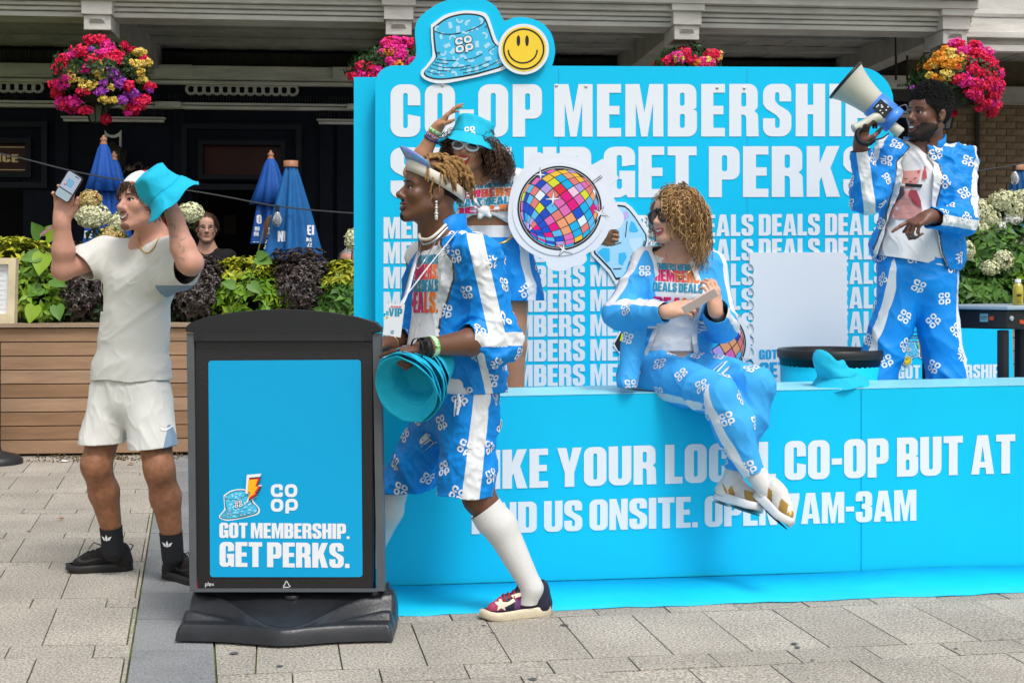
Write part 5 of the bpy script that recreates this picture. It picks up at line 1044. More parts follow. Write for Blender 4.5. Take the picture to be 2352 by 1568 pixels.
# ------------------------------------------------------------------ people: helpers
def frame_of(yaw, pitch=0, roll=0):
    """columns right, forward, up; yaw 0 faces the viewer, 90 faces picture left"""
    a, p, r_ = map(math.radians, (yaw, pitch, roll)); f = A(-math.sin(a), -math.cos(a), 0); u = A(0, 0, 1); r = np.cross(f, u)
    f2 = f*math.cos(p)+u*math.sin(p); u2 = u*math.cos(p)-f*math.sin(p); r2 = r*math.cos(r_)+u2*math.sin(r_); u3 = u2*math.cos(r_)-r*math.sin(r_)
    return np.stack([r2, f2, u3], 1)
def head(s, C, M, sc=1., jaw=0., fem=0.):
    """skull, jaw, nose, brow, ears and eye sockets in the head frame"""
    L = lambda x, y, z: C+M@(A(x, y, z)*sc); k = sc
    s.ell(L(0, -.014, .034), A(.075, .096, .088)*k, M, .02); s.ell(L(0, .036, -.03), A(.059, .056, .082)*k, M, .02)
    s.ell(L(0, .058, .040), A(.054, .034, .042)*k, M, .02)
    for x in (-1, 1):
        s.cap(L(x*.052, .0, -.052), L(x*.017, .070, -.098-jaw), .021*k, .017*k, .025); s.ell(L(x*.036, .064, -.022), A(.025, .022, .024)*k, M, .02)
        s.cap(L(x*.012, .082, .019), L(x*.044, .069, .018), .010*k, .009*k, .012)
        s.ell(L(x*.031, .099, .001), A(.017, .012, .011)*k, M, .008, True)
        s.ell(L(x*.079, -.008, -.006), A(.010, .020, .033)*k, M@np.array([[1, 0, 0], [0, .97, -.26], [0, .26, .97]]), .006); s.ell(L(x*.087, .0, -.002), A(.005, .010, .018)*k, M, .004, True)
        s.cap(L(x*.011, .093, -.036), L(x*.012, .097, -.035), .0095*k, .0085*k, .006)
    s.cap(L(0, .085, .008), L(0, .109, -.028), .0085*k, .011*k, .012); s.ell(L(0, .110, -.030), A(.0125, .011, .010)*k, M, .008)
    s.ell(L(0, .076, -.100-jaw), A(.020, .016, .015)*k, M, .02); s.ell(L(0, .076, -.060), A(.028, .017, .020)*k, M, .02)
    return L
def neck(s, C, M, base, r=.056, sc=1.): s.cap(C+M@(A(0, -.022, -.055)*sc), base, r*sc, r*1.12*sc, .03)
class Face:
    """places features on the finished head surface by casting along the face direction"""
    def __init__(s, bvh, C, M, sc=1.): s.b, s.C, s.M, s.sc = bvh, C, M, sc
    def pt(s, x, z, lift=.001):
        p = s.C+s.M@(A(x, .2, z)*s.sc); loc, n, _, _ = s.b.ray_cast(Vector(p), Vector(-s.M[:, 1]), .3)
        if loc is None: loc, n, _, _ = s.b.find_nearest(Vector(s.C+s.M@(A(x, .07, z)*s.sc)))
        n = np.array(n); n = n if n@s.M[:, 1] > 0 else -n; return np.array(loc)+n*lift
    def strip(s, name, pts, r, m, par, lift=.001, flat=1): b_ = MB(); b_.tube([s.pt(x, z, lift) for x, z in pts], r, 6, True, flat); return b_.build(name, m, par, True)
    def patch(s, name, pts, m, par, lift=.001):
        P = [s.pt(x, z, lift) for x, z in pts]; b_ = MB(); c = sum(P)/len(P); b_.add(P+[c], [(i, (i+1) % len(P), len(P)) for i in range(len(P))]); return b_.build(name, m, par, True)
M_eyew = mat('eye_white', (.72, .70, .67), .25); M_iris = mat('iris_dark', (.035, .02, .012), .15); M_teeth = mat('teeth', (.78, .75, .68), .3); M_mouth = mat('mouth_dark', (.035, .008, .008), .5)
def features(F_, par, lip, brow, w=.027, op=.012, smile=.008, eyes=True, zm=-.066, br_r=.004, lipr=.0055, teeth=True, gaze=(0, 0)):
    xs_ = np.linspace(-w, w, 13); q = (xs_/w)**2; up = zm+smile*q+.004*(1-q); lo = zm+smile*q-op*(1-q)
    if op > .002:
        F_.patch('mouth', list(zip(xs_, up))+list(zip(xs_[::-1], lo[::-1])), M_mouth, par, .0015)
        if teeth: tw = .86; F_.patch('teeth', list(zip(xs_*tw, up+.0005))+list(zip(xs_[::-1]*tw, (up-(up-lo)*.52)[::-1])), M_teeth, par, .003)
    rr_ = lipr*(1-.75*(xs_/w)**4)
    F_.strip('lip', list(zip(xs_, up+lipr*.55)), rr_*.8, lip, par, .0005); F_.strip('lip', list(zip(xs_, lo-lipr*.6)), rr_, lip, par, .0008)
    for x in (-1, 1):
        if brow is not None: F_.strip('eyebrow', [(x*(.014+.009*i), .0215+.0045*math.sin(i*.75)-.0012*i) for i in range(5)], [br_r, br_r*1.1, br_r, br_r*.8, br_r*.3], brow, par, .001, .6)
        if eyes:
            c = F_.C+F_.M@(A(x*.031, .0758, .001)*F_.sc); b_ = MB(); n = 12
            b_.lathe(c, [(.0122*math.cos(t), .0122*math.sin(t)) for t in np.linspace(-1.4, 1.57, 9)], n, axis=F_.M[:, 1]); e = b_.build('eye', M_eyew, par, True)
            b_ = MB(); g = nrm(F_.M[:, 1]+F_.M[:, 0]*gaze[0]+F_.M[:, 2]*gaze[1]); b_.lathe(c+g*.0006, [(.0070, .0104), (.0048, .0117), (0, .0124)], 12, axis=g); b_.build('iris', M_iris, par, True)
            F_.strip('eyelid', [(x*(.031+dx), .0062-.0035*abs(dx)/.014) for dx in np.linspace(-.015, .015, 7)], [.001, .0026, .0036, .0036, .0036, .0026, .001], MATS['lid'], par, .0015)
mat('lid', (.02, .012, .01), .7)
def hand(s, W, f, n, side, curls, thumb=(.6, .5), sc=1., splay=.10, k=.006):
    """W wrist, f finger direction, n palm normal, side = +1 when the thumb lies along f x n; curls = 4 x (base, mid) bends"""
    f = nrm(f); n = nrm(n-f*np.dot(f, n)); t = np.cross(f, n)*side; tips = []
    K = [W+f*.088*sc+t*o*sc for o in (.030, .010, -.010, -.029)]; K[3] = K[3]-f*.010*sc; K[0] = K[0]-f*.002*sc
    for i, kk in enumerate(K): s.cap(W+t*(.014-.010*i)*sc+f*.012*sc, kk, .0150*sc, .0105*sc, .012)
    s.cap(W-f*.01*sc, W+f*.02*sc, .026*sc, .026*sc, .02, t, 1.15); s.cap(W+f*.03*sc+n*.006*sc, W+f*.065*sc+n*.004*sc, .013*sc, .012*sc, .015, t, 1.8)
    Ls = [(.042, .024, .020), (.046, .028, .021), (.042, .026, .020), (.033, .019, .018)]
    for i in range(4):
        p = K[i]; d0 = nrm(f+t*splay*(1.5-i)); a = 0
        for j, l in enumerate(Ls[i]):
            a += curls[i][0] if j == 0 else curls[i][1]; d = d0*math.cos(a)+n*math.sin(a); q = p+d*l*sc
            s.cap(p, q, (.0090-.0010*j-(.001 if i == 3 else 0))*sc, (.0082-.0010*j-(.001 if i == 3 else 0))*sc, k); p = q
        tips.append(p)
    p = W+f*.022*sc+t*.024*sc; d = nrm(f*math.cos(thumb[0])+t*math.sin(thumb[0])+n*thumb[1]*.6); q = p+d*.042*sc; s.cap(p, q, .0150*sc, .0110*sc, .012)
    d = nrm(f*.9+t*.35*math.sin(thumb[0])+n*thumb[1]); q2 = q+d*.030*sc; s.cap(q, q2, .0105*sc, .0095*sc, k); q3 = q2+nrm(d+f*.2)*.024*sc; s.cap(q2, q3, .0095*sc, .0075*sc, k); tips.append(q3)
    return tips
def folds(t, amp, M=None, sc=18, seed=0, warp=.5):
    """cloth folds: ridged noise along a stretched frame, displaced along the normals"""
    P = t.V if M is None else t.V@M; P = P*sc; P = P+warp*np.stack([vnoise(P*.6, seed+1), vnoise(P*.6+7, seed+2), vnoise(P*.6+13, seed+3)], 1)
    r = 1-np.abs(vnoise(P, seed)); r2 = 1-np.abs(vnoise(P*2.3+3, seed+9)); d = (r**3-.4)*1.1+.45*(r2**4-.2); t.disp(amp*d); return t
def limbM(axis, along=.35, across=1.):
    """frame that packs folds across a limb direction"""
    a = nrm(axis); u = nrm(np.cross(a, A(.3, .9, .1))); w = np.cross(a, u); return np.stack([a*across, u*along, w*along], 1)
def crew(c, fwd, r, m, par, tilt=.30, e=1.15, w=.020): return collar('neckband', c, A(0, 0, 1)+nrm(fwd)*tilt, fwd, r, w, -.06, 0.001, m, par, e, .0, .004)
def person(label, base, group=None): return thing('person', label, 'person', base)
def slab(axis, out, P0, half):
    """band of half width along a limb: positive inside, on the side of out"""
    ax_ = nrm(axis); o = nrm(out-ax_*np.dot(out, ax_)); b = np.cross(ax_, o)
    return lambda V: np.minimum(half-np.abs((V-P0)@b), (V-P0)@o)
def near_seg(V, a, b):
    ab = b-a; t = np.clip((V-a)@ab/(ab@ab), 0, 1); return np.linalg.norm(V-a-t[:, None]*ab, axis=1)
def curve_x(pts, d):
    """photo-view polyline (x by y) as world X against Z at depth d"""
    P = np.array([at(x, y, d) for x, y in pts]); o = np.argsort(P[:, 2]); z, x = P[o, 2], P[o, 0]; return lambda Z: np.interp(Z, z, x)
def logos(tri, pr, size, gap, seed, only=(0,), n=4000, mi=0, okf=None, up=A(0, 0, 1), rot=.5, bv=None):
    """small printed emblems thrown over a garment with even spacing"""
    r_ = np.random.default_rng(seed); bv = bv or tri.bvh(); T = tri.T[np.isin(tri.M, only)]; a = np.linalg.norm(np.cross(tri.V[T[:, 1]]-tri.V[T[:, 0]], tri.V[T[:, 2]]-tri.V[T[:, 0]]), axis=1)
    pick = r_.choice(len(T), n, p=a/a.sum()); w = r_.dirichlet((1, 1, 1), n); P = np.einsum('nk,nkd->nd', w, tri.V[T[pick]]); Nn = nrm(np.cross(tri.V[T[pick, 1]]-tri.V[T[pick, 0]], tri.V[T[pick, 2]]-tri.V[T[pick, 0]])); kept = []; L = logo()
    for p, nn in zip(P, Nn):
        if okf is not None and not okf(p): continue
        if kept and np.min(np.linalg.norm(np.array(kept)-p, axis=1)) < gap: continue
        kept.append(p); a0 = r_.normal(0, rot); u = np.cross(up, nn)
        if np.linalg.norm(u) < .1: continue
        u = nrm(u); v = np.cross(nn, u); X = (u*math.cos(a0)+v*math.sin(a0))*size; Y = (v*math.cos(a0)-u*math.sin(a0))*size
        pr.add(wrap_print(bv, L, p+nn*.03-X/2-Y/2, X, Y, .012, .0022, .09), mi)
def shoe(par, heel, toe_dir, L, W, mats, side=0, tilt=0, roll=0, h=.11, kind='trainer', up=None):
    """shoe as sole + shaped upper + laces; mats = (upper, sole, accent, lace)"""
    f = nrm(toe_dir); u = A(0, 0, 1) if up is None else nrm(up); u = nrm(u-f*np.dot(u, f)); r = np.cross(f, u); M = np.stack([f, r, u], 1); T = lambda x, y, z: heel+M@A(x, y, z)
    th = MB(); ol = []
    for t in np.linspace(0, 1, 15):
        x = L*t; w = W*.5*(.72+.10*math.sin(t*3)) if t < .45 else W*.5*(.78+.22*math.sin((t-.45)/.3*1.57) if t < .75 else math.sqrt(max(0, 1-((t-.75)/.25)**2))*.98+.02)
        if t < .08: w *= math.sqrt(max(.05, 1-((.08-t)/.08)**2))
        ol.append((x, w))
    pts = [(x, w) for x, w in ol]+[(x, -w*.96) for x, w in ol[::-1]]; n = len(pts); sz = .030
    toe_up = lambda x: .012*max(0, (x/L-.8)/.2)**2
    rows = []
    for z, q in ((0, .94), (.004, 1.0), (sz*.6, .985), (sz, 1.0), (sz+.002, .9)): rows += [T(L*.5+(x-L*.5)*q, y*q, z+toe_up(x)+(.010*(1-x/L) if z > .01 else 0)) for x, y in pts]
    th.add(rows, [(i*n+k, i*n+(k+1) % n, (i+1)*n+(k+1) % n, (i+1)*n+k) for i in range(4) for k in range(n)]+[tuple(range(n-1, -1, -1))])
    root = bpy.data.objects.new('shoe', None); COL.objects.link(root); root.parent = par; root.location = tuple(heel-np.array(par.location)); sole = th.build('sole', mats[1], root, True)
    s = Sdf(); s.cap(T(L*.80, 0, .036), T(L*.62, 0, .045), .030, .040, .02, r, W/.085*.5); s.cap(T(L*.62, 0, .048), T(L*.32, 0, .066), .040, .040, .03, r, W/.085*.42); s.cap(T(.047, 0, .045), T(.062, 0, h-.018), .046, .043, .03, r, .98); s.cap(T(.06, 0, h-.02), T(L*.42, 0, h-.02), .035, .026, .03, r, .8)
    s.cap(T(.07, 0, h+.015), T(.085, 0, h+.05), .033, .033, .008, r, .8, True)
    V, Q = s.mesh(.005); t = Tri(V, Q); loc = lambda V: (V-heel)@M; t.keep(lambda V: loc(V)[:, 2]-sz*.8)
    if kind == 'run': t.paint(lambda V: np.minimum(np.maximum(np.sin(loc(V)[:, 0]*62+loc(V)[:, 2]*45)-.1, np.abs(loc(V)[:, 0]-L*.45)-L*.40), .074-loc(V)[:, 2]), 1)
    if kind == 'skate':
        t.paint(lambda V: np.minimum(.030-np.abs(loc(V)[:, 0]-L*.80), loc(V)[:, 2]-.036), 1); t.paint(lambda V: np.minimum(np.minimum(.040-np.abs(loc(V)[:, 0]-L*.42), .075-loc(V)[:, 2]), loc(V)[:, 2]-.034), 2)
    t.obj('upper', [mats[0], mats[2], mats[-1] if kind == 'skate' else mats[2]], root)
    bv = t.bvh(); b_ = MB()
    for i in range(5):
        x = L*(.40+.068*i); a = [T(x+dx, y, .2) for dx, y in ((.006, -.022), (.0, -.008), (-.002, .008), (.004, .022))]; P = []
        for p in a:
            l_, nn, _, _ = bv.ray_cast(Vector(p), Vector(-u), .3)
            if l_ is not None: P.append(np.array(l_)+u*.002)
        if len(P) > 2: b_.tube(P, .0042, 5)
    b_.build('laces', mats[3], root, True); return root, t, T
def tube_ring(s, c, axis, r, rt, w=None, k=.004, n=14, e=1.):
    """ring of capsules (bracelet, collar roll)"""
    a = nrm(axis); u = nrm(np.cross(a, A(.2, .1, 1) if abs(a[2]) < .9 else A(1, 0, 0))); v = np.cross(a, u); P = [c+r*(math.cos(6.283*i/n)*u+e*math.sin(6.283*i/n)*v) for i in range(n+1)]
    for i in range(n): s.cap(P[i], P[i+1], rt, rt, k)
def band(name, c, axis, r, w, m, par, lift=.001, e=1., ref=None):
    """flat wrist band"""
    b_ = MB(); b_.lathe(c-nrm(axis)*w/2, [(r, 0), (r+.0025, 0), (r+.0025, w), (r, w), (r, 0)], 22, axis=axis); return b_.build(name, m, par, True)
def collar(name, c, axis, fwd, r, hgt, flare, gap, m, par, e=1.25, drop=.03, thick=.004, mi2=None):
    """standing collar open at the front"""
    a = nrm(axis); f = nrm(fwd-a*np.dot(fwd, a)); v = np.cross(a, f); n = 28; b_ = MB(); V = []
    for q in (0, .5, 1):
        for i in range(n+1):
            t = gap+(6.283-2*gap)*i/n; fr = math.cos(t); rr_ = r*(1+flare*q*(.4+.6*max(0, fr))); V.append(c+rr_*(fr*f*1.0+e*math.sin(t)*v)+a*(hgt*q*(1-.25*max(0, fr))-drop*max(0, fr)))
    b_.add(V, [(j*(n+1)+i, j*(n+1)+i+1, (j+1)*(n+1)+i+1, (j+1)*(n+1)+i) for j in range(2) for i in range(n)]); o = b_.build(name, m, par, True); solidify(o, thick, 0); return o
M_hatc = mat('hat_cyan', lin('#12b6d8'), .8, bump=.45, bscale=26, var=.05, vscale=30)
def bucket_hat(name, label, cen, axis, R=.155, rc=.092, hc=.095, crumple=.012, seed=1, squash=1., sdir=None, group=None, drop=.045, stitched=True, parent=None, logo_at=None, sag=None):
    """crown and stitched brim; cen = centre of the head opening, axis = up through the crown"""
    th = thing(name, label, 'hat', cen, group); a = nrm(axis); sd = nrm(np.cross(a, A(0, 1, .01))) if sdir is None else nrm(sdir-a*np.dot(sdir, a)); w = np.cross(a, sd)
    def surf(prof, nm):
        n = 64; V = []
        for r, z in prof:
            for k in range(n): t = 6.283*k/n; V.append(cen+a*z+r*(math.cos(t)*sd*squash+math.sin(t)*w))
        V = np.array(V); q = (V-cen)*13; rr_ = np.linalg.norm((V-cen)-((V-cen)@a)[:, None]*a, axis=1, keepdims=True)
        D = np.stack([vnoise(q+seed*5, seed), vnoise(q+31, seed+1), vnoise(q+57, seed+2)], 1); rid = (1-np.abs(vnoise(q*1.3+11, seed+4)))**2
        V = V+crumple*D*(.4+rr_/.12)+crumple*.5*rid[:, None]*nrm(V-cen)
        if sag is not None: V = V+sag(V, cen, a)
        o = mk(nm, V, [(i*n+k, i*n+(k+1) % n, (i+1)*n+(k+1) % n, (i+1)*n+k) for i in range(len(prof)-1) for k in range(n)], M_hatc, None, th, True); solidify(o, .0025, 0); return o, V
    top = [(0.001, hc)]+[(rc*.80*q, hc+.004-.006*q*q) for q in (.3, .6, .85)]+[(rc*.84, hc-.006), (rc*.88, hc-.02)]+[(rc*(.88+.12*q), (hc-.02)*(1-q)) for q in np.linspace(.15, 1, 7)]
    surf(top, 'crown')
    br_ = [(rc*1.0+(R-rc)*q, .001-drop*q**1.1+(.0016*(-1)**i if stitched else 0)) for i, q in enumerate(np.linspace(0, 1, 11))]; surf(br_, 'brim'); return th
def curls_hair(name, P0, D0, L, m, par, r=.0022, S=22, amp=.012, freq=5, grav=.5, seed=0, wild=.25, sides=3, avoid=None, O=None):
    """helical locks falling from scalp points"""
    r_ = np.random.default_rng(seed); N = len(P0); t = np.linspace(0, 1, S)[None, :, None]; L = np.broadcast_to(L, (N,))[:, None, None]; D = nrm(D0+wild*r_.normal(size=(N, 3)))[:, None, :]; g = A(0, 0, -1)[None, None]
    base = P0[:, None, :]+D*L*(t-.35*grav*t*t)+g*L*grav*t*t*.9
    if O is not None: base = P0[:, None, :]+D*np.broadcast_to(O, (N,))[:, None, None]*(1-np.exp(-4*t))+g*L*np.maximum(0, t-.15*(1-np.exp(-6*t)))**1.15
    if avoid is not None:
        c, R = avoid; v = base-c; d = np.linalg.norm(v, axis=2, keepdims=True); base = np.where(d < R, c+v/np.maximum(d, 1e-6)*R, base)
    u = nrm(np.cross(D, nrm(r_.normal(size=(N, 1, 3))))); w = np.cross(D, u); ph = r_.uniform(0, 6.28, (N, 1, 1)); fq = freq*r_.uniform(.75, 1.3, (N, 1, 1)); am = amp*r_.uniform(.6, 1.3, (N, 1, 1))*np.minimum(1, t*3)
    P = base+am*(np.cos(ph+6.283*fq*t)*u+np.sin(ph+6.283*fq*t)*w); rad = r*(1-.55*t[..., 0]**3)*r_.uniform(.6, 1.3, (N, 1)); return strands(name, P, m, rad, par, sides)
def scalp(C, M, n, sc=1., front=.075, back=-.075, seed=0, grow=1.04):
    """points on the hair-bearing part of the skull"""
    r_ = np.random.default_rng(seed); d = nrm(r_.normal(size=(n*4, 3))); p = d*A(.075, .096, .088)*grow+A(0, -.014, .034); lim = np.interp(p[:, 1], [-.11, -.02, .03, .085], [back, -.03, .02, front]); ok = p[:, 2] > lim; p, d = p[ok][:n], d[ok][:n]; return C+(p*sc)@M.T, nrm(d/A(.075, .096, .088))@M.T
# ------------------------------------------------------------------ man in white with the phone
M_skA = mat('skin_tan', lin('#cd9782'), .5, var=.10, vscale=16, sss=.10, spec=.35); M_skA2 = mat('skin_legs', lin('#98684c'), .55, var=.22, vscale=40, spec=.3); M_lipA = mat('lip_rose', lin('#b0706a'), .4); M_hairA = mat('hair_brown', lin('#4a3527'), .5, spec=.4)
M_tee = mat('stone_jersey', lin('#d9d8d2'), .85, var=.03, vscale=10, bump=.08, bscale=500); M_side = mat('grey_blue_panel', lin('#8299b0'), .8); M_stripe = mat('white_piping', (.8, .8, .8), .7)
M_blkcloth = mat('black_knit', (.012, .013, .017), .85, bump=.3, bscale=350); M_trainer = mat('black_mesh', (.016, .014, .013), .75, bump=.5, bscale=300, var=.4, vscale=120); M_trsole = mat('black_rubber', (.020, .019, .019), .5); M_swoosh = mat('dark_tick', (.045, .043, .042), .4)
pA = person('young man in white T-shirt and shorts lifting a phone and a blue hat', ground(270, 1318))
dA = 6.15; CA = at(327, 466, 6.06); MA = frame_of(37, 4, -4); s = Sdf(); head(s, CA, MA, 1.06); nb_ = at(352, 552, 6.14); neck(s, CA, MA, nb_, .058)
shR, elR, wrR = at(246, 580, 6.24), at(145, 618, 6.08), at(142, 508, 6.02); shL, elL, wrL = at(396, 585, 6.03), at(438, 604, 5.80), at(402, 500, 5.82)
s.chain([shR, elR], [.056, .047], .03); s.cap(elR, (elR+wrR)/2+A(.004, 0, -.02), .046, .046, .02); s.cap((elR+wrR)/2+A(.004, 0, -.02), wrR, .046, .031, .02)
s.chain([shL, elL], [.056, .050], .03); s.cap(elL, (elL+wrL)/2+A(0, 0, -.03), .050, .049, .02); s.cap((elL+wrL)/2+A(0, 0, -.03), wrL, .049, .033, .02)
latA = nrm(A(math.cos(math.radians(25)), -math.sin(math.radians(25)), 0)); chA, waA = at(318, 640, 6.16), at(302, 850, 6.17); s.cap(chA, waA, .105, .100, .03, latA, 1.4); s.cap(nb_, chA, .06, .10, .05, latA, 1.3); s.cap(shR, shL, .058, .058, .05)
hpR, knR, anR = at(262, 900, 6.2), at(221, 1068, 6.12), at(260, 1232, 6.24); hpL, knL, anL = at(338, 905, 6.12), at(366, 1078, 6.02), at(397, 1246, 6.10)
for hp, kn, an in ((hpR, knR, anR), (hpL, knL, anL)):
    s.cap(hp, kn, .085, .062, .03); m_ = kn*.62+an*.38+A(0, .018, 0); s.cap(kn, m_, .058, .064, .03); s.cap(m_, an, .064, .040, .02); s.cap(kn+A(-.008, -.018, .015), kn+A(-.004, -.018, -.02), .045, .040, .02)
ptsR = hand(s, wrR, A(.10, 0, 1), A(.08, -1, .1), 1, [(.35, .45), (.45, .5), (.55, .5), (.75, .5)], (.75, .55), 1.06, .12)
hand(s, wrL, A(-.40, .1, 1), A(-.8, .45, -.1), -1, [(.7, .7)]*4, (.5, .8), 1.05)
t = Tri(*s.mesh(.0045)); t.smooth(1, .4); t.paint(lambda V: (CZ+(HY-985)*6.1/F)-V[:, 2], 1)
fz = (t.V-CA)@MA
t.paint(lambda V: .017-np.linalg.norm(((V-CA)@MA-A(0, .088, -.110))*A(.6, 1, 1), axis=1), 2); t.paint(lambda V: .0075-np.linalg.norm(((V-CA)@MA-A(0, .101, -.0535))*A(.28, 1, 1), axis=1), 2)
body = t.obj('body', [M_skA, M_skA2, mat('stubble', lin('#8a6252'), .7)], pA); bvA = t.bvh(); FA = Face(bvA, CA, MA, 1.06)
features(FA, body, M_lipA, M_hairA, .027, .015, .010, br_r=.005, lipr=.0032)
# hair under a backwards cap
P0, D0 = scalp(CA, MA, 1500, 1.06, .058, -.05, 3); lf = MA[:, 1]; r_ = np.random.default_rng(2)
Ph, Dh = P0, nrm(D0*.35+lf*.9+A(-.1, 0, -.25)); lzA = (P0-CA)@MA; okh = (lzA[:, 2] < np.interp(lzA[:, 1], [-.1, .1], [.0, .083])*1.06-.004) & (lzA[:, 1] < .035)
curls_hair('hair', Ph[okh], Dh[okh], .055, M_hairA, pA, .0024, 9, .006, 1.2, .55, 2, .35, avoid=(CA+MA@A(0, -.004, .03), .088))
n_ = 260; x_ = r_.uniform(-.07, .065, n_); Pf = np.array([CA+MA@(A(x, .086-abs(x)*.5, .070-abs(x)*.25)*1.06) for x in x_]); curls_hair('fringe', Pf, np.tile(lf*1.0+A(0, 0, .0), (n_, 1))+(MA[:, 0][None]*x_[:, None]*7), r_.uniform(.018, .042, n_), M_hairA, pA, .0026, 12, .008, 1.1, 1.15, 5, .28)
Pt = np.array([CA+MA@(A(x, y, .128)*1.06) for x, y in zip(r_.uniform(-.04, .04, 12), r_.uniform(.0, .06, 12))]); curls_hair('flyaway', Pt, np.tile(A(.1, 0, 1), (12, 1)), r_.uniform(.02, .055, 12), M_hairA, pA, .0008, 14, .006, 1.0, .2, 8, .7)
cs = Sdf(); cs.ell(CA+MA@(A(0, -.016, .036)*1.06), A(.086, .106, .098)*1.06, MA); c_ = Tri(*cs.mesh(.006)); lc = lambda V: (V-CA)@MA; c_.keep(lambda V: lc(V)[:, 2]-np.interp(lc(V)[:, 1], [-.1, .1], [.0, .083])*1.06); c_.paint(lambda V: lc(V)[:, 1]-.018, 1); c_.paint(lambda V: np.minimum(np.interp(lc(V)[:, 1], [-.1, .1], [.0, .083])*1.06+.022-lc(V)[:, 2], lc(V)[:, 1]-.018), 1)
capA = thing('baseball_cap', 'red and white cap worn backwards by the man in white', 'cap', CA); solidify(c_.obj('crown', [mat('cap_red', lin('#b5122a'), .8), mat('cap_white', (.75, .75, .74), .8)], capA), .002)
b_ = MB(); B0 = [CA+MA@(A(x, -.100-.0*abs(x), .000)) for x in np.linspace(-.075, .075, 7)]; B1 = [CA+MA@(A(x*.85, -.155-.02*(1-(x/.075)**2), -.085)) for x in np.linspace(-.075, .075, 7)]; b_.add(B0+B1, [(i, i+1, 8+i, 7+i) for i in range(6)]); solidify(b_.build('peak', MATS['cap_red'], capA, True), .004)
# T-shirt
g = Sdf(); g.cap(chA, waA, .112, .122, .05, latA, 1.42); g.cap(waA, at(300, 885, 6.17), .122, .132, .03, latA, 1.52); g.cap(nb_+A(.0, .01, -.035), chA, .066, .11, .06, latA, 1.35); g.cap(shR, shL, .062, .064, .05); g.cap(nb_+A(.004, .006, -.022), nb_+A(.008, .02, -.06), .078, .08, .03)
eR = shR+(elR-shR)*.66; g.cap(shR, eR, .066, .074, .04); g.cap(shR+(elR-shR)*.3+A(0, 0, -.03), eR+A(0, 0, -.02), .06, .066, .03); eL = shL+(elL-shL)*.80; g.cap(shL, eL+A(.0, 0, -.01), .068, .061, .05); g.cap(chA+latA*.09, eL+A(-.02, .04, -.06), .085, .055, .05)
t = Tri(*g.mesh(.006)); t.smooth(2); folds(t, .0055, np.stack([A(.75, 0, .55)*.45, A(0, .6, 0), A(-.55, 0, .75)*1.35], 1), 11, 3); t.smooth(1, .4)
aR = nrm(elR-shR); t.keep(lambda V: np.where((V[:, 0] < at(250, 0, 6.2)[0]) & (V[:, 2] > at(0, 720, 6)[2]), .0-(V-eR)@nrm(aR+A(-.05, 0, -.45)), 1)); aL = nrm(A(.35, -1.0, .10)); t.keep(lambda V: np.where((V[:, 2] > at(0, 700, 6)[2]) & (V[:, 0] > at(385, 0, 6)[0]), -(V-(eL+A(.005, -.025, 0)))@nrm(A(.28, -1, -.25)), 1))
hemz = CZ+(HY-873)*6.1/F; t.keep(lambda V: V[:, 2]-hemz+.004*np.sin(V[:, 0]*30)); ncp = nb_+A(-.012, -.035, .012); t.keep(lambda V: np.linalg.norm((V-nb_-A(-.010, -.010, .092))*A(1, 1, .8), axis=1)-.072)
t.paint(lambda V: np.minimum((V-chA)@latA-.188-.0*(at(0, 655, 6)[2]-V[:, 2]), at(0, 655, 6)[2]-V[:, 2]), 1); t.paint(lambda V: .003-np.abs(V[:, 2]-at(0, 752, 6)[2]-.3*(V[:, 0]-at(395, 0, 6)[0])), 2, [1])
solidify(t.obj('t_shirt', [M_tee, M_side, M_stripe], pA), .004)
bvT = t.bvh(); pr = Prints(); tick = [([(0, .35), (.12, .05), (.3, .0), (1, .42), (.32, .2), (.2, .22), (.12, .4)], [])]; pr.add(wrap_print(bvT, tick, at(272, 655, 5.9), A(.06, 0, .004), A(0, 0, .05), .012, .0025, .8)); pr.obj('tick_print', mat('tick_white', (.86, .86, .85), .6), pA)
# shorts
g = Sdf(); wz = at(301, 862, 6.17); g.cap(wz, at(300, 920, 6.17), .120, .126, .03, latA, 1.46); hR, hL = at(229, 1030, 6.13), at(353, 1036, 6.05); g.cap(at(262, 905, 6.19), hR, .098, .096, .03); g.cap(at(338, 908, 6.12), hL, .100, .104, .03)
t = Tri(*g.mesh(.006)); t.smooth(2); folds(t, .0065, np.stack([A(1, 0, .3)*1.1, A(0, .8, 0), A(-.3, 0, 1)*.5], 1), 11, 8); mid = at(292, 0, 6.1)[0]
t.keep(lambda V: np.where(V[:, 0] < mid, V[:, 2]-(hR[2]+.024-.10*(V[:, 0]-hR[0])*-.1), V[:, 2]-(hL[2]+.018+.10*(V[:, 0]-hL[0])))); t.keep(lambda V: wz[2]-.01-V[:, 2])
t.paint(lambda V: (V-at(302, 900, 6.17))@latA-.262+.05*((V[:, 2]-hL[2])/.25), 1); solidify(t.obj('shorts', [M_tee, M_side], pA), .004)
bvS = t.bvh(); pr = Prints(); pr.add(wrap_print(bvS, tick, at(342, 1005, 5.8), A(.072, 0, .022), A(-.01, 0, .05), .012, .0025, .6)); pr.obj('tick_print', MATS['tick_white'], pA)
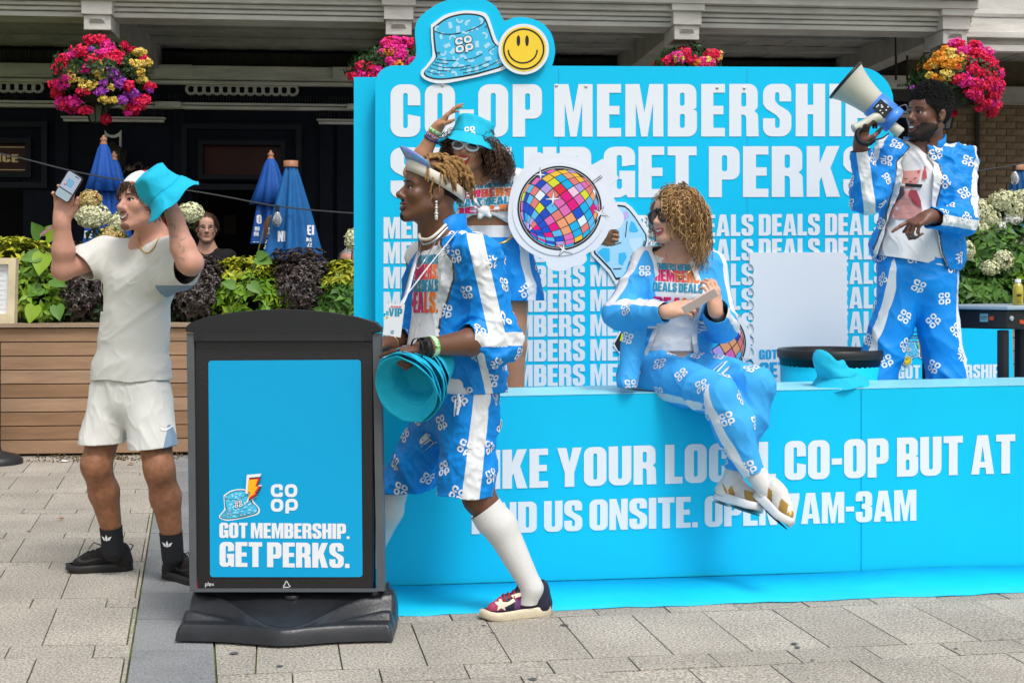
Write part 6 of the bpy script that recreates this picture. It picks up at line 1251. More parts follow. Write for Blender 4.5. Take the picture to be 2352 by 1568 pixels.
# socks and trainers
def sock(par, a, b, r0, r1, m, name='sock', cuff=None):
    g = Sdf(); g.cap(a, b, r0, r1, .01); t = Tri(*g.mesh(.005)); d = nrm(b-a); t.keep(lambda V: (V-a)@d); return t.obj(name, [m], par), t
for a_, kn, hx in ((anR, knR, 0), (anL, knL, 1)):
    up_ = nrm(kn-a_); o, t = sock(pA, a_+up_*.05, a_-A(0, 0, .06), .049, .047, M_blkcloth)
    pr = Prints(); tre = [([(.5, 0), (.62, .5), (.5, 1), (.38, .5)], []), ([(.46, .05), (.30, .6), (.05, .75), (.2, .3)], []), ([(.54, .05), (.7, .6), (.95, .75), (.8, .3)], []), ([(.2, .16), (.42, .2), (.42, .26), (.2, .24)], []), ([(.58, .2), (.8, .16), (.8, .24), (.58, .26)], [])]
    q = a_+A(-.018+.002*hx, -.3, .005); pr.add(wrap_print(t.bvh(), tre, q-A(.02*(1-hx*.0), 0, .015), A(.05, .0, 0), A(0, 0, .030), .01, .002, .8)); pr.obj('sock_emblem', M_stripe, pA)
for hl, td, fl in ((ground(302, 1312)+A(0, .03, 0), A(-1, -.18, 0), 0), (ground(374, 1330)+A(.0, .05, 0), A(.75, -.62, 0), 1)):
    rt, t, T_ = shoe(pA, hl, td, .292, .104, (M_trainer, M_trsole, M_trainer, M_trsole), h=.105); pr = Prints(); bv = t.bvh(); q = T_(.10, -.12 if not fl else .12, .045); f_ = nrm(td)
    pr.add(wrap_print(bv, tick, q+A(0, -.0, 0), f_*.11 if fl else -f_*-.11, A(0, 0, .045), .01, .002, .35)) if fl else pr.add(wrap_print(bv, tick, T_(.20, 0, .045)+A(0, -.25, 0), -f_*.12, A(0, 0, .05), .01, .002, .6)); pr.obj('tick_mark', M_swoosh, rt)
    b_ = MB(); u0 = T_(.012, 0, .10); b_.tube([u0+A(0, 0, -.01), u0-f_*.012+A(0, 0, .012), u0+f_*.004+A(0, 0, .018)], .003, 5); k0 = T_(.135, 0, .115); [b_.tube([k0, k0+f_*dx+A(0, dy, .018), k0+f_*dx*1.6+A(0, dy*1.5, -.008)], .0024, 5) for dx, dy in ((.03, -.02), (-.02, -.02))]; b_.build('lace_loop', M_trsole, rt, True)
# jewellery and wrist bands
M_goldm = mat('gold_metal', (.62, .42, .16), .28, metal=.9); b_ = MB(); ncv = spline([at(311, 545, 6.02), at(313, 566, 5.985), at(326, 578, 5.975), at(340, 578, 5.97), at(355, 566, 5.98), at(362, 548, 6.0)], 7)
bvT2 = bvT; chain = []
for p in ncv:
    l_, nn, _, _ = bvT2.ray_cast(Vector(p-A(0, .4, 0)), Vector((0, 1, 0)), 1.0); l2, n2, _, _ = bvA.ray_cast(Vector(p-A(0, .4, 0)), Vector((0, 1, 0)), 1.0); c2 = [x for x in (l_, l2) if x is not None]; chain.append(A(p[0], min(x[1] for x in c2)-.004, p[2]) if c2 else p)
for i, p in enumerate(chain): b_.lathe(p, [(.0, -.004), (.0042, 0), (0, .004)], 6)
b_.tube(chain, .0018, 5); b_.build('necklace', M_goldm, pA, True)
ax_ = nrm(wrR-elR); band('wristband', wrR-ax_*.018, ax_, .0335, .017, mat('woven_band', lin('#b36a3c'), .8, vscale=180, col2=lin('#8f86b8'), mix=(.45, .55)), pA)
b_ = MB(); e0 = wrR-ax_*.02+A(-.033, -.005, 0); P_ = [e0, e0+A(-.03, -.01, -.022), e0+A(-.055, -.01, -.040)]; b_.box8([P_[0]+A(0, 0, -.008), P_[2]+A(0, 0, -.008), P_[2]+A(0, .003, -.008), P_[0]+A(0, .003, -.008), P_[0]+A(0, 0, .008), P_[2]+A(0, 0, .006), P_[2]+A(0, .003, .006), P_[0]+A(0, .003, .008)]); b_.build('band_tail', MATS['woven_band'], pA)
b_ = MB(); bv = bvA
pr = Prints(); r_ = np.random.default_rng(4)
for k in range(7):
    p = wrL*(1-.13*k-.08)+elL*(.13*k+.08)+A(.012, -.3, 0); a0 = r_.uniform(0, 3); pr.add(wrap_print(bvA, [([(0, 0), (.6, .1), (1, .5), (.9, .7), (.4, .4), (.1, .5)], [])], p-A(.012, 0, .012), A(math.cos(a0), 0, math.sin(a0))*.026, A(-math.sin(a0), 0, math.cos(a0))*.02, .01, .0012, .6))
pr.obj('tattoo', mat('tattoo_ink', lin('#a88a7c'), .6), body)
# phone
ph = [at(164, 392, 5.955), at(198, 414, 5.955), at(149, 467, 5.965), at(117, 440, 5.965)]; c_ = sum(ph)/4; ex = nrm(ph[1]-ph[0]); ey = nrm(ph[0]-ph[3]); ey = nrm(ey-ex*np.dot(ex, ey)); HPL = Plane(c_, ex, ey); hw, hh = np.linalg.norm(ph[1]-ph[0])/2, np.linalg.norm(ph[0]-ph[3])/2
phn = thing('phone', 'phone with a lit pale screen held up by the man in white', 'phone', c_)
b_ = MB(); b_.prism(HPL, rr(-hw, -hh, hw, hh, .012), -.009, .0); bevel(b_.build('case', mat('phone_case', (.012, .012, .014), .4), phn), .002, 2)
def emat(n, h, e):
    m = mat(n, (0, 0, 0), .3); b = m.node_tree.nodes['Principled BSDF']; b.inputs['Emission Color'].default_value = lin(h)+(1,); b.inputs['Emission Strength'].default_value = e; return m
b_ = MB(); q = .88; b_.poly([HPL.w(x, y, .001) for x, y in rr(-hw*q, -hh*.94, hw*q, hh*.94, .009)]); b_.mi = 1; b_.poly([HPL.w(x*hw, y*hh, .0014) for x, y in rect(-.86, -.86, .86, -.36)]); b_.mi = 2; b_.poly([HPL.w(x*hw, y*hh, .0018) for x, y in rect(-.86, -.37, .86, -.29)]); b_.poly([HPL.w(x*hw, y*hh, .0018) for x, y in rect(.1, .80, .62, .86)]); b_.mi = 3; b_.poly([HPL.w(x*hw, y*hh, .0018) for x, y in rr(-.45, -.02, .42, .52, .1)])
b_.build('screen', [emat('scr_a', '#b4c0d2', .75), emat('scr_b', '#a9bfc6', .75), emat('scr_c', '#3c4650', .5), emat('scr_d', '#7fb2d8', .75)], phn)
# the hat he lifts
hc = at(380, 442, 5.76); bucket_hat('bucket_hat', 'bright blue bucket hat held up beside the face of the man in white', hc, A(-.62, -.25, .78), .136, .090, .098, .016, 5, .92, None, None, .055)
# ------------------------------------------------------------------ walking man with the stack of hats
M_blue = mat('track_blue', (.003, .25, .75), .5, bump=.3, bscale=17, spec=.25); M_sky = mat('track_sky', (.045, .40, .86), .75, bump=.35, bscale=12); M_wcl = mat('white_cloth', (.78, .79, .82), .7, bump=.05, bscale=300); M_zip = mat('zip', (.10, .10, .10), .35, metal=.6); M_print = mat('white_print', (.80, .82, .84), .6)
M_teal, M_mag, M_orng = flatmat('teal_ink', '#1590b4'), flatmat('magenta_ink', '#dd1f6c'), flatmat('orange_ink', '#f07a28')
M_skB = mat('skin_deep', lin('#6d4936'), .42, var=.12, vscale=18, sss=.06, spec=.45); M_lipB = mat('lip_deep', lin('#6a3d36'), .35); M_hairB = mat('beard_black', (.010, .008, .007), .7)
M_shirt = mat('tee_white', (.80, .80, .82), .85, bump=.35, bscale=12, var=.02)
dB = 5.55
pB = person('walking man in blue patterned jacket and shorts with dreadlocks and knee socks', ground(1180, 1415)*A(1, 1, 0))
CB = at(988, 440, 5.53); MB_ = frame_of(70, 8, 3); s = Sdf(); head(s, CB, MB_, 1.10); nbB = at(1016, 552, 5.60); neck(s, CB, MB_, nbB, .068, 1.08)
yB = math.radians(68); fB = A(-math.sin(yB), -math.cos(yB), 0); lB = A(math.cos(yB), -math.sin(yB), 0)
chB, blB, hpB = at(1036, 655, 5.58), at(1030, 800, 5.58), at(1062, 915, 5.58)
s.cap(chB, blB, .125, .135, .05, lB, 1.3); s.cap(blB, hpB, .135, .13, .05, lB, 1.25); s.cap(nbB, chB, .075, .11, .06, lB, 1.3)
sLB, eLB, wLB = at(1100, 590, 5.36), at(1140, 778, 5.36), at(985, 797, 5.16); sRB, eRB, wRB = at(968, 590, 5.78), at(955, 770, 5.85), at(893, 790, 5.58)
s.cap(sLB, sRB, .06, .06, .06); s.chain([sLB, eLB], [.065, .05]); s.cap(eLB, eLB*.6+wLB*.4, .050, .050, .02); s.cap(eLB*.6+wLB*.4, wLB, .050, .031, .02); s.chain([sRB, eRB, wRB], [.06, .05, .03])
hLB, kLB, aLB = at(1070, 930, 5.50), at(1100, 1142, 5.48), at(1222, 1350, 5.47); hRB, kRB, aRB = at(1030, 930, 5.68), at(905, 1110, 5.78), at(838, 1300, 5.86)
for h_, k_, a_ in ((hLB, kLB, aLB), (hRB, kRB, aRB)):
    s.cap(h_, k_, .095, .062, .04); m_ = k_*.66+a_*.34+A(.012, .0, .008); s.cap(k_, m_, .056, .060, .03); s.cap(m_, a_, .060, .036, .02)
hand(s, wLB, A(-1, .05, -.14), A(-.05, .2, -1), -1, [(.12, .10), (1.15, 1.15), (1.2, 1.2), (1.2, 1.2)], (.45, .7), 1.10, .03)
hand(s, wRB, A(-.75, -.55, -.1), A(0, -.3, -1), 1, [(.5, .6), (.6, .6), (.6, .6), (.6, .6)], (.6, .4), 1.02)
t = Tri(*s.mesh(.0045)); t.smooth(1, .4); lB_ = lambda V: (V-CB)@MB_
nzs = lambda V: .004*vnoise(V*90, 3)
t.paint(lambda V: .019-np.linalg.norm((lB_(V)-A(0, .086, -.113))*A(.7, .9, 1), axis=1)+nzs(V), 1); t.paint(lambda V: .0055-np.linalg.norm((lB_(V)-A(0, .107, -.0525))*A(.18, 1, 1), axis=1)+nzs(V)*.3, 1)
body = t.obj('body', [M_skB, M_hairB], pB); bvB = t.bvh(); features(Face(bvB, CB, MB_, 1.10), body, M_lipB, M_hairB, .027, .007, .008, br_r=.005, lipr=.0075)
# dreadlocks, visor band, ear jewellery
M_dread = mat('dread_tan', lin('#6e4a26'), .85, vscale=55, col2=lin('#b08a55'), bump=.8, bscale=160, mix=(.35, .65), stretch=None)
r_ = np.random.default_rng(11); n_ = 135; d = nrm(r_.normal(size=(n_, 3))*A(.8, .7, .35)+A(0, -.32, .95)); P0 = CB+(d*A(.078, .098, .092)*1.05+A(0, -.016, .040))@MB_.T
out = nrm(d*A(.8, .7, .3)+A(0, -.9, .02)+r_.normal(0, .2, (n_, 3)))@MB_.T
curls_hair('dreadlocks', P0, out, r_.uniform(.05, .12, n_), M_dread, pB, .0076, 16, .005, 1.3, .95, 12, .12, 6, avoid=(CB+MB_@A(0, -.012, .035), .108), O=r_.uniform(.035, .072, n_))
d = nrm(r_.normal(size=(16, 3))*A(.15, .12, .15)+A(-.80, .12, .5))[:7]; P0 = CB+(d*A(.078, .098, .092)*1.07+A(0, -.016, .036))@MB_.T; curls_hair('front_locks', P0, np.tile(MB_@A(-.15, .35, -.55), (7, 1)), r_.uniform(.07, .12, 7), M_dread, pB, .0048, 12, .004, 1.5, .7, 13, .18, 5)
sc_ = Sdf(); sc_.ell(CB+MB_@(A(0, -.018, .034)*1.06), A(.0785, .0995, .092)*1.06, MB_); c_ = Tri(*sc_.mesh(.006)); c_.keep(lambda V: lB_(V)[:, 2]-np.interp(lB_(V)[:, 1], [-.1, -.02, .03, .085], [-.055, -.035, .025, .075])*1.06); c_.obj('hair_base', [mat('hair_dark', (.022, .014, .008), .9, bump=.6, bscale=150)], pB)
vb = thing('visor', 'white patterned visor with violet see through peak worn round the dreadlocks', 'visor', CB); n = 40; rows = []
for q, (gr, dz) in enumerate(((1.14, -.020), (1.16, .000), (1.15, .022))):
    row = []
    for k in range(n):
        a = 6.283*k/n; p = A(.079*gr*math.sin(a), .100*gr*math.cos(a)-.014, .052+.040*math.cos(a)*1.05+dz-.012); row.append(CB+MB_@(p*1.05))
    rows += row
b_ = MB(); b_.add(rows, [(j*n+k, j*n+(k+1) % n, (j+1)*n+(k+1) % n, (j+1)*n+k) for j in range(2) for k in range(n)]); o = b_.build('band', mat('visor_cloth', lin('#d8d0c4'), .7), vb, True); solidify(o, .004)
bvV = BVHTree.FromPolygons([tuple(p) for p in rows], [(j*n+k, j*n+(k+1) % n, (j+1)*n+(k+1) % n, (j+1)*n+k) for j in range(2) for k in range(n)]); pr = Prints()
for k in range(26):
    a = r_.uniform(3.3, 6.1); p = CB+MB_@(A(.079*1.3*math.sin(a), .1*1.3*math.cos(a)-.014, .052+.042*math.cos(a)-.014+r_.uniform(-.012, .012))*1.05); c0 = CB+MB_@(A(0, -.014, .05)); nn = nrm(p-c0); u = nrm(np.cross(MB_[:, 2], nn)); v = np.cross(nn, u); w = r_.uniform(.004, .008); hgt = r_.uniform(.012, .024)
    pr.add(wrap_print(bvV, [([(0, 0), (.6, .1), (1, 1), (.3, .8)], [])], p-u*w/2-v*hgt/2, u*w, v*hgt+u*.01, .01, .0028, .12), k % 3)
pr.obj('print', [flatmat('royal', '#2c4fc0'), flatmat('violet', '#6a49b0'), flatmat('teal2', '#2f9aa8')], vb)
b_ = MB(); m_ = 15; B0, B1 = [], []
for k in range(m_):
    a = -1.15+2.3*k/(m_-1); p = A(.079*1.15*math.sin(a), .1*1.15*math.cos(a)-.014, .052+.042*math.cos(a)+.008); q = A(.079*1.15*math.sin(a)*1.12, .1*1.15*math.cos(a)-.014+.034*math.cos(a)**.7, .052+.042*math.cos(a)+.050*math.cos(a)**.6+.004); B0.append(CB+MB_@(p*1.05)); B1.append(CB+MB_@(q*1.05))
b_.add(B0+B1, [(k, k+1, m_+k+1, m_+k) for k in range(m_-1)]); o = b_.build('peak', mat('violet_film', lin('#9a96f2'), .15, spec=.6, col2=lin('#63bdf4'), vscale=14, mix=(.4, .6)), vb, True); solidify(o, .003)
b_ = MB(); e0 = CB+MB_@(A(-.086, -.004, -.038)*1.06)
for k, (dz, rr_) in enumerate(((0, .006), (.012, .0055), (.022, .007), (.033, .0055), (.044, .008), (.056, .0075), (.064, .006))): b_.lathe(e0-A(0, 0, dz), [(.0, -rr_), (rr_*.8, -rr_*.6), (rr_, 0), (rr_*.8, rr_*.6), (0, rr_)], 10)
b_.build('earring', mat('pearl', (.72, .68, .60), .25, spec=.7, metal=.2), pB, True)
# T-shirt
g = Sdf(); g.cap(chB, blB, .135, .140, .05, lB, 1.36); g.cap(blB, at(1058, 912, 5.58), .140, .140, .04, lB, 1.34); g.cap(nbB+A(0, 0, -.04), chB, .08, .115, .06, lB, 1.3); g.cap(sLB, sRB, .064, .064, .06)
t = Tri(*g.mesh(.007)); t.smooth(2); folds(t, .008, np.stack([A(1, 0, .3), A(0, 1, 0), A(-.3, 0, 1)*.5], 1), 9, 4); hz = CZ+(HY-916)*5.5/F; t.keep(lambda V: V[:, 2]-hz-.10*(V[:, 0]-at(1100, 0, 5.5)[0])*-.3); t.keep(lambda V: np.linalg.norm((V-nbB-fB*.012-A(0, 0, .035))*A(1, 1, .9), axis=1)-.076)
solidify(t.obj('t_shirt', [M_shirt], pB), .003); bvTB = t.bvh(); pr = Prints()
def grad_text(pr, bv, tx, O, X, Y, cols, lift=.003, reach=.5, gap=.05, e=.016):
    """line of print whose colour runs from one ink to the next along the line"""
    sh, w = text(tx, gap)
    for o, hs_ in sh:
        cx_ = np.mean([p[0] for p in o])/w; pr.add(wrap_print(bv, [([(p[0]/w, p[1]) for p in o], [[(p[0]/w, p[1]) for p in h] for h in hs_])], O, X, Y, e, lift, reach), cols[min(len(cols)-1, int(cx_*len(cols)))])
def tee_print(bv, mid_px, d, w_m, rows_, X, Y, par, reach=.6):
    pr = Prints()
    for tx, py, hpx, cols in rows_:
        O = at(mid_px, py, d)-X*w_m/2; grad_text(pr, bv, tx, O, X*w_m, Y*(hpx*d/F), cols, reach=reach)
    pr.obj('tee_print', [M_teal, M_mag, M_orng, flatmat('coral_ink', '#e8554a')], par)
XB = nrm(A(1, -.08, .03)); tee_print(bvTB, 952, 5.30, .145, [('MEMBERS MEMBERS', 606, 22, [0]), ('MEMBERS.', 642, 36, [1, 1, 1, 3, 2]), ('DEALS DEALS', 671, 28, [0]), ('DEALS.', 721, 50, [1, 1, 3, 2])], XB, A(.02, 0, 1), pB)
# jacket
g = Sdf(); g.cap(chB+A(.03, 0, 0), blB+A(.045, 0, 0), .150, .158, .05, lB, 1.42); g.cap(blB+A(.045, 0, 0), at(1080, 893, 5.58), .158, .135, .04, lB, 1.42); g.cap(nbB+A(.025, .01, -.035), chB+A(.03, 0, 0), .100, .13, .06, lB, 1.35); g.cap(sLB, sRB, .075, .075, .06)
eS = eLB+A(.004, 0, 0); g.cap(sLB, eS, .082, .074, .05); cuff = at(1072, 778, 5.27); g.cap(eS, cuff, .074, .062, .03); g.cap(eS+A(.012, 0, -.01), at(1120, 800, 5.33), .078, .07, .03); g.cap(sRB, eRB, .075, .065, .04); g.cap(eRB, wRB*.75+eRB*.25, .062, .05, .03)
t = Tri(*g.mesh(.007)); t.smooth(2); aax = eLB-sLB; MW = np.stack([A(.9, 0, .5)*.9, A(0, .8, 0), A(-.5, 0, .9)*1.0], 1); folds(t, .016, MW, 9, 21); folds(t, .008, None, 22, 5); t.smooth(1, .4)
zipB = curve_x([(1012, 562), (1020, 575), (1043, 601), (1044, 640), (1028, 690), (1011, 732), (1008, 770), (1012, 800), (1024, 841), (1050, 913), (1060, 940)], 5.42); Yc = chB[1]-.02
farB = curve_x([(980, 560), (946, 596), (922, 640), (918, 700), (918, 800), (930, 900)], 5.75)
lapw = lambda Z: np.interp(Z, [at(0, 800, 5.4)[2], at(0, 720, 5.4)[2], at(0, 600, 5.4)[2], at(0, 570, 5.4)[2]], [.006, .030, .062, .012])
t.keep(lambda V: np.where(V[:, 1] < Yc, V[:, 0]-zipB(V[:, 2])+lapw(V[:, 2]), np.where(V[:, 0] < chB[0]-.02, V[:, 0]-farB(V[:, 2]), 1)))
c2 = nrm(cuff-eS); t.keep(lambda V: np.where((near_seg(V, eS, wLB) < .11) & (V[:, 1] < 5.42) & (V[:, 0] < eS[0]-.06), -(V-cuff)@c2, 1)); c3 = nrm(wRB-eRB); t.keep(lambda V: np.where((V[:, 1] > 5.5) & (V[:, 0] < at(950, 0, 5.7)[0]), -(V-(wRB*.7+eRB*.3))@c3, 1)); hemB = CZ+(HY-900)*5.5/F; t.keep(lambda V: V[:, 2]-hemB); t.keep(lambda V: np.linalg.norm((V-nbB-A(0, 0, .03))*A(1, 1, .9), axis=1)-.092)
t.paint(lambda V: np.where(V[:, 1] < Yc, zipB(V[:, 2])-V[:, 0], -1), 1); t.paint(lambda V: np.where(V[:, 1] < Yc, .0045-np.abs(zipB(V[:, 2])-V[:, 0]), -1), 2)
# white sleeve stripe from collar over the shoulder to the cuff
seg = slab(eS-sLB, A(.0, -1, 0), sLB+A(.004, 0, 0), .030); t.paint(lambda V: np.where(V[:, 2] > eS[2]-.03, np.minimum(seg(V), .13-near_seg(V, sLB, eS)), -1), 1, [0]); seg2 = slab(cuff-eS, A(0, -1, .15), eS+A(0, 0, -.012), .025); t.paint(lambda V: np.where((V[:, 1] < 5.40), np.minimum(seg2(V), .105-near_seg(V, eS, cuff)), -1), 1, [0])
P1, P2 = at(1052, 545, 5.5), sLB; ax2 = P2-P1; b2 = nrm(np.cross(ax2, A(0, 0, 1))); t.paint(lambda V: np.where((V[:, 2] > sLB[2]-.02) & (V[:, 0] > P1[0]), np.minimum(.026-np.abs((V-P1)@nrm(np.cross(nrm(ax2), nrm(A(.3, -.3, 1))))), .075-near_seg(V, P1, P2)), -1), 1, [0])
t.paint(lambda V: np.where((V[:, 1] < Yc), np.minimum(.014-np.abs(V[:, 0]-at(1112, 0, 5.45)[0]-.20*(V[:, 2]-at(0, 840, 5.45)[2])*-1), at(0, 806, 5.4)[2]-V[:, 2]), -1), 1, [0])
jo = t.obj('jacket', [M_blue, M_wcl, M_zip], pB); solidify(jo, .004); pr = Prints(); logos(t, pr, .052, .10, 3, okf=lambda p: p[1] < 5.66 or p[0] > chB[0]); pr.obj('logo_print', M_print, pB)
collar('jacket_collar', nbB+A(.012, .0, -.012), MB_[:, 2]*0+A(-.12, 0, 1), fB, .086, .105, .20, .55, M_blue, pB, 1.18, .03)
b_ = MB(); b_.tube([at(1052, 905, 5.36), at(1056, 922, 5.35), at(1050, 952, 5.35)], [.006, .007, .005], 6); b_.build('zip_pull', M_wcl, pB)
# lanyard, pass, necklaces
P_ = spline([at(1046, 535, 5.46), at(1018, 570, 5.33), at(985, 610, 5.20), at(955, 650, 5.17), at(925, 690, 5.15), at(913, 722, 5.15)], 6); tw = A(.010, -.002, .010)
def ribbon(nm, P_, tw, m, par): b_ = MB(); n = len(P_); b_.add([p-tw for p in P_]+[p+tw for p in P_], [(i, i+1, n+i+1, n+i) for i in range(n-1)]); o = b_.build(nm, m, par, True); solidify(o, .002, 0); return o
ly = thing('lanyard', 'white lanyard with clipped pass hanging from the neck of the walking man', 'lanyard', P_[-1]); pp = []
def snap(P_, bvs, off=.006):
    out = []
    for p in P_:
        best = p[1]
        for bv in bvs:
            l_, nn, _, _ = bv.ray_cast(Vector((p[0], p[1]-.6, p[2])), Vector((0, 1, 0)), 1.2)
            if l_ is not None: best = min(best, l_[1]-off) if best is not None else l_[1]-off
        out.append(A(p[0], best, p[2]))
    return out
bvJB = t.bvh(); ribbon('strap', snap(P_, [bvTB]), tw, mat('lanyard_white', (.78, .78, .84), .6), ly)
P2_ = spline([at(963, 575, 5.6), at(948, 620, 5.45), at(935, 670, 5.25), at(914, 722, 5.155)], 6); ribbon('strap', P2_, tw, MATS['lanyard_white'], ly)
b_ = MB(); e = P_[-1]; b_.tube([e+A(0, -.006, .004), e+A(-.003, -.006, -.018)], .0055, 6); b_.tube([e+A(-.003, -.006, -.018), e+A(-.004, -.006, -.036)], .003, 6); b_.build('clip', M_black, ly)
LP_ = Plane(at(903, 735, 5.14), nrm(A(1, -.15, -.06)), nrm(A(.09, 0, 1))); b_ = MB(); b_.prism(LP_, [LP_.px(*p) for p in ((889, 697), (930, 699), (920, 775), (879, 768))], -.002, 0); b_.build('pass', mat('pass_card', (.76, .80, .85), .35), ly)
b_ = MB(); text_px(b_, LP_, 'VIP', 893, 726, 924, 727, 19, .001, .06); b_.mi = 2; text_px(b_, LP_, 'BE A CO-OP', 898, 706, 922, 707, 4, .001, .06); b_.mi = 1; poly_px(b_, LP_, [(886, 715), (893, 713), (893, 724), (887, 724)], .001); b_.mi = 3; poly_px(b_, LP_, circ(889, 729, 2.6, n=10), .001); b_.mi = 0; put_logo_px(b_, LP_, [(897, 767), (904, 767), (898, 758), (905, 758)], .001, 0); b_.build('pass_print', [M_teal, flatmat('lsky', '#46b7d8'), M_mag, flatmat('amber', '#e8a83a')], ly, kind='stuff')
for nm, pts, rr_, m in (('pearl_necklace', [(963, 538, 5.52), (966, 548, 5.46), (985, 549, 5.42), (1004, 536, 5.42), (1024, 516, 5.46)], .0065, mat('pearl2', (.72, .68, .58), .3)), ('chain_necklace', [(966, 553, 5.5), (975, 561, 5.42), (1000, 551, 5.40), (1030, 520, 5.44)], .0045, mat('silver', (.5, .5, .5), .25, metal=.9)), ('pendant_chain', [(968, 556, 5.5), (957, 606, 5.25), (962, 616, 5.22), (980, 590, 5.24), (1000, 556, 5.36)], .0022, MATS['silver'])):
    b_ = MB(); b_.tube(snap(spline([at(*p) for p in pts], 8), [bvB, bvTB], .004), rr_, 6); b_.build(nm, m, pB, True)
# shorts, socks, shoes
g = Sdf(); g.cap(at(1062, 900, 5.58), at(1058, 950, 5.58), .142, .145, .03, lB, 1.3); hmL, hmR = at(1071, 1140, 5.47), at(930, 1120, 5.76); g.cap(at(1074, 940, 5.49), hmL, .112, .106, .03); g.cap(at(1030, 945, 5.67), hmR, .112, .098, .03)
t = Tri(*g.mesh(.007)); t.smooth(2); folds(t, .014, np.stack([A(.8, 0, .6)*.9, A(0, .9, 0), A(-.6, 0, .8)*.7], 1), 10, 31); folds(t, .005, None, 26, 8); t.smooth(1, .4); dL, dR = nrm(hmL-hLB), nrm(hmR-hRB)
nearL = lambda V: near_seg(V, hLB, hmL) < near_seg(V, hRB, hmR)
t.keep(lambda V: np.where(nearL(V), -(V-hmL)@nrm(dL+A(-.05, 0, 0))+.012*vnoise(V*12, 4), -(V-hmR)@nrm(dR+A(.55, 0, -.3))+.012*vnoise(V*12, 4))); t.keep(lambda V: CZ+(HY-900)*5.5/F-V[:, 2])
st = slab(hmL-at(1098, 912, 5.5), A(.15, -1, 0), at(1094, 1020, 5.4), .034); t.paint(lambda V: np.where(nearL(V), st(V), -1), 1, [0]); solidify(t.obj('shorts', [M_blue, M_wcl], pB), .004); pr = Prints(); logos(t, pr, .055, .105, 9); pr.obj('logo_print', M_print, pB)
b_ = MB(); b_.tube([at(1046, 916, 5.36), at(1043, 955, 5.36)], [.012, .010], 6, True, .3); b_.build('pocket_trim', M_wcl, pB, True)
M_sockw = mat('sock_white', (.74, .73, .71), .8, bump=.5, bscale=220, stretch=(3, 3, .3))
for k_, a_, q in ((kLB, aLB, .12), (kRB, aRB, .05)):
    g = Sdf(); m_ = k_*.66+a_*.34+A(.012, 0, .008); k0 = k_*(1-q)+a_*q; g.cap(k0, m_, .0635, .0655, .02); g.cap(m_, a_, .0655, .041, .02); g.cap(a_, a_+A(-.015, 0, -.06), .040, .034, .02); g.cap(k0, k0*.86+a_*.14, .0665, .0665, .006)
    t = Tri(*g.mesh(.006)); t.smooth(1); dd = nrm(a_-k_); t.keep(lambda V: (V-k0)@nrm(dd+A(.12, 0, 0))); t.keep(lambda V: V[:, 2]-.05); solidify(t.obj('sock', [M_sockw], pB), .003)
M_skN = mat('navy_leather', lin('#23243a'), .45, bump=.1, bscale=160); M_skP = mat('purple_suede', lin('#6a3f70'), .7); M_skM = mat('raspberry_leather', lin('#a8385c'), .55); M_sole = mat('aged_sole', lin('#d8ccb0'), .6, var=.12, vscale=30)
hl = ground(1268, 1409); tt_ = ground(1101, 1424); td = nrm(tt_-hl); rt, t, T_ = shoe(pB, hl, td, np.linalg.norm(tt_-hl)*1.0, .108, (M_skN, M_sole, M_skM, mat('red_lace', lin('#b3123c'), .7), M_skP), h=.118, kind='skate')
pr = Prints(); bv = t.bvh(); star = [(.5+.5*math.cos(1.57+.6283*k)*(1 if k % 2 == 0 else .42), .5+.5*math.sin(1.57+.6283*k)*(1 if k % 2 == 0 else .42)) for k in range(10)]; v0 = nrm(np.cross(td, A(0, 0, 1))); L_ = np.linalg.norm(tt_-hl); sd = -1 if v0[1] > 0 else 1
q = T_(.115, 0, .056)+A(0, -.3, .0); xx = -td; pr.add(wrap_print(bv, [(star, [])], q-xx*.026-A(0, 0, .026), xx*.056, A(0, 0, .056), .01, .003, .7)); pr.add(wrap_print(bv, [([(0, 0), (.45, .30), (.40, .45), (1, .75), (1, 1), (.3, .62), (.38, .48), (0, .2)], [])], q+xx*.014-A(0, 0, .008), xx*.10, A(0, 0, .062), .01, .003, .7)); pr.obj('star_mark', mat('cream_leather', lin('#e6dcc6'), .5), rt)
b_ = MB(); tp_ = T_(L_*.40, 0, .128); b_.box8([tp_+td*a+v0*b+A(0, 0, c+a*.6) for c in (-.006, .004) for a, b in ((-.030, -.030), (.025, -.030), (.025, .030), (-.030, .030))]); b_.build('tongue', M_skN, rt)
shoe(pB, at(853, 1392, 5.86)*A(1, 1, 0), A(-1, .05, 0), .29, .108, (M_skN, M_sole, M_skM, MATS['red_lace'], M_skP), h=.10, kind='skate')
# wrist things
ax_ = nrm(wLB-eLB); band('paper_wristband', wLB-ax_*.012, ax_, .038, .022, mat('green_band', lin('#cfe8c8'), .5, vscale=90, col2=lin('#46c846'), mix=(.5, .56)), pB)
band('watch_strap', wLB+ax_*.020, ax_, .036, .026, mat('strap_black', (.012, .012, .013), .5), pB); b_ = MB(); wc_ = wLB+ax_*.020+A(0, -.036, .01); b_.box(wc_, (.032, .010, .036)); bevel(b_.build('watch', mat('watch_glass', (.01, .01, .012), .15), pB), .003)
band('cord_bracelet', wLB+ax_*.052, ax_, .036, .006, MATS['strap_black'], pB); band('gold_bracelet', wRB+nrm(wRB-eRB)*-.01, wRB-eRB, .036, .012, M_goldm, pB)
# stack of nested hats hanging from his hands
ax_s = nrm(A(.42, .80, .40)); g_ = 'blue bucket hats nested in a stack in the hands of the walking man'
for k in range(10):
    c = at(946, 880, 5.18)+ax_s*(.012*k); bucket_hat('bucket_hat', 'foremost blue bucket hat of the carried stack with its open inside showing' if not k else 'blue bucket hat nested behind the foremost one in the carried stack', c, ax_s, (.130-.001*k), .088, .085, .009, 40+k, 1, None, g_, .050)
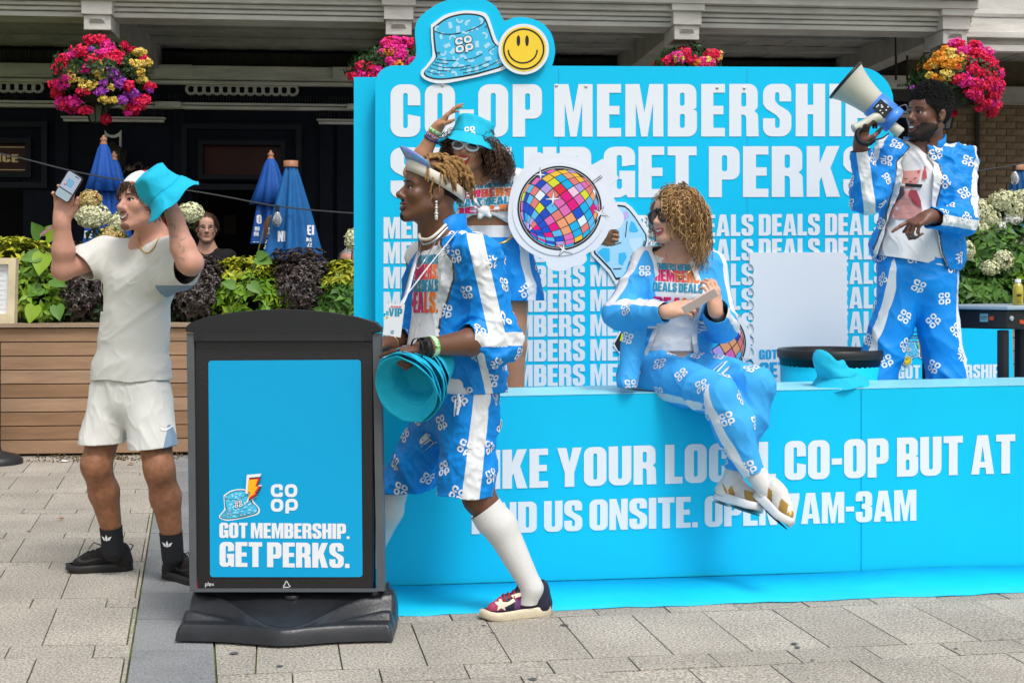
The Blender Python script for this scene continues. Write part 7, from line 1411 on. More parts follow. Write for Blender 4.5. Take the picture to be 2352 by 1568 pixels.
# ------------------------------------------------------------------ man with the megaphone
M_skE = mat('skin_dark', lin('#70493a'), .42, var=.1, vscale=18, sss=.05, spec=.45); M_lipE = mat('lip_dark', lin('#6a3f3a'), .35)
pE = person('man in blue patterned tracksuit shouting into a megaphone beside the backdrop', A(at(2108, 800, 6.95)[0], 6.95, .33))
CE = at(2132, 264, 6.92); ME = frame_of(62, 4, 3); s = Sdf(); head(s, CE, ME, 1.06); nE = at(2126, 340, 6.98); neck(s, CE, ME, nE, .056, 1.04); dE = 6.95
lE = nrm(A(1, -.12, 0)); chE, waE, hpE = at(2122, 425, 6.98), at(2108, 560, 6.98), at(2108, 622, 6.98)
s.cap(chE, waE, .10, .095, .05, lE, 1.45); s.cap(nE, chE, .06, .10, .06, lE, 1.3); sRE, eRE, wRE = at(2047, 358, 6.96), at(1990, 452, 6.78), at(1976, 334, 6.72); sLE, eLE, wLE = at(2208, 372, 6.98), at(2206, 506, 6.84), at(2134, 497, 6.66)
s.cap(sRE, sLE, .055, .055, .06); s.chain([sRE, eRE, wRE], [.052, .045, .030]); s.chain([sLE, eLE, wLE], [.052, .045, .030]); s.cap(at(2078, 655, 6.97), at(2014, 900, 6.95), .08, .06, .04); s.cap(at(2140, 655, 6.97), at(2172, 900, 6.95), .08, .06, .04); s.cap(hpE, at(2108, 650, 6.98), .09, .09, .03, lE, 1.3); s.cap(at(2014, 900, 6.95), A(at(1985, 0, 6.95)[0], 6.97, .40), .07, .045, .03); s.cap(at(2172, 900, 6.95), A(at(2172, 0, 6.95)[0], 6.97, .40), .07, .045, .03)
hand(s, wRE, A(.06, -.2, 1), A(.75, .62, .05), -1, [(1.0, .95), (1.05, .95), (1.1, .95), (1.1, .9)], (.9, .9), 1.05, .02)
hand(s, wLE, A(-.86, -.34, -.36), A(.10, .35, -.95), -1, [(.10, .08), (.95, .95), (1.05, 1.0), (1.1, 1.0)], (.35, .6), 1.12, .03)
t = Tri(*s.mesh(.0045)); t.smooth(1, .4); lcE = lambda V: (V-CE)@ME; nz3 = lambda V: .008*vnoise(V*110, 5)
beard = lambda V: np.where(lcE(V)[:, 2] < -.045*1.06, np.minimum(np.minimum(np.interp(np.abs(lcE(V)[:, 0]), [0, .03, .05, .075], [-.080, -.066, -.050, -.012])-lcE(V)[:, 2], lcE(V)[:, 2]+.135), lcE(V)[:, 1]+.0)+nz3(V), np.where(lcE(V)[:, 1] > -.005, .006-np.abs(np.abs(lcE(V)[:, 0])-.082), -1)+nz3(V))
t.paint(lambda V: beard(V), 1); t.paint(lambda V: .0055-np.linalg.norm((lcE(V)-A(0, .107, -.052))*A(.2, 1, 1), axis=1), 1)
body = t.obj('body', [M_skE, mat('beard_short', (.030, .019, .014), .8)], pE); bvE = t.bvh(); features(Face(bvE, CE, ME, 1.06), body, M_lipE, M_hairB, .020, .018, -.001, br_r=.0045, lipr=.0065)
# short afro: dense tight coils on a shaped cap
P0, D0 = scalp(CE, ME, 5200, 1.06, .062, -.045, 7, 1.05); lz = ((P0-CE)@ME); L_ = np.interp(lz[:, 2], [.02, .06, .10, .14], [.004, .010, .030, .046]); curls_hair('afro_hair', P0, D0, L_*np.random.default_rng(1).uniform(.75, 1.1, len(P0)), mat('afro_black', (.009, .008, .008), .75), pE, .0026, 9, .0045, 2.2, .0, 3, .35)
c_ = Sdf(); c_.ell(CE+ME@(A(0, -.018, .048)*1.06), A(.080, .101, .104)*1.06, ME); t = Tri(*c_.mesh(.006)); t.keep(lambda V: lcE(V)[:, 2]-np.interp(lcE(V)[:, 1], [-.11, -.02, .03, .085], [-.035, -.0, .045, .082])*1.06); t.disp(.004*vnoise(t.V*120, 2)); t.obj('hair_base', [MATS['afro_black']], pE)
# T-shirt with a pink cat-like figure drawn plainly
g = Sdf(); g.cap(chE, waE, .113, .122, .05, lE, 1.42); g.cap(waE, at(2103, 610, 6.97), .122, .128, .03, lE, 1.42); g.cap(nE+A(0, .0, -.022), chE, .072, .11, .06, lE, 1.3); g.cap(sRE, sLE, .066, .066, .06)
t = Tri(*g.mesh(.007)); t.smooth(2); folds(t, .010, np.stack([A(.9, 0, .45), A(0, .8, 0), A(-.45, 0, .9)*.55], 1), 9, 14); hz = curve_x([(0, 0), (1, 1)], 1); t.keep(lambda V: V[:, 2]-np.interp(V[:, 0], [at(2025, 0, 6.85)[0], at(2177, 0, 6.85)[0]], [at(0, 584, 6.85)[2], at(0, 612, 6.85)[2]])); t.keep(lambda V: np.linalg.norm((V-nE-A(-.005, -.02, .066))*A(1, 1, .9), axis=1)-.068); solidify(t.obj('t_shirt', [M_shirt], pE), .003)
bvt = t.bvh(); pr = Prints(); K5 = lambda x, y: ((2050+x*.3508)*.91875, (130+y*.3508)*.91875)
def flat_art(polys, d, bv, par, mats, nm):
    """drawn figure thrown straight back onto a shirt from view points"""
    pr = Prints()
    for k, (pts, mi) in enumerate(polys):
        P = np.array([at(*K5(*p), d) for p in pts]); O = A(P[:, 0].min(), d-.35, P[:, 2].min()); pr.add(wrap_print(bv, [([(p[0]-O[0], p[2]-O[2]) for p in P], [])], O, A(1, 0, 0), A(0, 0, 1), .012, .003+.0006*k, 2.0), mi)
    pr.obj(nm, mats, par)
flat_art([([(580, 1010), (640, 960), (730, 975), (790, 1060), (800, 1110), (760, 1180), (570, 1175), (560, 1100)], 0), ([(640, 880), (648, 793), (690, 825), (752, 825), (800, 818), (780, 900), (745, 950), (690, 955), (645, 930)], 0), ([(652, 805), (680, 828), (660, 850)], 1), ([(795, 825), (770, 832), (780, 852)], 1), ([(590, 1060), (598, 985), (640, 940), (680, 945), (684, 1000), (640, 1050)], 2), ([(706, 1000), (720, 965), (760, 970), (790, 1050), (790, 1100), (740, 1060)], 3), ([(578, 938), (640, 918), (690, 922), (690, 938), (640, 936), (580, 944)], 4), ([(690, 918), (800, 930), (792, 952), (690, 940)], 5), ([(680, 875), (700, 885), (714, 890), (695, 890)], 5), ([(740, 888), (765, 878), (760, 888)], 5), ([(712, 905), (738, 905), (725, 915)], 3), ([(820, 800), (832, 795), (832, 890), (800, 890)], 1), ([(565, 975), (590, 965), (592, 1020), (568, 1030)], 5), ([(530, 1165), (575, 1150), (575, 1178)], 5)], 6.7, bvt, pE, [flatmat('dusty_pink', '#d99a92'), flatmat('rose_red', '#c0505a'), flatmat('slate', '#5a5560'), flatmat('wine', '#a2404e'), flatmat('bone', '#dfe3dc'), M_black], 'figure_print')
# jacket
g = Sdf(); g.cap(chE, waE+A(.0, 0, 0), .128, .140, .05, lE, 1.45); g.cap(waE, at(2112, 600, 6.98), .140, .138, .04, lE, 1.52); g.cap(nE+A(0, .015, -.035), chE, .085, .125, .06, lE, 1.35); g.cap(sRE, sLE, .076, .076, .06)
cR, cL = wRE*.9+eRE*.1, wLE*.88+eLE*.12; g.cap(sRE, eRE, .074, .068, .05); g.cap(eRE, cR, .070, .052, .03); g.cap(eRE+A(.01, 0, -.02), eRE+A(.05, .03, .02), .066, .07, .04); g.cap(sLE, eLE, .074, .068, .05); g.cap(eLE, cL, .070, .050, .03)
t = Tri(*g.mesh(.007)); t.smooth(2); folds(t, .015, np.stack([A(.85, 0, .55)*.85, A(0, .8, 0), A(-.55, 0, .85)], 1), 9, 41); folds(t, .008, None, 22, 6); t.smooth(1, .4)
zl = curve_x([(2085, 318), (2098, 335), (2062, 371), (2059, 442), (2045, 506), (2012, 593), (2005, 640)], 6.83); zr = curve_x([(2137, 318), (2141, 356), (2163, 377), (2167, 403), (2154, 468), (2158, 538), (2167, 580), (2184, 622), (2190, 640)], 6.83)
lw = lambda Z: np.interp(Z, [at(0, 610, 6.8)[2], at(0, 500, 6.8)[2], at(0, 400, 6.8)[2], at(0, 340, 6.8)[2]], [.030, .008, .040, .004]); lw2 = lambda Z: np.interp(Z, [at(0, 610, 6.8)[2], at(0, 500, 6.8)[2], at(0, 400, 6.8)[2], at(0, 350, 6.8)[2]], [.004, .012, .048, .004])
inarm = lambda V: (near_seg(V, eLE, wLE) < .085) & (V[:, 1] < 6.86)
t.keep(lambda V: np.where((V[:, 1] < chE[1]-.02) & ~inarm(V), np.maximum(zl(V[:, 2])+lw(V[:, 2])-V[:, 0], V[:, 0]-zr(V[:, 2])+lw2(V[:, 2])), 1)); aR2, aL2 = nrm(wRE-eRE), nrm(wLE-eLE)
t.keep(lambda V: np.where((near_seg(V, eRE, wRE+aR2*.1) < .10) & (V[:, 0] < at(2015, 0, 6.75)[0]), -(V-cR)@aR2, 1)); t.keep(lambda V: np.where(inarm(V), -(V-cL)@aL2, 1)); t.keep(lambda V: V[:, 2]-np.interp(V[:, 0], [at(2005, 0, 6.9)[0], at(2220, 0, 6.9)[0]], [at(0, 600, 6.9)[2], at(0, 622, 6.9)[2]])); t.keep(lambda V: np.linalg.norm((V-nE-A(0, 0, .035))*A(1, 1, .9), axis=1)-.088)
fr_ = lambda V: (V[:, 1] < chE[1]-.02) & ~inarm(V)
t.paint(lambda V: np.where(fr_(V), np.minimum(V[:, 0]-zl(V[:, 2]), zr(V[:, 2])-V[:, 0]), -1), 1); t.paint(lambda V: np.where(fr_(V), np.maximum(.004-np.abs(V[:, 0]-zl(V[:, 2])), .004-np.abs(V[:, 0]-zr(V[:, 2]))), -1), 2)
def sleeve_stripes(t, sh, el, cu, out, outf, hw, lim=.12):
    sA = slab(el-sh, out, sh, hw); sB = slab(cu-el, outf, el, hw*.9); k = lambda V: near_seg(V, sh, el) < near_seg(V, el, cu)
    t.paint(lambda V: np.where(k(V), np.minimum(sA(V), lim-near_seg(V, sh, el)), np.minimum(sB(V), lim-near_seg(V, el, cu))), 1, [0])
sleeve_stripes(t, sRE, eRE, cR, A(-.9, -.5, .3), A(-.15, -1, .1), .030); sleeve_stripes(t, sLE, eLE, cL, A(.75, -.55, .1), A(.0, -.9, -.2), .027)
for P1, P2 in ((at(2090, 330, 6.95), sRE+A(0, 0, .06)), (at(2165, 340, 6.95), sLE+A(0, 0, .06))): t.paint(lambda V: np.where(V[:, 2] > sRE[2]+.0, .033-near_seg(V, P1, P2), -1), 1, [0])
solidify(t.obj('jacket', [M_blue, M_wcl, M_zip], pE), .004); pr = Prints(); logos(t, pr, .056, .105, 13, okf=lambda p: p[1] < 7.02); pr.obj('logo_print', M_print, pE); collar('jacket_collar', nE+A(0, .005, -.012), A(-.03, 0, 1), A(-.35, -1, 0), .078, .075, .16, .62, M_blue, pE, 1.2, .03)
# trousers
g = Sdf(); g.cap(at(2104, 592, 6.98), at(2108, 640, 6.98), .128, .135, .03, lE, 1.42); kR, kL = at(2014, 872, 6.93), at(2176, 872, 6.93); fR, fL = A(at(1985, 0, 6.95)[0], 6.98, .42), A(at(2172, 0, 6.95)[0], 6.98, .42)
g.cap(at(2074, 640, 6.97), kR, .112, .092, .03); g.cap(at(2142, 640, 6.97), kL, .112, .090, .03); g.cap(kR, fR, .098, .07, .03); g.cap(kL, fL, .096, .07, .03)
t = Tri(*g.mesh(.008)); t.smooth(2); folds(t, .014, np.stack([A(.8, 0, .6)*.9, A(0, .9, 0), A(-.6, 0, .8)*.7], 1), 9, 61); t.smooth(1, .4); t.keep(lambda V: at(0, 580, 6.9)[2]-V[:, 2]); t.keep(lambda V: V[:, 2]-.42)
lw3 = slab(kR-at(2040, 600, 6.9), A(-1, -.35, 0), at(2045, 740, 6.9), .022); lw4 = slab(kL-at(2190, 600, 6.9), A(1, -.2, 0), at(2195, 740, 6.9), .035); t.paint(lambda V: np.where(V[:, 0] < at(2112, 0, 6.95)[0], lw3(V), lw4(V)), 1); t.obj('trousers', [M_blue, M_wcl], pE); pr = Prints(); logos(t, pr, .060, .112, 23, okf=lambda p: p[1] < 7.0 and p[2] > .7); pr.obj('logo_print', M_print, pE)
for x in (1985, 2172): shoe(pE, A(at(x, 0, 7.0)[0], 7.03, .335), A(-.2, -1, 0), .28, .10, (M_wcl, M_wcl, M_wcl, M_wcl), h=.10)
# megaphone
mg = thing('megaphone', 'cream and blue megaphone with black coiled lead held to the mouth of the standing man', 'megaphone', at(2000, 235, 6.76)); m0, m1 = at(*K5(178, 200), 6.80), at(*K5(548, 508), 6.76); ax_ = nrm(m1-m0); LM = np.linalg.norm(m1-m0); k = 6.7/F*.3223
b_ = MB(); b_.lathe(m0, [(.106, 0), (.101, .010), (.087, .04), (.075, .08), (.066, .12), (.061, .15), (.058, .178), (.055, .182)], 44, axis=ax_); o = b_.build('horn', mat('cream_plastic', lin('#c4c3b6'), .4, spec=.4), mg, True); solidify(o, .004, 1)
b_ = MB(); b_.lathe(m0, [(.104, -.004), (.111, 0), (.111, .008), (.104, .012)], 44, axis=ax_); b_.build('horn_rim', M_blk, mg, True)
b_ = MB(); b_.lathe(m0, [(0, .11), (.03, .115), (.04, .15), (.05, .178)], 24, axis=ax_); b_.build('inner_cone', MATS['cream_plastic'], mg, True)
b_ = MB(); b_.lathe(m0, [(.056, .172), (.066, .176), (.066, .268), (.063, .270), (.063, .275), (.066, .277), (.066, .305), (.058, .312), (0, .313)], 36, axis=ax_); b_.build('body_shell', mat('mega_blue', lin('#3f86e6'), .35, spec=.5), mg, True)
side = nrm(np.cross(ax_, A(0, -1, 0))); side = side if side[2] > 0 else -side; ou = nrm(np.cross(side, ax_)); ou = ou if ou[1] < 0 else -ou
b_ = MB(); q = m0+ax_*.222+ou*.064; b_.box8([q+ax_*a+side*b+ou*c for c in (-.004, .004) for a, b in ((-.035, -.036), (.040, -.036), (.040, .022), (-.035, .022))]); o = bevel(b_.build('control_panel', M_black, mg), .002); b_ = MB(); r_ = np.random.default_rng(3)
for i in range(9): p = q+ou*.0052+ax_*r_.uniform(-.028, .032)+side*r_.uniform(-.03, .016); b_.lathe(p, [(.004, 0), (.004, .002), (0, .003)], 8, axis=ou)
b_.build('buttons', M_wcl, o)
b_ = MB(); e = m0+ax_*.305; b_.lathe(e-side*.03+ou*.015, [(.024, -.02), (.026, .03), (.028, .055), (.024, .062), (0, .062)], 20, axis=ax_); b_.build('mouthpiece', MATS['cream_plastic'], mg, True)
g0_, g1_ = at(*K5(395, 470), 6.72), at(*K5(236, 548), 6.70); b_ = MB(); b_.tube(spline([g0_+A(.05, .02, .0), g0_, (g0_+g1_)/2+A(0, 0, -.004), g1_]), np.linspace(.026, .020, 25), 12); b_.build('handle', MATS['cream_plastic'], mg, True)
c_pts = spline([at(*K5(490, 580), 6.70), at(*K5(440, 615), 6.68), at(*K5(385, 628), 6.66), at(*K5(340, 655), 6.66), at(*K5(285, 640), 6.66), at(*K5(265, 590), 6.67), at(*K5(285, 550), 6.69)], 40); tt = np.arange(len(c_pts)); T_ = nrm(np.gradient(c_pts, axis=0)); u = nrm(np.cross(T_, A(0, 1, .1))); w = np.cross(T_, u); am = np.where(tt < 80, 0, .010)[:, None]; b_ = MB(); b_.tube(c_pts+am*(np.cos(tt*1.1)[:, None]*u+np.sin(tt*1.1)[:, None]*w), .0042, 5); b_.build('coiled_lead', M_black, mg, True)
b_ = MB(); q = m0+ax_*.275+side*.063; b_.tube(spline([q, q+side*.03+ax_*.02, q+side*.012+ax_*.05], 5), .004, 6); b_.build('strap_loop', M_zip, mg, True)
# ------------------------------------------------------------------ seated woman
M_skD = mat('skin_fair', lin('#d9a88f'), .48, var=.08, vscale=18, sss=.10, spec=.35); M_lipD = mat('lip_pink', lin('#b8585c'), .35); M_hairD = mat('hair_honey', lin('#6d4a2c'), .42, spec=.5, island=[lin('#5a3c26'), lin('#8a6440'), lin('#bd9158'), lin('#d8b27a'), lin('#7a5634')])
pD = person('woman with curly blonde hair and dark sunglasses sitting on the counter edge', at(1540, 890, 6.3)); CD = at(1549, 500, 6.20); MD = frame_of(53, 4, -6); s = Sdf(); head(s, CD, MD, 1.0); nD = at(1562, 590, 6.27); neck(s, CD, MD, nD, .050, 1.0)
lD = nrm(A(1, .05, 0)); chD, waD, hpD = at(1560, 668, 6.28), at(1545, 800, 6.34), at(1520, 862, 6.36); s.cap(chD, waD, .085, .08, .05, lD, 1.45); s.cap(nD, chD, .055, .09, .06, lD, 1.3); s.cap(waD, hpD, .085, .11, .05, lD, 1.4)
sRD, eRD, wRD = at(1488, 605, 6.28), at(1422, 722, 6.22), at(1532, 716, 6.02); sLD, eLD, wLD = at(1632, 612, 6.28), at(1660, 752, 6.24), at(1643, 712, 6.00); s.cap(sRD, sLD, .05, .05, .06); s.chain([sRD, eRD, wRD], [.046, .04, .026]); s.chain([sLD, eLD, wLD], [.046, .04, .026])
kRD, aRD = at(1652, 908, 5.93), at(1737, 1098, 5.90); kLD, aLD = at(1736, 882, 6.00), at(1690, 1090, 6.02); hRD, hLD = at(1500, 855, 6.32), at(1570, 850, 6.36)
for h_, k_, a_ in ((hRD, kRD, aRD), (hLD, kLD, aLD)): s.chain([h_, k_, a_], [.085, .055, .035], .03)
hand(s, wRD, A(.95, -.1, .22), A(.15, .75, -.55), 1, [(.25, .35), (.55, .6), (.7, .7), (.8, .7)], (.5, .5), .94, .04); hand(s, wLD, A(-.12, -.15, 1), A(-.55, .8, .1), -1, [(.55, .7), (.6, .7), (.65, .7), (.7, .7)], (.5, .7), .94, .03)
t = Tri(*s.mesh(.0045)); t.smooth(1, .4); body = t.obj('body', [M_skD], pD); FD = Face(t.bvh(), CD, MD); features(FD, body, M_lipD, None, .025, .012, .006, eyes=False, lipr=.0055); bvD = t.bvh()
def sunglasses(par, label, C, M, sc, lens_pts, frame_r, m_fr, m_lens, temple=True, bar=.006, dist=.100):
    th = thing('sunglasses', label, 'sunglasses', C+M@A(0, dist, .0)); L = lambda x, y, z: C+M@(A(x, y, z)*sc)
    for sx in (-1, 1):
        P = [L(sx*x, dist-.9*max(0, abs(x)-.02)**1.3-.0, z) for x, z in lens_pts]; b_ = MB(); b_.tube(np.array(P+[P[0], P[1]]), frame_r, 6, False); b_.build('rim', m_fr, th, True); c = sum(P)/len(P); b_ = MB(); b_.add(P+[c+M[:, 1]*.003], [(i, (i+1) % len(P), len(P)) for i in range(len(P))]); b_.build('lens', m_lens, th, True)
        o = max(lens_pts, key=lambda p: p[0]); b_ = MB(); b_.tube([L(sx*(o[0]+.002), dist-.9*(o[0]-.02)**1.3-.003, o[1]+.004), L(sx*.078, .055, .010), L(sx*.083, -.01, .012)], bar, 6, True, .45); b_.build('temple', m_fr, th, True)
    b_ = MB(); i_ = min(lens_pts, key=lambda p: p[0]); b_.tube([L(-i_[0]-.001, dist-.002, i_[1]+.006), L(0, dist+.003, i_[1]+.010), L(i_[0]+.001, dist-.002, i_[1]+.006)], bar*.8, 6); b_.build('bridge', m_fr, th, True); return th
avi = [(.008, .014), (.020, .021), (.040, .022), (.060, .017), (.064, .004), (.058, -.016), (.042, -.026), (.024, -.024), (.012, -.010)]
sunglasses(None, 'black sunglasses with amber lenses on the seated woman', CD, MD, 1.0, [(x*1.08, z*1.12) for x, z in avi], .0068, mat('tortoise_black', (.012, .009, .008), .2, spec=.6), mat('amber_lens', lin('#3a1e0a'), .06, spec=.6, col2=lin('#6e3c12'), vscale=6), bar=.011)
# loose curls: inner mass and outer ringlets
Pc, Dc = scalp(CD, MD, 1300, 1.0, .066, -.06, 21, 1.03); zc = ((Pc-CD)@MD); kp = ~((zc[:, 0] > .0) & (zc[:, 1] > .02)); Pc, Dc = Pc[kp], Dc[kp]
def ringlets(P, D, C, M, base, rnd, lo, hi, m, par, nm, r=.0021, fq=4.5, am=.012, back=.5):
    r_ = np.random.default_rng(rnd); lz = (P-C)@M; side = lz*A(1, 1, 0); sd = nrm(side)@M.T; d = nrm(D*.55+sd*.65-M[:, 1]*back*.4+A(0, 0, -.05)); d = np.where((lz[:, 1] > .055)[:, None], nrm(sd*.5+M[:, 0][None]*np.sign(lz[:, :1])*1.2+A(0, 0, .15)), d); return curls_hair(nm, P, d, r_.uniform(lo, hi, len(P)), m, par, r, 30, am, fq, .95, rnd, .25, 3, avoid=(C+M@A(0, -.01, .025), .101), O=r_.uniform(.025, .075, len(P)))
ringlets(Pc, Dc, CD, MD, None, 31, .06, .20, M_hairD, pD, 'curly_hair', .0020, 4.2, .013); Pc2, Dc2 = scalp(CD, MD, 560, 1.0, .07, -.06, 22, 1.03); zc = ((Pc2-CD)@MD); kp = ~((zc[:, 0] > -.01) & (zc[:, 1] > -.01)); Pc2, Dc2 = Pc2[kp], Dc2[kp]; ringlets(Pc2, Dc2, CD, MD, None, 33, .16, .27, M_hairD, pD, 'curly_lengths', .0021, 4.8, .015)
c_ = Sdf(); c_.ell(CD+MD@A(0, -.020, .036), A(.084, .104, .095), MD); t = Tri(*c_.mesh(.006)); lcD = lambda V: (V-CD)@MD; t.keep(lambda V: lcD(V)[:, 2]-np.interp(lcD(V)[:, 1], [-.11, -.02, .03, .085], [-.09, -.06, .02, .082])); t.obj('hair_base', [mat('hair_root', lin('#4a3220'), .6)], pD)
# shirt
g = Sdf(); g.cap(chD, waD, .094, .094, .05, lD, 1.45); g.cap(waD, hpD+A(.01, 0, .03), .094, .105, .04, lD, 1.35); g.cap(nD+A(0, -.004, -.024), chD, .064, .095, .06, lD, 1.3); g.cap(sRD, sLD, .052, .052, .06); g.ell(chD+A(-.075, -.07, -.01), A(.07, .055, .07), None, .05); g.ell(chD+A(.075, -.07, -.01), A(.07, .055, .07), None, .05)
t = Tri(*g.mesh(.006)); t.smooth(2); folds(t, .005, np.stack([A(1, 0, .3)*.7, A(0, .8, 0), A(-.3, 0, 1)*1.2], 1), 11, 71); t.keep(lambda V: V[:, 2]-at(0, 806, 6.25)[2]); t.keep(lambda V: np.linalg.norm((V-nD-A(-.005, -.018, .050))*A(1, 1, .9), axis=1)-.060); solidify(t.obj('t_shirt', [M_shirt], pD), .003); bvTD = t.bvh()
tee_print(bvTD, 1562, 6.05, .215, [('MEMBERS MEMBERS', 622, 17, [0]), ('MEMBERS.', 648, 27, [1, 1, 3, 2]), ('DEALS DEALS', 671, 20, [0]), ('DEALS.', 724, 40, [1, 1, 2, 2])], A(1, -.02, -.05), A(.05, 0, 1), pD, .9)
# jacket
g = Sdf(); g.cap(chD+A(0, .01, 0), waD+A(-.01, .01, 0), .106, .112, .05, lD, 1.5); g.cap(waD+A(-.01, .01, 0), hpD+A(-.02, .02, .0), .112, .118, .04, lD, 1.55); g.cap(nD+A(0, .012, -.03), chD, .075, .105, .06, lD, 1.35); g.cap(sRD, sLD, .058, .058, .06); cRD, cLD = wRD*.96+eRD*.04, wLD*.94+eLD*.06
g.cap(sRD, eRD, .066, .066, .05); g.cap(eRD, cRD, .068, .048, .03); g.cap(sLD, eLD, .066, .066, .05); g.cap(eLD, cLD, .068, .050, .03); g.cap(at(1462, 740, 6.2), at(1440, 880, 6.14), .045, .050, .04, lD, 1.0); g.ell(chD+A(-.075, -.06, -.02), A(.075, .06, .085), None, .05); g.ell(chD+A(.075, -.06, -.02), A(.075, .06, .085), None, .05)
t = Tri(*g.mesh(.0065)); t.smooth(2); folds(t, .011, np.stack([A(.85, 0, .55)*.8, A(0, .8, 0), A(-.55, 0, .85)], 1), 10, 81); t.smooth(1, .4); zl = curve_x([(1500, 560), (1494, 574), (1504, 600), (1512, 650), (1515, 690), (1508, 755), (1474, 847), (1460, 893)], 6.15); zr = curve_x([(1604, 560), (1600, 611), (1612, 650), (1616, 690), (1608, 730), (1606, 784), (1612, 815), (1618, 900)], 6.15)
armD = lambda V: ((near_seg(V, eRD, wRD) < .075) | (near_seg(V, eLD, wLD) < .075)) & (V[:, 1] < 6.24)
frD = lambda V: (V[:, 1] < chD[1]-.01) & ~armD(V); t.keep(lambda V: np.where(frD(V), np.maximum(zl(V[:, 2])+.014-V[:, 0], V[:, 0]-zr(V[:, 2])+.020), 1)); aR3, aL3 = nrm(wRD-eRD), nrm(wLD-eLD)
t.keep(lambda V: np.where((near_seg(V, eRD, wRD+aR3*.1) < .08) & (V[:, 1] < 6.2), -(V-cRD)@aR3, 1)); t.keep(lambda V: np.where((near_seg(V, eLD, wLD+aL3*.1) < .085) & (V[:, 1] < 6.14), -(V-cLD)@aL3, 1)); t.keep(lambda V: V[:, 2]-at(0, 889, 6.14)[2]); t.keep(lambda V: np.where(V[:, 0] > at(1500, 0, 6.2)[0], V[:, 2]-at(0, 815, 6.2)[2], 1)); t.keep(lambda V: np.linalg.norm((V-nD-A(0, 0, .03))*A(1, 1, .9), axis=1)-.080)
t.paint(lambda V: np.where(frD(V), np.minimum(V[:, 0]-zl(V[:, 2]), zr(V[:, 2])-V[:, 0]), -1), 1); t.paint(lambda V: np.where(frD(V), np.maximum(.003-np.abs(V[:, 0]-zl(V[:, 2])), .003-np.abs(V[:, 0]-zr(V[:, 2]))), -1), 1)
sleeve_stripes(t, sRD, eRD, cRD, A(-.85, -.5, .25), A(.0, -.7, .75), .026, .10); sleeve_stripes(t, sLD, eLD, cLD, A(.85, -.5, .1), A(.8, -.5, .0), .024, .10); P1, P2 = at(1505, 572, 6.27), sRD+A(-.02, 0, .05); t.paint(lambda V: np.where(V[:, 2] > sRD[2]+.01, .042-near_seg(V, P1, P2), -1), 1, [0])
solidify(t.obj('jacket', [M_sky, M_wcl, M_zip], pD), .004); pr = Prints(); logos(t, pr, .050, .115, 33, okf=lambda p: p[1] < 6.3); pr.obj('logo_print', M_print, pD); collar('jacket_collar', nD+A(0, .008, -.022), A(-.02, 0, 1), A(-.1, -1, 0), .074, .062, .16, .75, M_sky, pD, 1.2, .028)
# trousers: thighs over the edge, crossed shins
g = Sdf(); g.cap(at(1500, 862, 6.34), at(1560, 862, 6.36), .112, .112, .04); g.chain([hRD, kRD], [.112, .083], .03); g.chain([hLD, kLD], [.104, .080], .012); cfR, cfL = at(1731, 1086, 5.90), at(1692, 1078, 6.02); g.cap(kRD, (kRD*.6+cfR*.4), .083, .080, .012); g.cap(kRD*.6+cfR*.4, cfR, .084, .050, .03); g.cap(kLD, kLD*.6+cfL*.4, .080, .078, .012); g.cap(kLD*.6+cfL*.4, cfL, .080, .050, .03)
t = Tri(*g.mesh(.007)); t.smooth(2); folds(t, .011, np.stack([A(.75, .1, .6)*1.1, A(0, .9, 0), A(-.6, 0, .75)*.55], 1), 9, 91); t.smooth(1, .4); dR, dL = nrm(cfR-kRD), nrm(cfL-kLD); nR = lambda V: near_seg(V, kRD, cfR) < near_seg(V, kLD, cfL)
t.keep(lambda V: np.where(nR(V), -(V-cfR)@dR, -(V-cfL)@dL)); ct = lambda x: ctop(0); t.V[:, 2] = np.where(t.V[:, 1] > 6.17, np.maximum(t.V[:, 2], .815), t.V[:, 2])
sT = slab(kRD-hRD, A(-.35, -.55, -.62), (hRD+kRD)/2, .026); sS = slab(cfR-kRD, A(-.75, -.62, -.15), (kRD+cfR)/2, .024); kk_ = lambda V: near_seg(V, hRD, kRD) < near_seg(V, kRD, cfR); t.paint(lambda V: np.where(np.minimum(near_seg(V, hRD, kRD), near_seg(V, kRD, cfR)) < np.minimum(near_seg(V, hLD, kLD), near_seg(V, kLD, cfL)), np.where(kk_(V), sT(V), sS(V)), -1), 1); t.obj('trousers', [M_sky, M_wcl], pD); pr = Prints(); logos(t, pr, .056, .108, 43, okf=lambda p: p[1] < 6.3); pr.obj('logo_print', M_print, pD)
M_gold2 = mat('shoe_gold', lin('#b78f48'), .35, metal=.35, spec=.5); M_mesh = mat('shoe_mesh', lin('#dcd8d0'), .7, bump=.4, bscale=400); M_tread = mat('black_tread', (.015, .017, .02), .6)
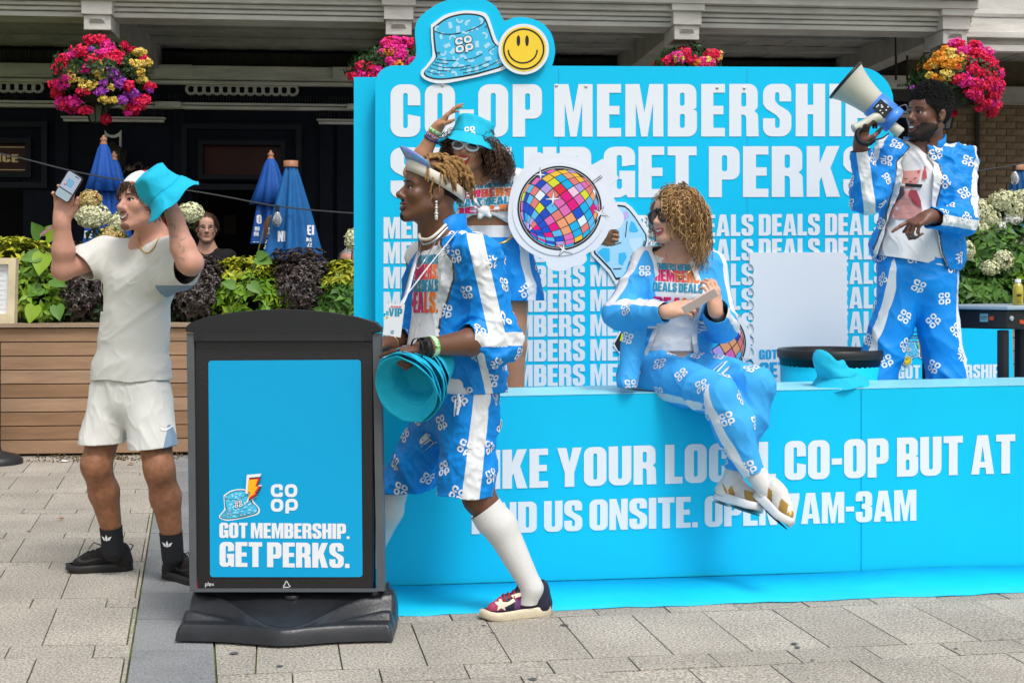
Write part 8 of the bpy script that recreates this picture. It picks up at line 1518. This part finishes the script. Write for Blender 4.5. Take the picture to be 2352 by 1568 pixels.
for a_, cf, td, upv, lb in ((aLD, cfL, at(1755, 1166, 5.86)-at(1652, 1136, 6.05), A(.15, .42, .9), 'L'), (aRD, cfR, at(1832, 1186, 5.68)-at(1752, 1112, 5.92), A(.75, -.25, .85), 'R')):
    hl = at(1640, 1148, 6.06) if lb == 'L' else at(1734, 1142, 5.93); td = nrm(td); u_ = nrm(upv-td*np.dot(upv, td)); g = Sdf(); g.cap(cf-nrm(cf-(kLD if lb == 'L' else kRD))*.03, hl+td*.06+u_*.055, .044, .044, .02); tS = Tri(*g.mesh(.005)); tS.obj('sock', [M_sockw], pD)
    rt, t, T_ = shoe(pD, hl, td, .262, .092, (M_mesh, mat('white_foam', (.74, .74, .74), .6), M_gold2, M_mesh, M_gold2), h=.100, kind='run', up=u_); M3 = np.stack([td, np.cross(td, u_), u_], 1)
    b_ = MB(); ol = circ(.045, 0, .04, .030, 16); b_.add([T_(x, y, -.006) for x, y in ol], [tuple(range(16))]); ol2 = circ(.175, 0, .08, .040, 20); b_.add([T_(x, y, -.006) for x, y in ol2], [tuple(range(20))]); b_.build('tread', M_tread, rt); solidify(rt.children[-1], .008, 0)
ph = thing('phone', 'phone in a pale pink case held in both hands by the seated woman', 'phone', at(1600, 690, 5.93)); p0_, p1_ = at(1560, 718, 5.93), at(1655, 664, 5.90); ex = nrm(p1_-p0_); ey = nrm(np.cross(ex, A(-.25, .9, .45))); ez = np.cross(ex, ey); b_ = MB(); q0 = (p0_+p1_)/2
b_.box8([q0+ex*a+ey*b+ez*c for c in (-.004, .004) for a, b in ((-.080, -.022), (.080, -.022), (.080, .022), (-.080, .022))]); bevel(b_.build('case', mat('pink_case', lin('#e2c8bc'), .4), ph), .003)
b_ = MB(); b_.tube(snap(spline([at(1530, 585, 6.2), at(1540, 620, 6.1), at(1562, 632, 6.1), at(1585, 622, 6.1), at(1600, 590, 6.2)], 6), [bvTD, bvD], .003), .0018, 5); b_.lathe(at(1562, 638, 6.115), [(0, -.002), (.009, 0), (0, .002)], 10, axis=A(0, -1, 0)); b_.build('necklace', M_goldm, pD, True)
# ------------------------------------------------------------------ woman with bucket hat and the big cut-out
M_skC = mat('skin_brown', lin('#b98463'), .46, var=.08, vscale=18, sss=.08, spec=.4); M_lipC = mat('lip_red', lin('#c01822'), .3); M_hairC = mat('hair_dark_brown', lin('#3a2519'), .45, spec=.5, island=[lin('#2a1b12'), lin('#4a3122'), lin('#6a4830'), lin('#3a261a')])
pC = person('laughing woman in cropped white T-shirt raising an arm behind the walking man', A(at(1125, 0, 6.95)[0], 6.98, .33)); CC = at(1078, 342, 6.86); MC = frame_of(10, 3, 8); s = Sdf(); head(s, CC, MC, 1.0, .006); nC = at(1098, 415, 6.95); neck(s, CC, MC, nC, .048)
chC, waC, hpC = at(1122, 462, 6.96), at(1128, 520, 6.96), at(1132, 575, 6.96); lC = A(1, 0, 0); s.cap(chC, waC, .088, .080, .05, lC, 1.4); s.cap(waC, hpC, .080, .10, .05, lC, 1.45); s.cap(nC, chC, .055, .09, .06, lC, 1.3); sRC, eRC, wRC = at(1052, 424, 6.95), at(948, 398, 6.85), at(1003, 296, 6.80); sLC, eLC, wLC = at(1182, 418, 6.96), at(1262, 520, 7.02), at(1372, 545, 6.90)
s.cap(sRC, sLC, .05, .05, .06); s.chain([sRC, eRC], [.048, .042]); s.cap(eRC, eRC*.6+wRC*.4, .042, .041, .02); s.cap(eRC*.6+wRC*.4, wRC, .041, .026, .02); s.chain([sLC, eLC, wLC], [.048, .042, .026]); 
for x in (-1, 1): s.chain([hpC+A(x*.09, 0, -.03), hpC+A(x*.10, -.02, -.46), A(hpC[0]+x*.10, 6.98, .40)], [.095, .062, .042], .03)
hand(s, wRC, A(.62, -.1, .80), A(.75, .15, -.60), -1, [(.15, .15), (.15, .2), (.25, .25), (.35, .3)], (.9, .55), .95, .06); hand(s, wLC, A(.85, -.35, .05), A(.0, -1, .2), 1, [(.75, .75), (.75, .75), (.75, .75), (.75, .75)], (.5, .5), .95, .05)
t = Tri(*s.mesh(.0045)); t.smooth(1, .4); body = t.obj('body', [M_skC], pC); bvC = t.bvh(); features(Face(bvC, CC, MC), body, M_lipC, None, .028, .024, .010, eyes=False, zm=-.060, lipr=.006)
oval = [(.034+.029*math.cos(a), .001+.020*math.sin(a)) for a in np.linspace(0, 6.283, 15)[:-1]]; sunglasses(None, 'white oval sunglasses with black lenses on the laughing woman', CC, MC, 1.0, oval, .0062, mat('white_acetate', (.80, .82, .86), .25), mat('black_lens', (.008, .008, .010), .06, spec=.7), bar=.007, dist=.104)
bucket_hat('bucket_hat', 'bright blue bucket hat with small white logo on the laughing woman', CC+MC@A(0, -.016, .046), nrm(MC[:, 2]+A(.12, .12, 0)), .158, .104, .100, .009, 15, 1., None, None, .050)
pr = Prints(); hb = [c for c in bpy.data.objects if c.name.startswith('crown') and c.parent and c.parent.get('label', '').startswith('bright blue bucket hat with')][0]; V = np.array([v.co for v in hb.data.vertices])+np.array(hb.parent.location); bvh_ = BVHTree.FromPolygons([tuple(v) for v in V], [tuple(f.vertices) for f in hb.data.polygons]); pr.add(wrap_print(bvh_, logo(), at(1062, 299, 6.4), A(.050, 0, .006), A(-.004, 0, .052), .01, .003, 1.0)); o = pr.obj('logo_print', M_print, hb.parent)
Pc, Dc = scalp(CC, MC, 1000, 1.0, .05, -.07, 51, 1.03); lz = (Pc-CC)@MC; okc = lz[:, 2] < .045; Pc, Dc, lz = Pc[okc], Dc[okc], lz[okc]
d = nrm((lz*A(1.5, .8, 0))@MC.T+A(.04, 0, .05)); curls_hair('curly_hair', Pc, d, RNG.uniform(.05, .17, len(Pc)), M_hairC, pC, .0021, 34, .011, 5.5, .72, 52, .42, 3, avoid=(CC+MC@A(0, -.012, .02), .100), O=RNG.uniform(.03, .11, len(Pc)))
kx = np.random.default_rng(5); Pf = np.array([CC+MC@A(sx*.078, kx.uniform(-.04, .03), kx.uniform(-.03, .03)) for sx in (-1, 1) for _ in range(150)]); sgn = np.sign(((Pf-CC)@MC)[:, :1]); curls_hair('side_curls', Pf, nrm(sgn*MC[:, 0][None]*1.1+A(0, 0, -.15)), kx.uniform(.06, .18, len(Pf)), M_hairC, pC, .0021, 34, .012, 5.5, .85, 53, .4, 3, avoid=(CC+MC@A(0, -.012, .02), .095), O=np.where(sgn[:, 0] < 0, kx.uniform(.06, .16, len(Pf)), kx.uniform(.02, .07, len(Pf))))
# tied T-shirt
g = Sdf(); g.cap(chC, at(1124, 490, 6.95), .100, .098, .05, lC, 1.45); g.cap(nC+A(.01, 0, -.03), chC, .06, .098, .06, lC, 1.3); g.cap(sRC, sLC, .055, .055, .06); g.cap(sLC, sLC*.5+eLC*.5, .062, .068, .04); g.cap(sRC, sRC*.55+eRC*.45, .062, .066, .04); g.ell(chC+A(-.07, -.075, 0), A(.075, .06, .07), None, .05); g.ell(chC+A(.07, -.075, 0), A(.075, .06, .07), None, .05); g.cap(at(1124, 494, 6.95), at(1140, 512, 6.95), .098, .094, .04, lC, 1.4)
t = Tri(*g.mesh(.006)); t.smooth(2); kc = at(1112, 484, 6.84); folds(t, .007, None, 12, 17); ang = lambda V: np.arctan2(V[:, 2]-kc[2], V[:, 0]-kc[0]); t.disp(.006*np.sin(ang(t.V)*14)*np.clip(1-np.linalg.norm((t.V-kc)*A(1, .3, 1), axis=1)/.2, 0, 1)); arch = curve_x([(0, 0), (1, 1)], 1)
t.keep(lambda V: np.where(V[:, 1] < 6.99, V[:, 2]-np.interp(V[:, 0], [at(x, 0, 6.87)[0] for x in (1050, 1085, 1112, 1140, 1172)], [at(0, y, 6.87)[2] for y in (512, 495, 490, 498, 516)]), V[:, 2]-at(0, 505, 7)[2])); t.keep(lambda V: np.linalg.norm((V-nC-A(-.0, -.02, .005))*A(1, 1, .9), axis=1)-.078); aC = nrm(eLC-sLC); t.keep(lambda V: np.where(V[:, 0] > sLC[0]+.02, -(V-(sLC*.5+eLC*.5))@aC, 1)); aC2 = nrm(eRC-sRC); t.keep(lambda V: np.where(V[:, 0] < sRC[0]-.02, -(V-(sRC*.6+eRC*.4))@aC2, 1)); solidify(t.obj('t_shirt', [M_shirt], pC), .003)
g = Sdf(); g.ell(kc+A(0, -.022, 0), A(.030, .022, .022), None, .02); g.cap(kc+A(0, -.02, 0), kc+A(.028, -.03, -.028), .016, .010, .01); g.cap(kc+A(0, -.02, 0), kc+A(-.02, -.03, -.030), .016, .010, .01); tk = Tri(*g.mesh(.005)); folds(tk, .004, None, 40, 3); tk.obj('shirt_knot', [M_shirt], pC)
tee_print(t.bvh(), 1110, 6.7, .30, [('MEMBERS MEMBERS', 428, 12, [0]), ('MEMBERS.', 449, 18, [1, 1, 3, 2]), ('DEALS DEALS', 468, 17, [0]), ('DEALS.', 484, 14, [1, 1, 2, 2])], A(1, 0, .06), A(0, 0, 1), pC, .9)
g = Sdf(); g.cap(at(1130, 524, 6.96), at(1132, 560, 6.96), .100, .108, .03, lC, 1.45)
for x in (-1, 1): g.cap(hpC+A(x*.085, 0, -.02), hpC+A(x*.125, 0, -.24), .112, .125, .03)
t = Tri(*g.mesh(.007)); t.smooth(2); folds(t, .012, np.stack([A(1, 0, 0)*1.1, A(0, 1, 0), A(0, 0, 1)*.45], 1), 10, 19); zb = at(0, 518, 6.87)[2]; t.keep(lambda V: zb-V[:, 2]); t.keep(lambda V: V[:, 2]-at(0, 690, 6.9)[2]); t.paint(lambda V: V[:, 2]-at(0, 545, 6.87)[2], 1); sC = slab(A(.06, 0, -1), A(1, -.45, 0), at(1175, 600, 6.9), .020); t.paint(lambda V: sC(V), 1); solidify(t.obj('shorts', [M_blue, M_wcl], pC), .003); pr = Prints(); logos(t, pr, .06, .12, 53, okf=lambda p: p[1] < 6.98); pr.obj('logo_print', M_print, pC)
b_ = MB(); b_.tube(snap(spline([at(1140, 560, 6.8), at(1160, 556, 6.8), at(1178, 540, 6.85)], 6), [t.bvh()], .006), .007, 6); b_.build('belt_chain', M_goldm, pC, True)
ax_ = nrm(wRC-eRC); band('paper_wristband', wRC-ax_*.012, ax_, .031, .018, MATS['green_band'], pC); band('beaded_bracelet', wRC-ax_*.038, ax_, .033, .012, mat('violet_beads', lin('#5b3f8c'), .5, vscale=120, col2=lin('#d8b8c8'), mix=(.5, .56)), pC); band('beaded_bracelet', wRC-ax_*.056, ax_, .035, .010, mat('dark_beads', lin('#3a2f6a'), .4), pC)
for x in (-1, 1): shoe(pC, A(hpC[0]+x*.10, 7.02, .335), A(x*.1, -1, 0), .25, .09, (M_wcl, M_wcl, M_wcl, M_wcl), h=.09)
# the big mirror-ball cut-out she holds
KP = Plane(at(1285, 478, 6.80), nrm(A(1, -.03, 0)), nrm(A(0, .05, 1))); dc = thing('mirror_ball_cutout', 'large white cut out board printed with a colourful mirror ball', 'cut-out', KP.w(0, 0))
O8 = [(132, 700), (150, 560), (200, 400), (290, 275), (345, 200), (400, 118), (470, 92), (545, 124), (630, 106), (760, 102), (900, 142), (1050, 226)]; O9 = [(1160, 163), (1220, 215), (1340, 372), (1240, 460)]; O10 = [(1285, 590), (1330, 690), (1388, 770), (1385, 860), (1325, 925), (1240, 935), (1200, 1010), (1100, 1145), (985, 1195), (990, 1260), (930, 1320), (850, 1330), (760, 1375), (650, 1382), (560, 1335), (530, 1265), (380, 1190), (240, 1080), (150, 930), (128, 810)]
ol = [tuple(p) for p in spline(O8, 3)]+O9+[tuple(p) for p in spline(O10, 3)]; b_ = MB(); b_.prism(KP, [KP.px(*K8(*p)) for p in ol], -.008, 0); bevel(b_.build('backing', mat('foam_board', (.76, .79, .86), .5), dc), .001, 1)
inner = [(K8(690, 700)[0]+(118*math.cos(a))*1., K8(690, 700)[1]+108*math.sin(a)) for a in np.linspace(0, 6.283, 50)[:-1]]; b_ = MB(); b_.prism(KP, [KP.px(*p) for p in circ(*K8(690, 705), 108, n=56)], .001, .004); dm = b_.build('raised_disc', MATS['foam_board'], dc)
b_ = MB(); disco(b_, KP, *K8(692, 700), 97, .0045, (-355, 265), 13, 24, 4)
for tips, c in ([[(478, 246), (565, 345), (490, 420), (400, 338)], (485, 335)], [[(628, 495), (728, 598), (618, 692), (510, 606)], (622, 600)], [[(1180, 675), (1238, 798), (1085, 850), (1035, 705)], (1130, 755)], [[(740, 1062), (842, 1204), (676, 1226), (640, 1075)], (735, 1150)]): star4(b_, KP, [K8(*p) for p in tips], K8(*c), .0072)
b_.mi = 0; stroke_px(b_, KP, [K8(1040, 420), K8(1140, 345)], 1.6, .0045); stroke_px(b_, KP, [K8(1055, 440), K8(1158, 358)], 1.6, .0045); b_.build('ball_print', [C_ink, C_wht]+M_pal, dm, kind='stuff')
# hat lying crumpled on the counter
hp_ = at(1922, 884, 6.42); zc = ctop(CP.px(1922, 884)[0]); hp_[2] = zc+.047
def sagf(V, c, a): q = V-c; return np.stack([.25*np.maximum(q[:, 2], 0)*-1.0, 0*q[:, 0], -.38*np.maximum(q[:, 2], 0)*(1+.5*np.sin(q[:, 0]*40))], 1)
bucket_hat('bucket_hat', 'crumpled blue bucket hat lying on the counter in front of the round bin', hp_, A(-.10, -.10, 1), .150, .095, .135, .017, 23, .85, None, None, .046, sag=sagf)
# ------------------------------------------------------------------ people on the terrace behind
def bg_person(label, C, yaw, skin, hairc, topc, sc=1., specs=False, hl=.05, back=-.06, nh=700, body_drop=.9, kind='short', pitch=0):
    th = person(label, A(C[0], C[1], max(0, C[2]-1.55))); M = frame_of(yaw, pitch, 0); s = Sdf(); head(s, C, M, sc); n_ = C+A(.0, .03, -.17*sc); neck(s, C, M, n_, .052, sc); ch, wa = n_+A(0, .01, -.20), n_+A(0, .02, -.50); r = M[:, 0]; s.cap(ch, wa, .10, .09, .05, r, 1.4); s.cap(n_, ch, .055, .10, .06, r, 1.3); sa, sb = n_+r*.17+A(0, 0, -.07), n_-r*.17+A(0, 0, -.07); s.cap(sa, sb, .05, .05, .06)
    for q in (sa, sb): s.chain([q, q+A(0, 0, -.28), q+A(0, -.12, -.48)], [.045, .04, .03])
    for x in (-1, 1): s.chain([wa+r*.09*x, A(wa[0], wa[1], .5)+r*.1*x, A(wa[0], wa[1], .06)+r*.1*x], [.09, .06, .04], .03)
    t = Tri(*s.mesh(.007)); t.smooth(1, .3); sk = mat('skin_'+label[:9].replace(' ', '_'), lin(skin), .5, sss=.05); b = t.obj('body', [sk], th); Ff = Face(t.bvh(), C, M, sc); hm = mat('hair_'+label[:9].replace(' ', '_'), lin(hairc), .5); features(Ff, b, mat('lip_plain', lin('#b07a6c'), .5), hm, .020, .0, .0, br_r=.0035, lipr=.0045)
    g = Sdf(); g.cap(ch, wa, .112, .11, .05, r, 1.42); g.cap(n_+A(0, 0, -.04), ch, .065, .11, .06, r, 1.3); g.cap(sa, sb, .06, .06, .06); [g.cap(q, q+A(0, 0, -.22), .062, .062, .04) for q in (sa, sb)]; t = Tri(*g.mesh(.009)); t.smooth(1); folds(t, .008, None, 9, 3); t.keep(lambda V: np.linalg.norm((V-n_-A(0, -.02, .0)), axis=1)-.075); t.obj('top', [mat('top_'+label[:9].replace(' ', '_'), lin(topc), .85)], th)
    P0, D0 = scalp(C, M, nh, sc, .06, back, 5, 1.04); curls_hair('hair', P0, nrm(D0*.5-M[:, 1]*.6+A(0, 0, -.2)), hl, hm, th, .003, 8, .002, .8, .4, 5, .12, 3, avoid=(C+M@A(0, -.014, .034)*1., .092)); c = Sdf(); c.ell(C+M@(A(0, -.017, .037)*sc), A(.079, .100, .092)*sc, M); t = Tri(*c.mesh(.008)); t.keep(lambda V: ((V-C)@M)[:, 2]-np.interp(((V-C)@M)[:, 1], [-.11, -.02, .03, .085], [-.05, -.03, .03, .07])*sc); t.obj('hair_base', [hm], th)
    if specs:
        b_ = MB()
        for x in (-1, 1): pts = [Ff.pt(x*.032+.022*math.cos(a), .0+.017*math.sin(a), .006) for a in np.linspace(0, 6.283, 13)]; b_.tube(np.array(pts), .0016, 5)
        b_.tube([Ff.pt(-.012, .004, .006), Ff.pt(.012, .004, .006)], .002, 5); b_.build('spectacles', M_black, th, True)
    return th
bg_person('woman in black T-shirt and glasses among the terrace plants', bp(474, 524, 1.35), -14, '#c49680', '#4a3626', '#101113', 1.02, True)
bg_person('grey haired man partly hidden at the left edge of the backdrop', bp(803, 606, 1.2), 20, '#b98670', '#8d8d8d', '#2a6fa0', 1.05)
th = bg_person('long haired woman in pale blue shirt with her back to the street', bp(655, 548, 1.2), 150, '#c89a80', '#8a6238', '#a9cbe6', 1.0, False, .06, -.06, 700)
Q0 = bp(628, 500, 1.12); curls_hair('ponytail', Q0+RNG.normal(0, .012, (90, 3)), np.tile(A(-.35, -.2, -.1), (90, 1)), RNG.uniform(.16, .30, 90), bpy.data.materials['hair_long_hair'], th, .0028, 12, .004, .8, .6, 3, .15, 3, O=np.full(90, .06))
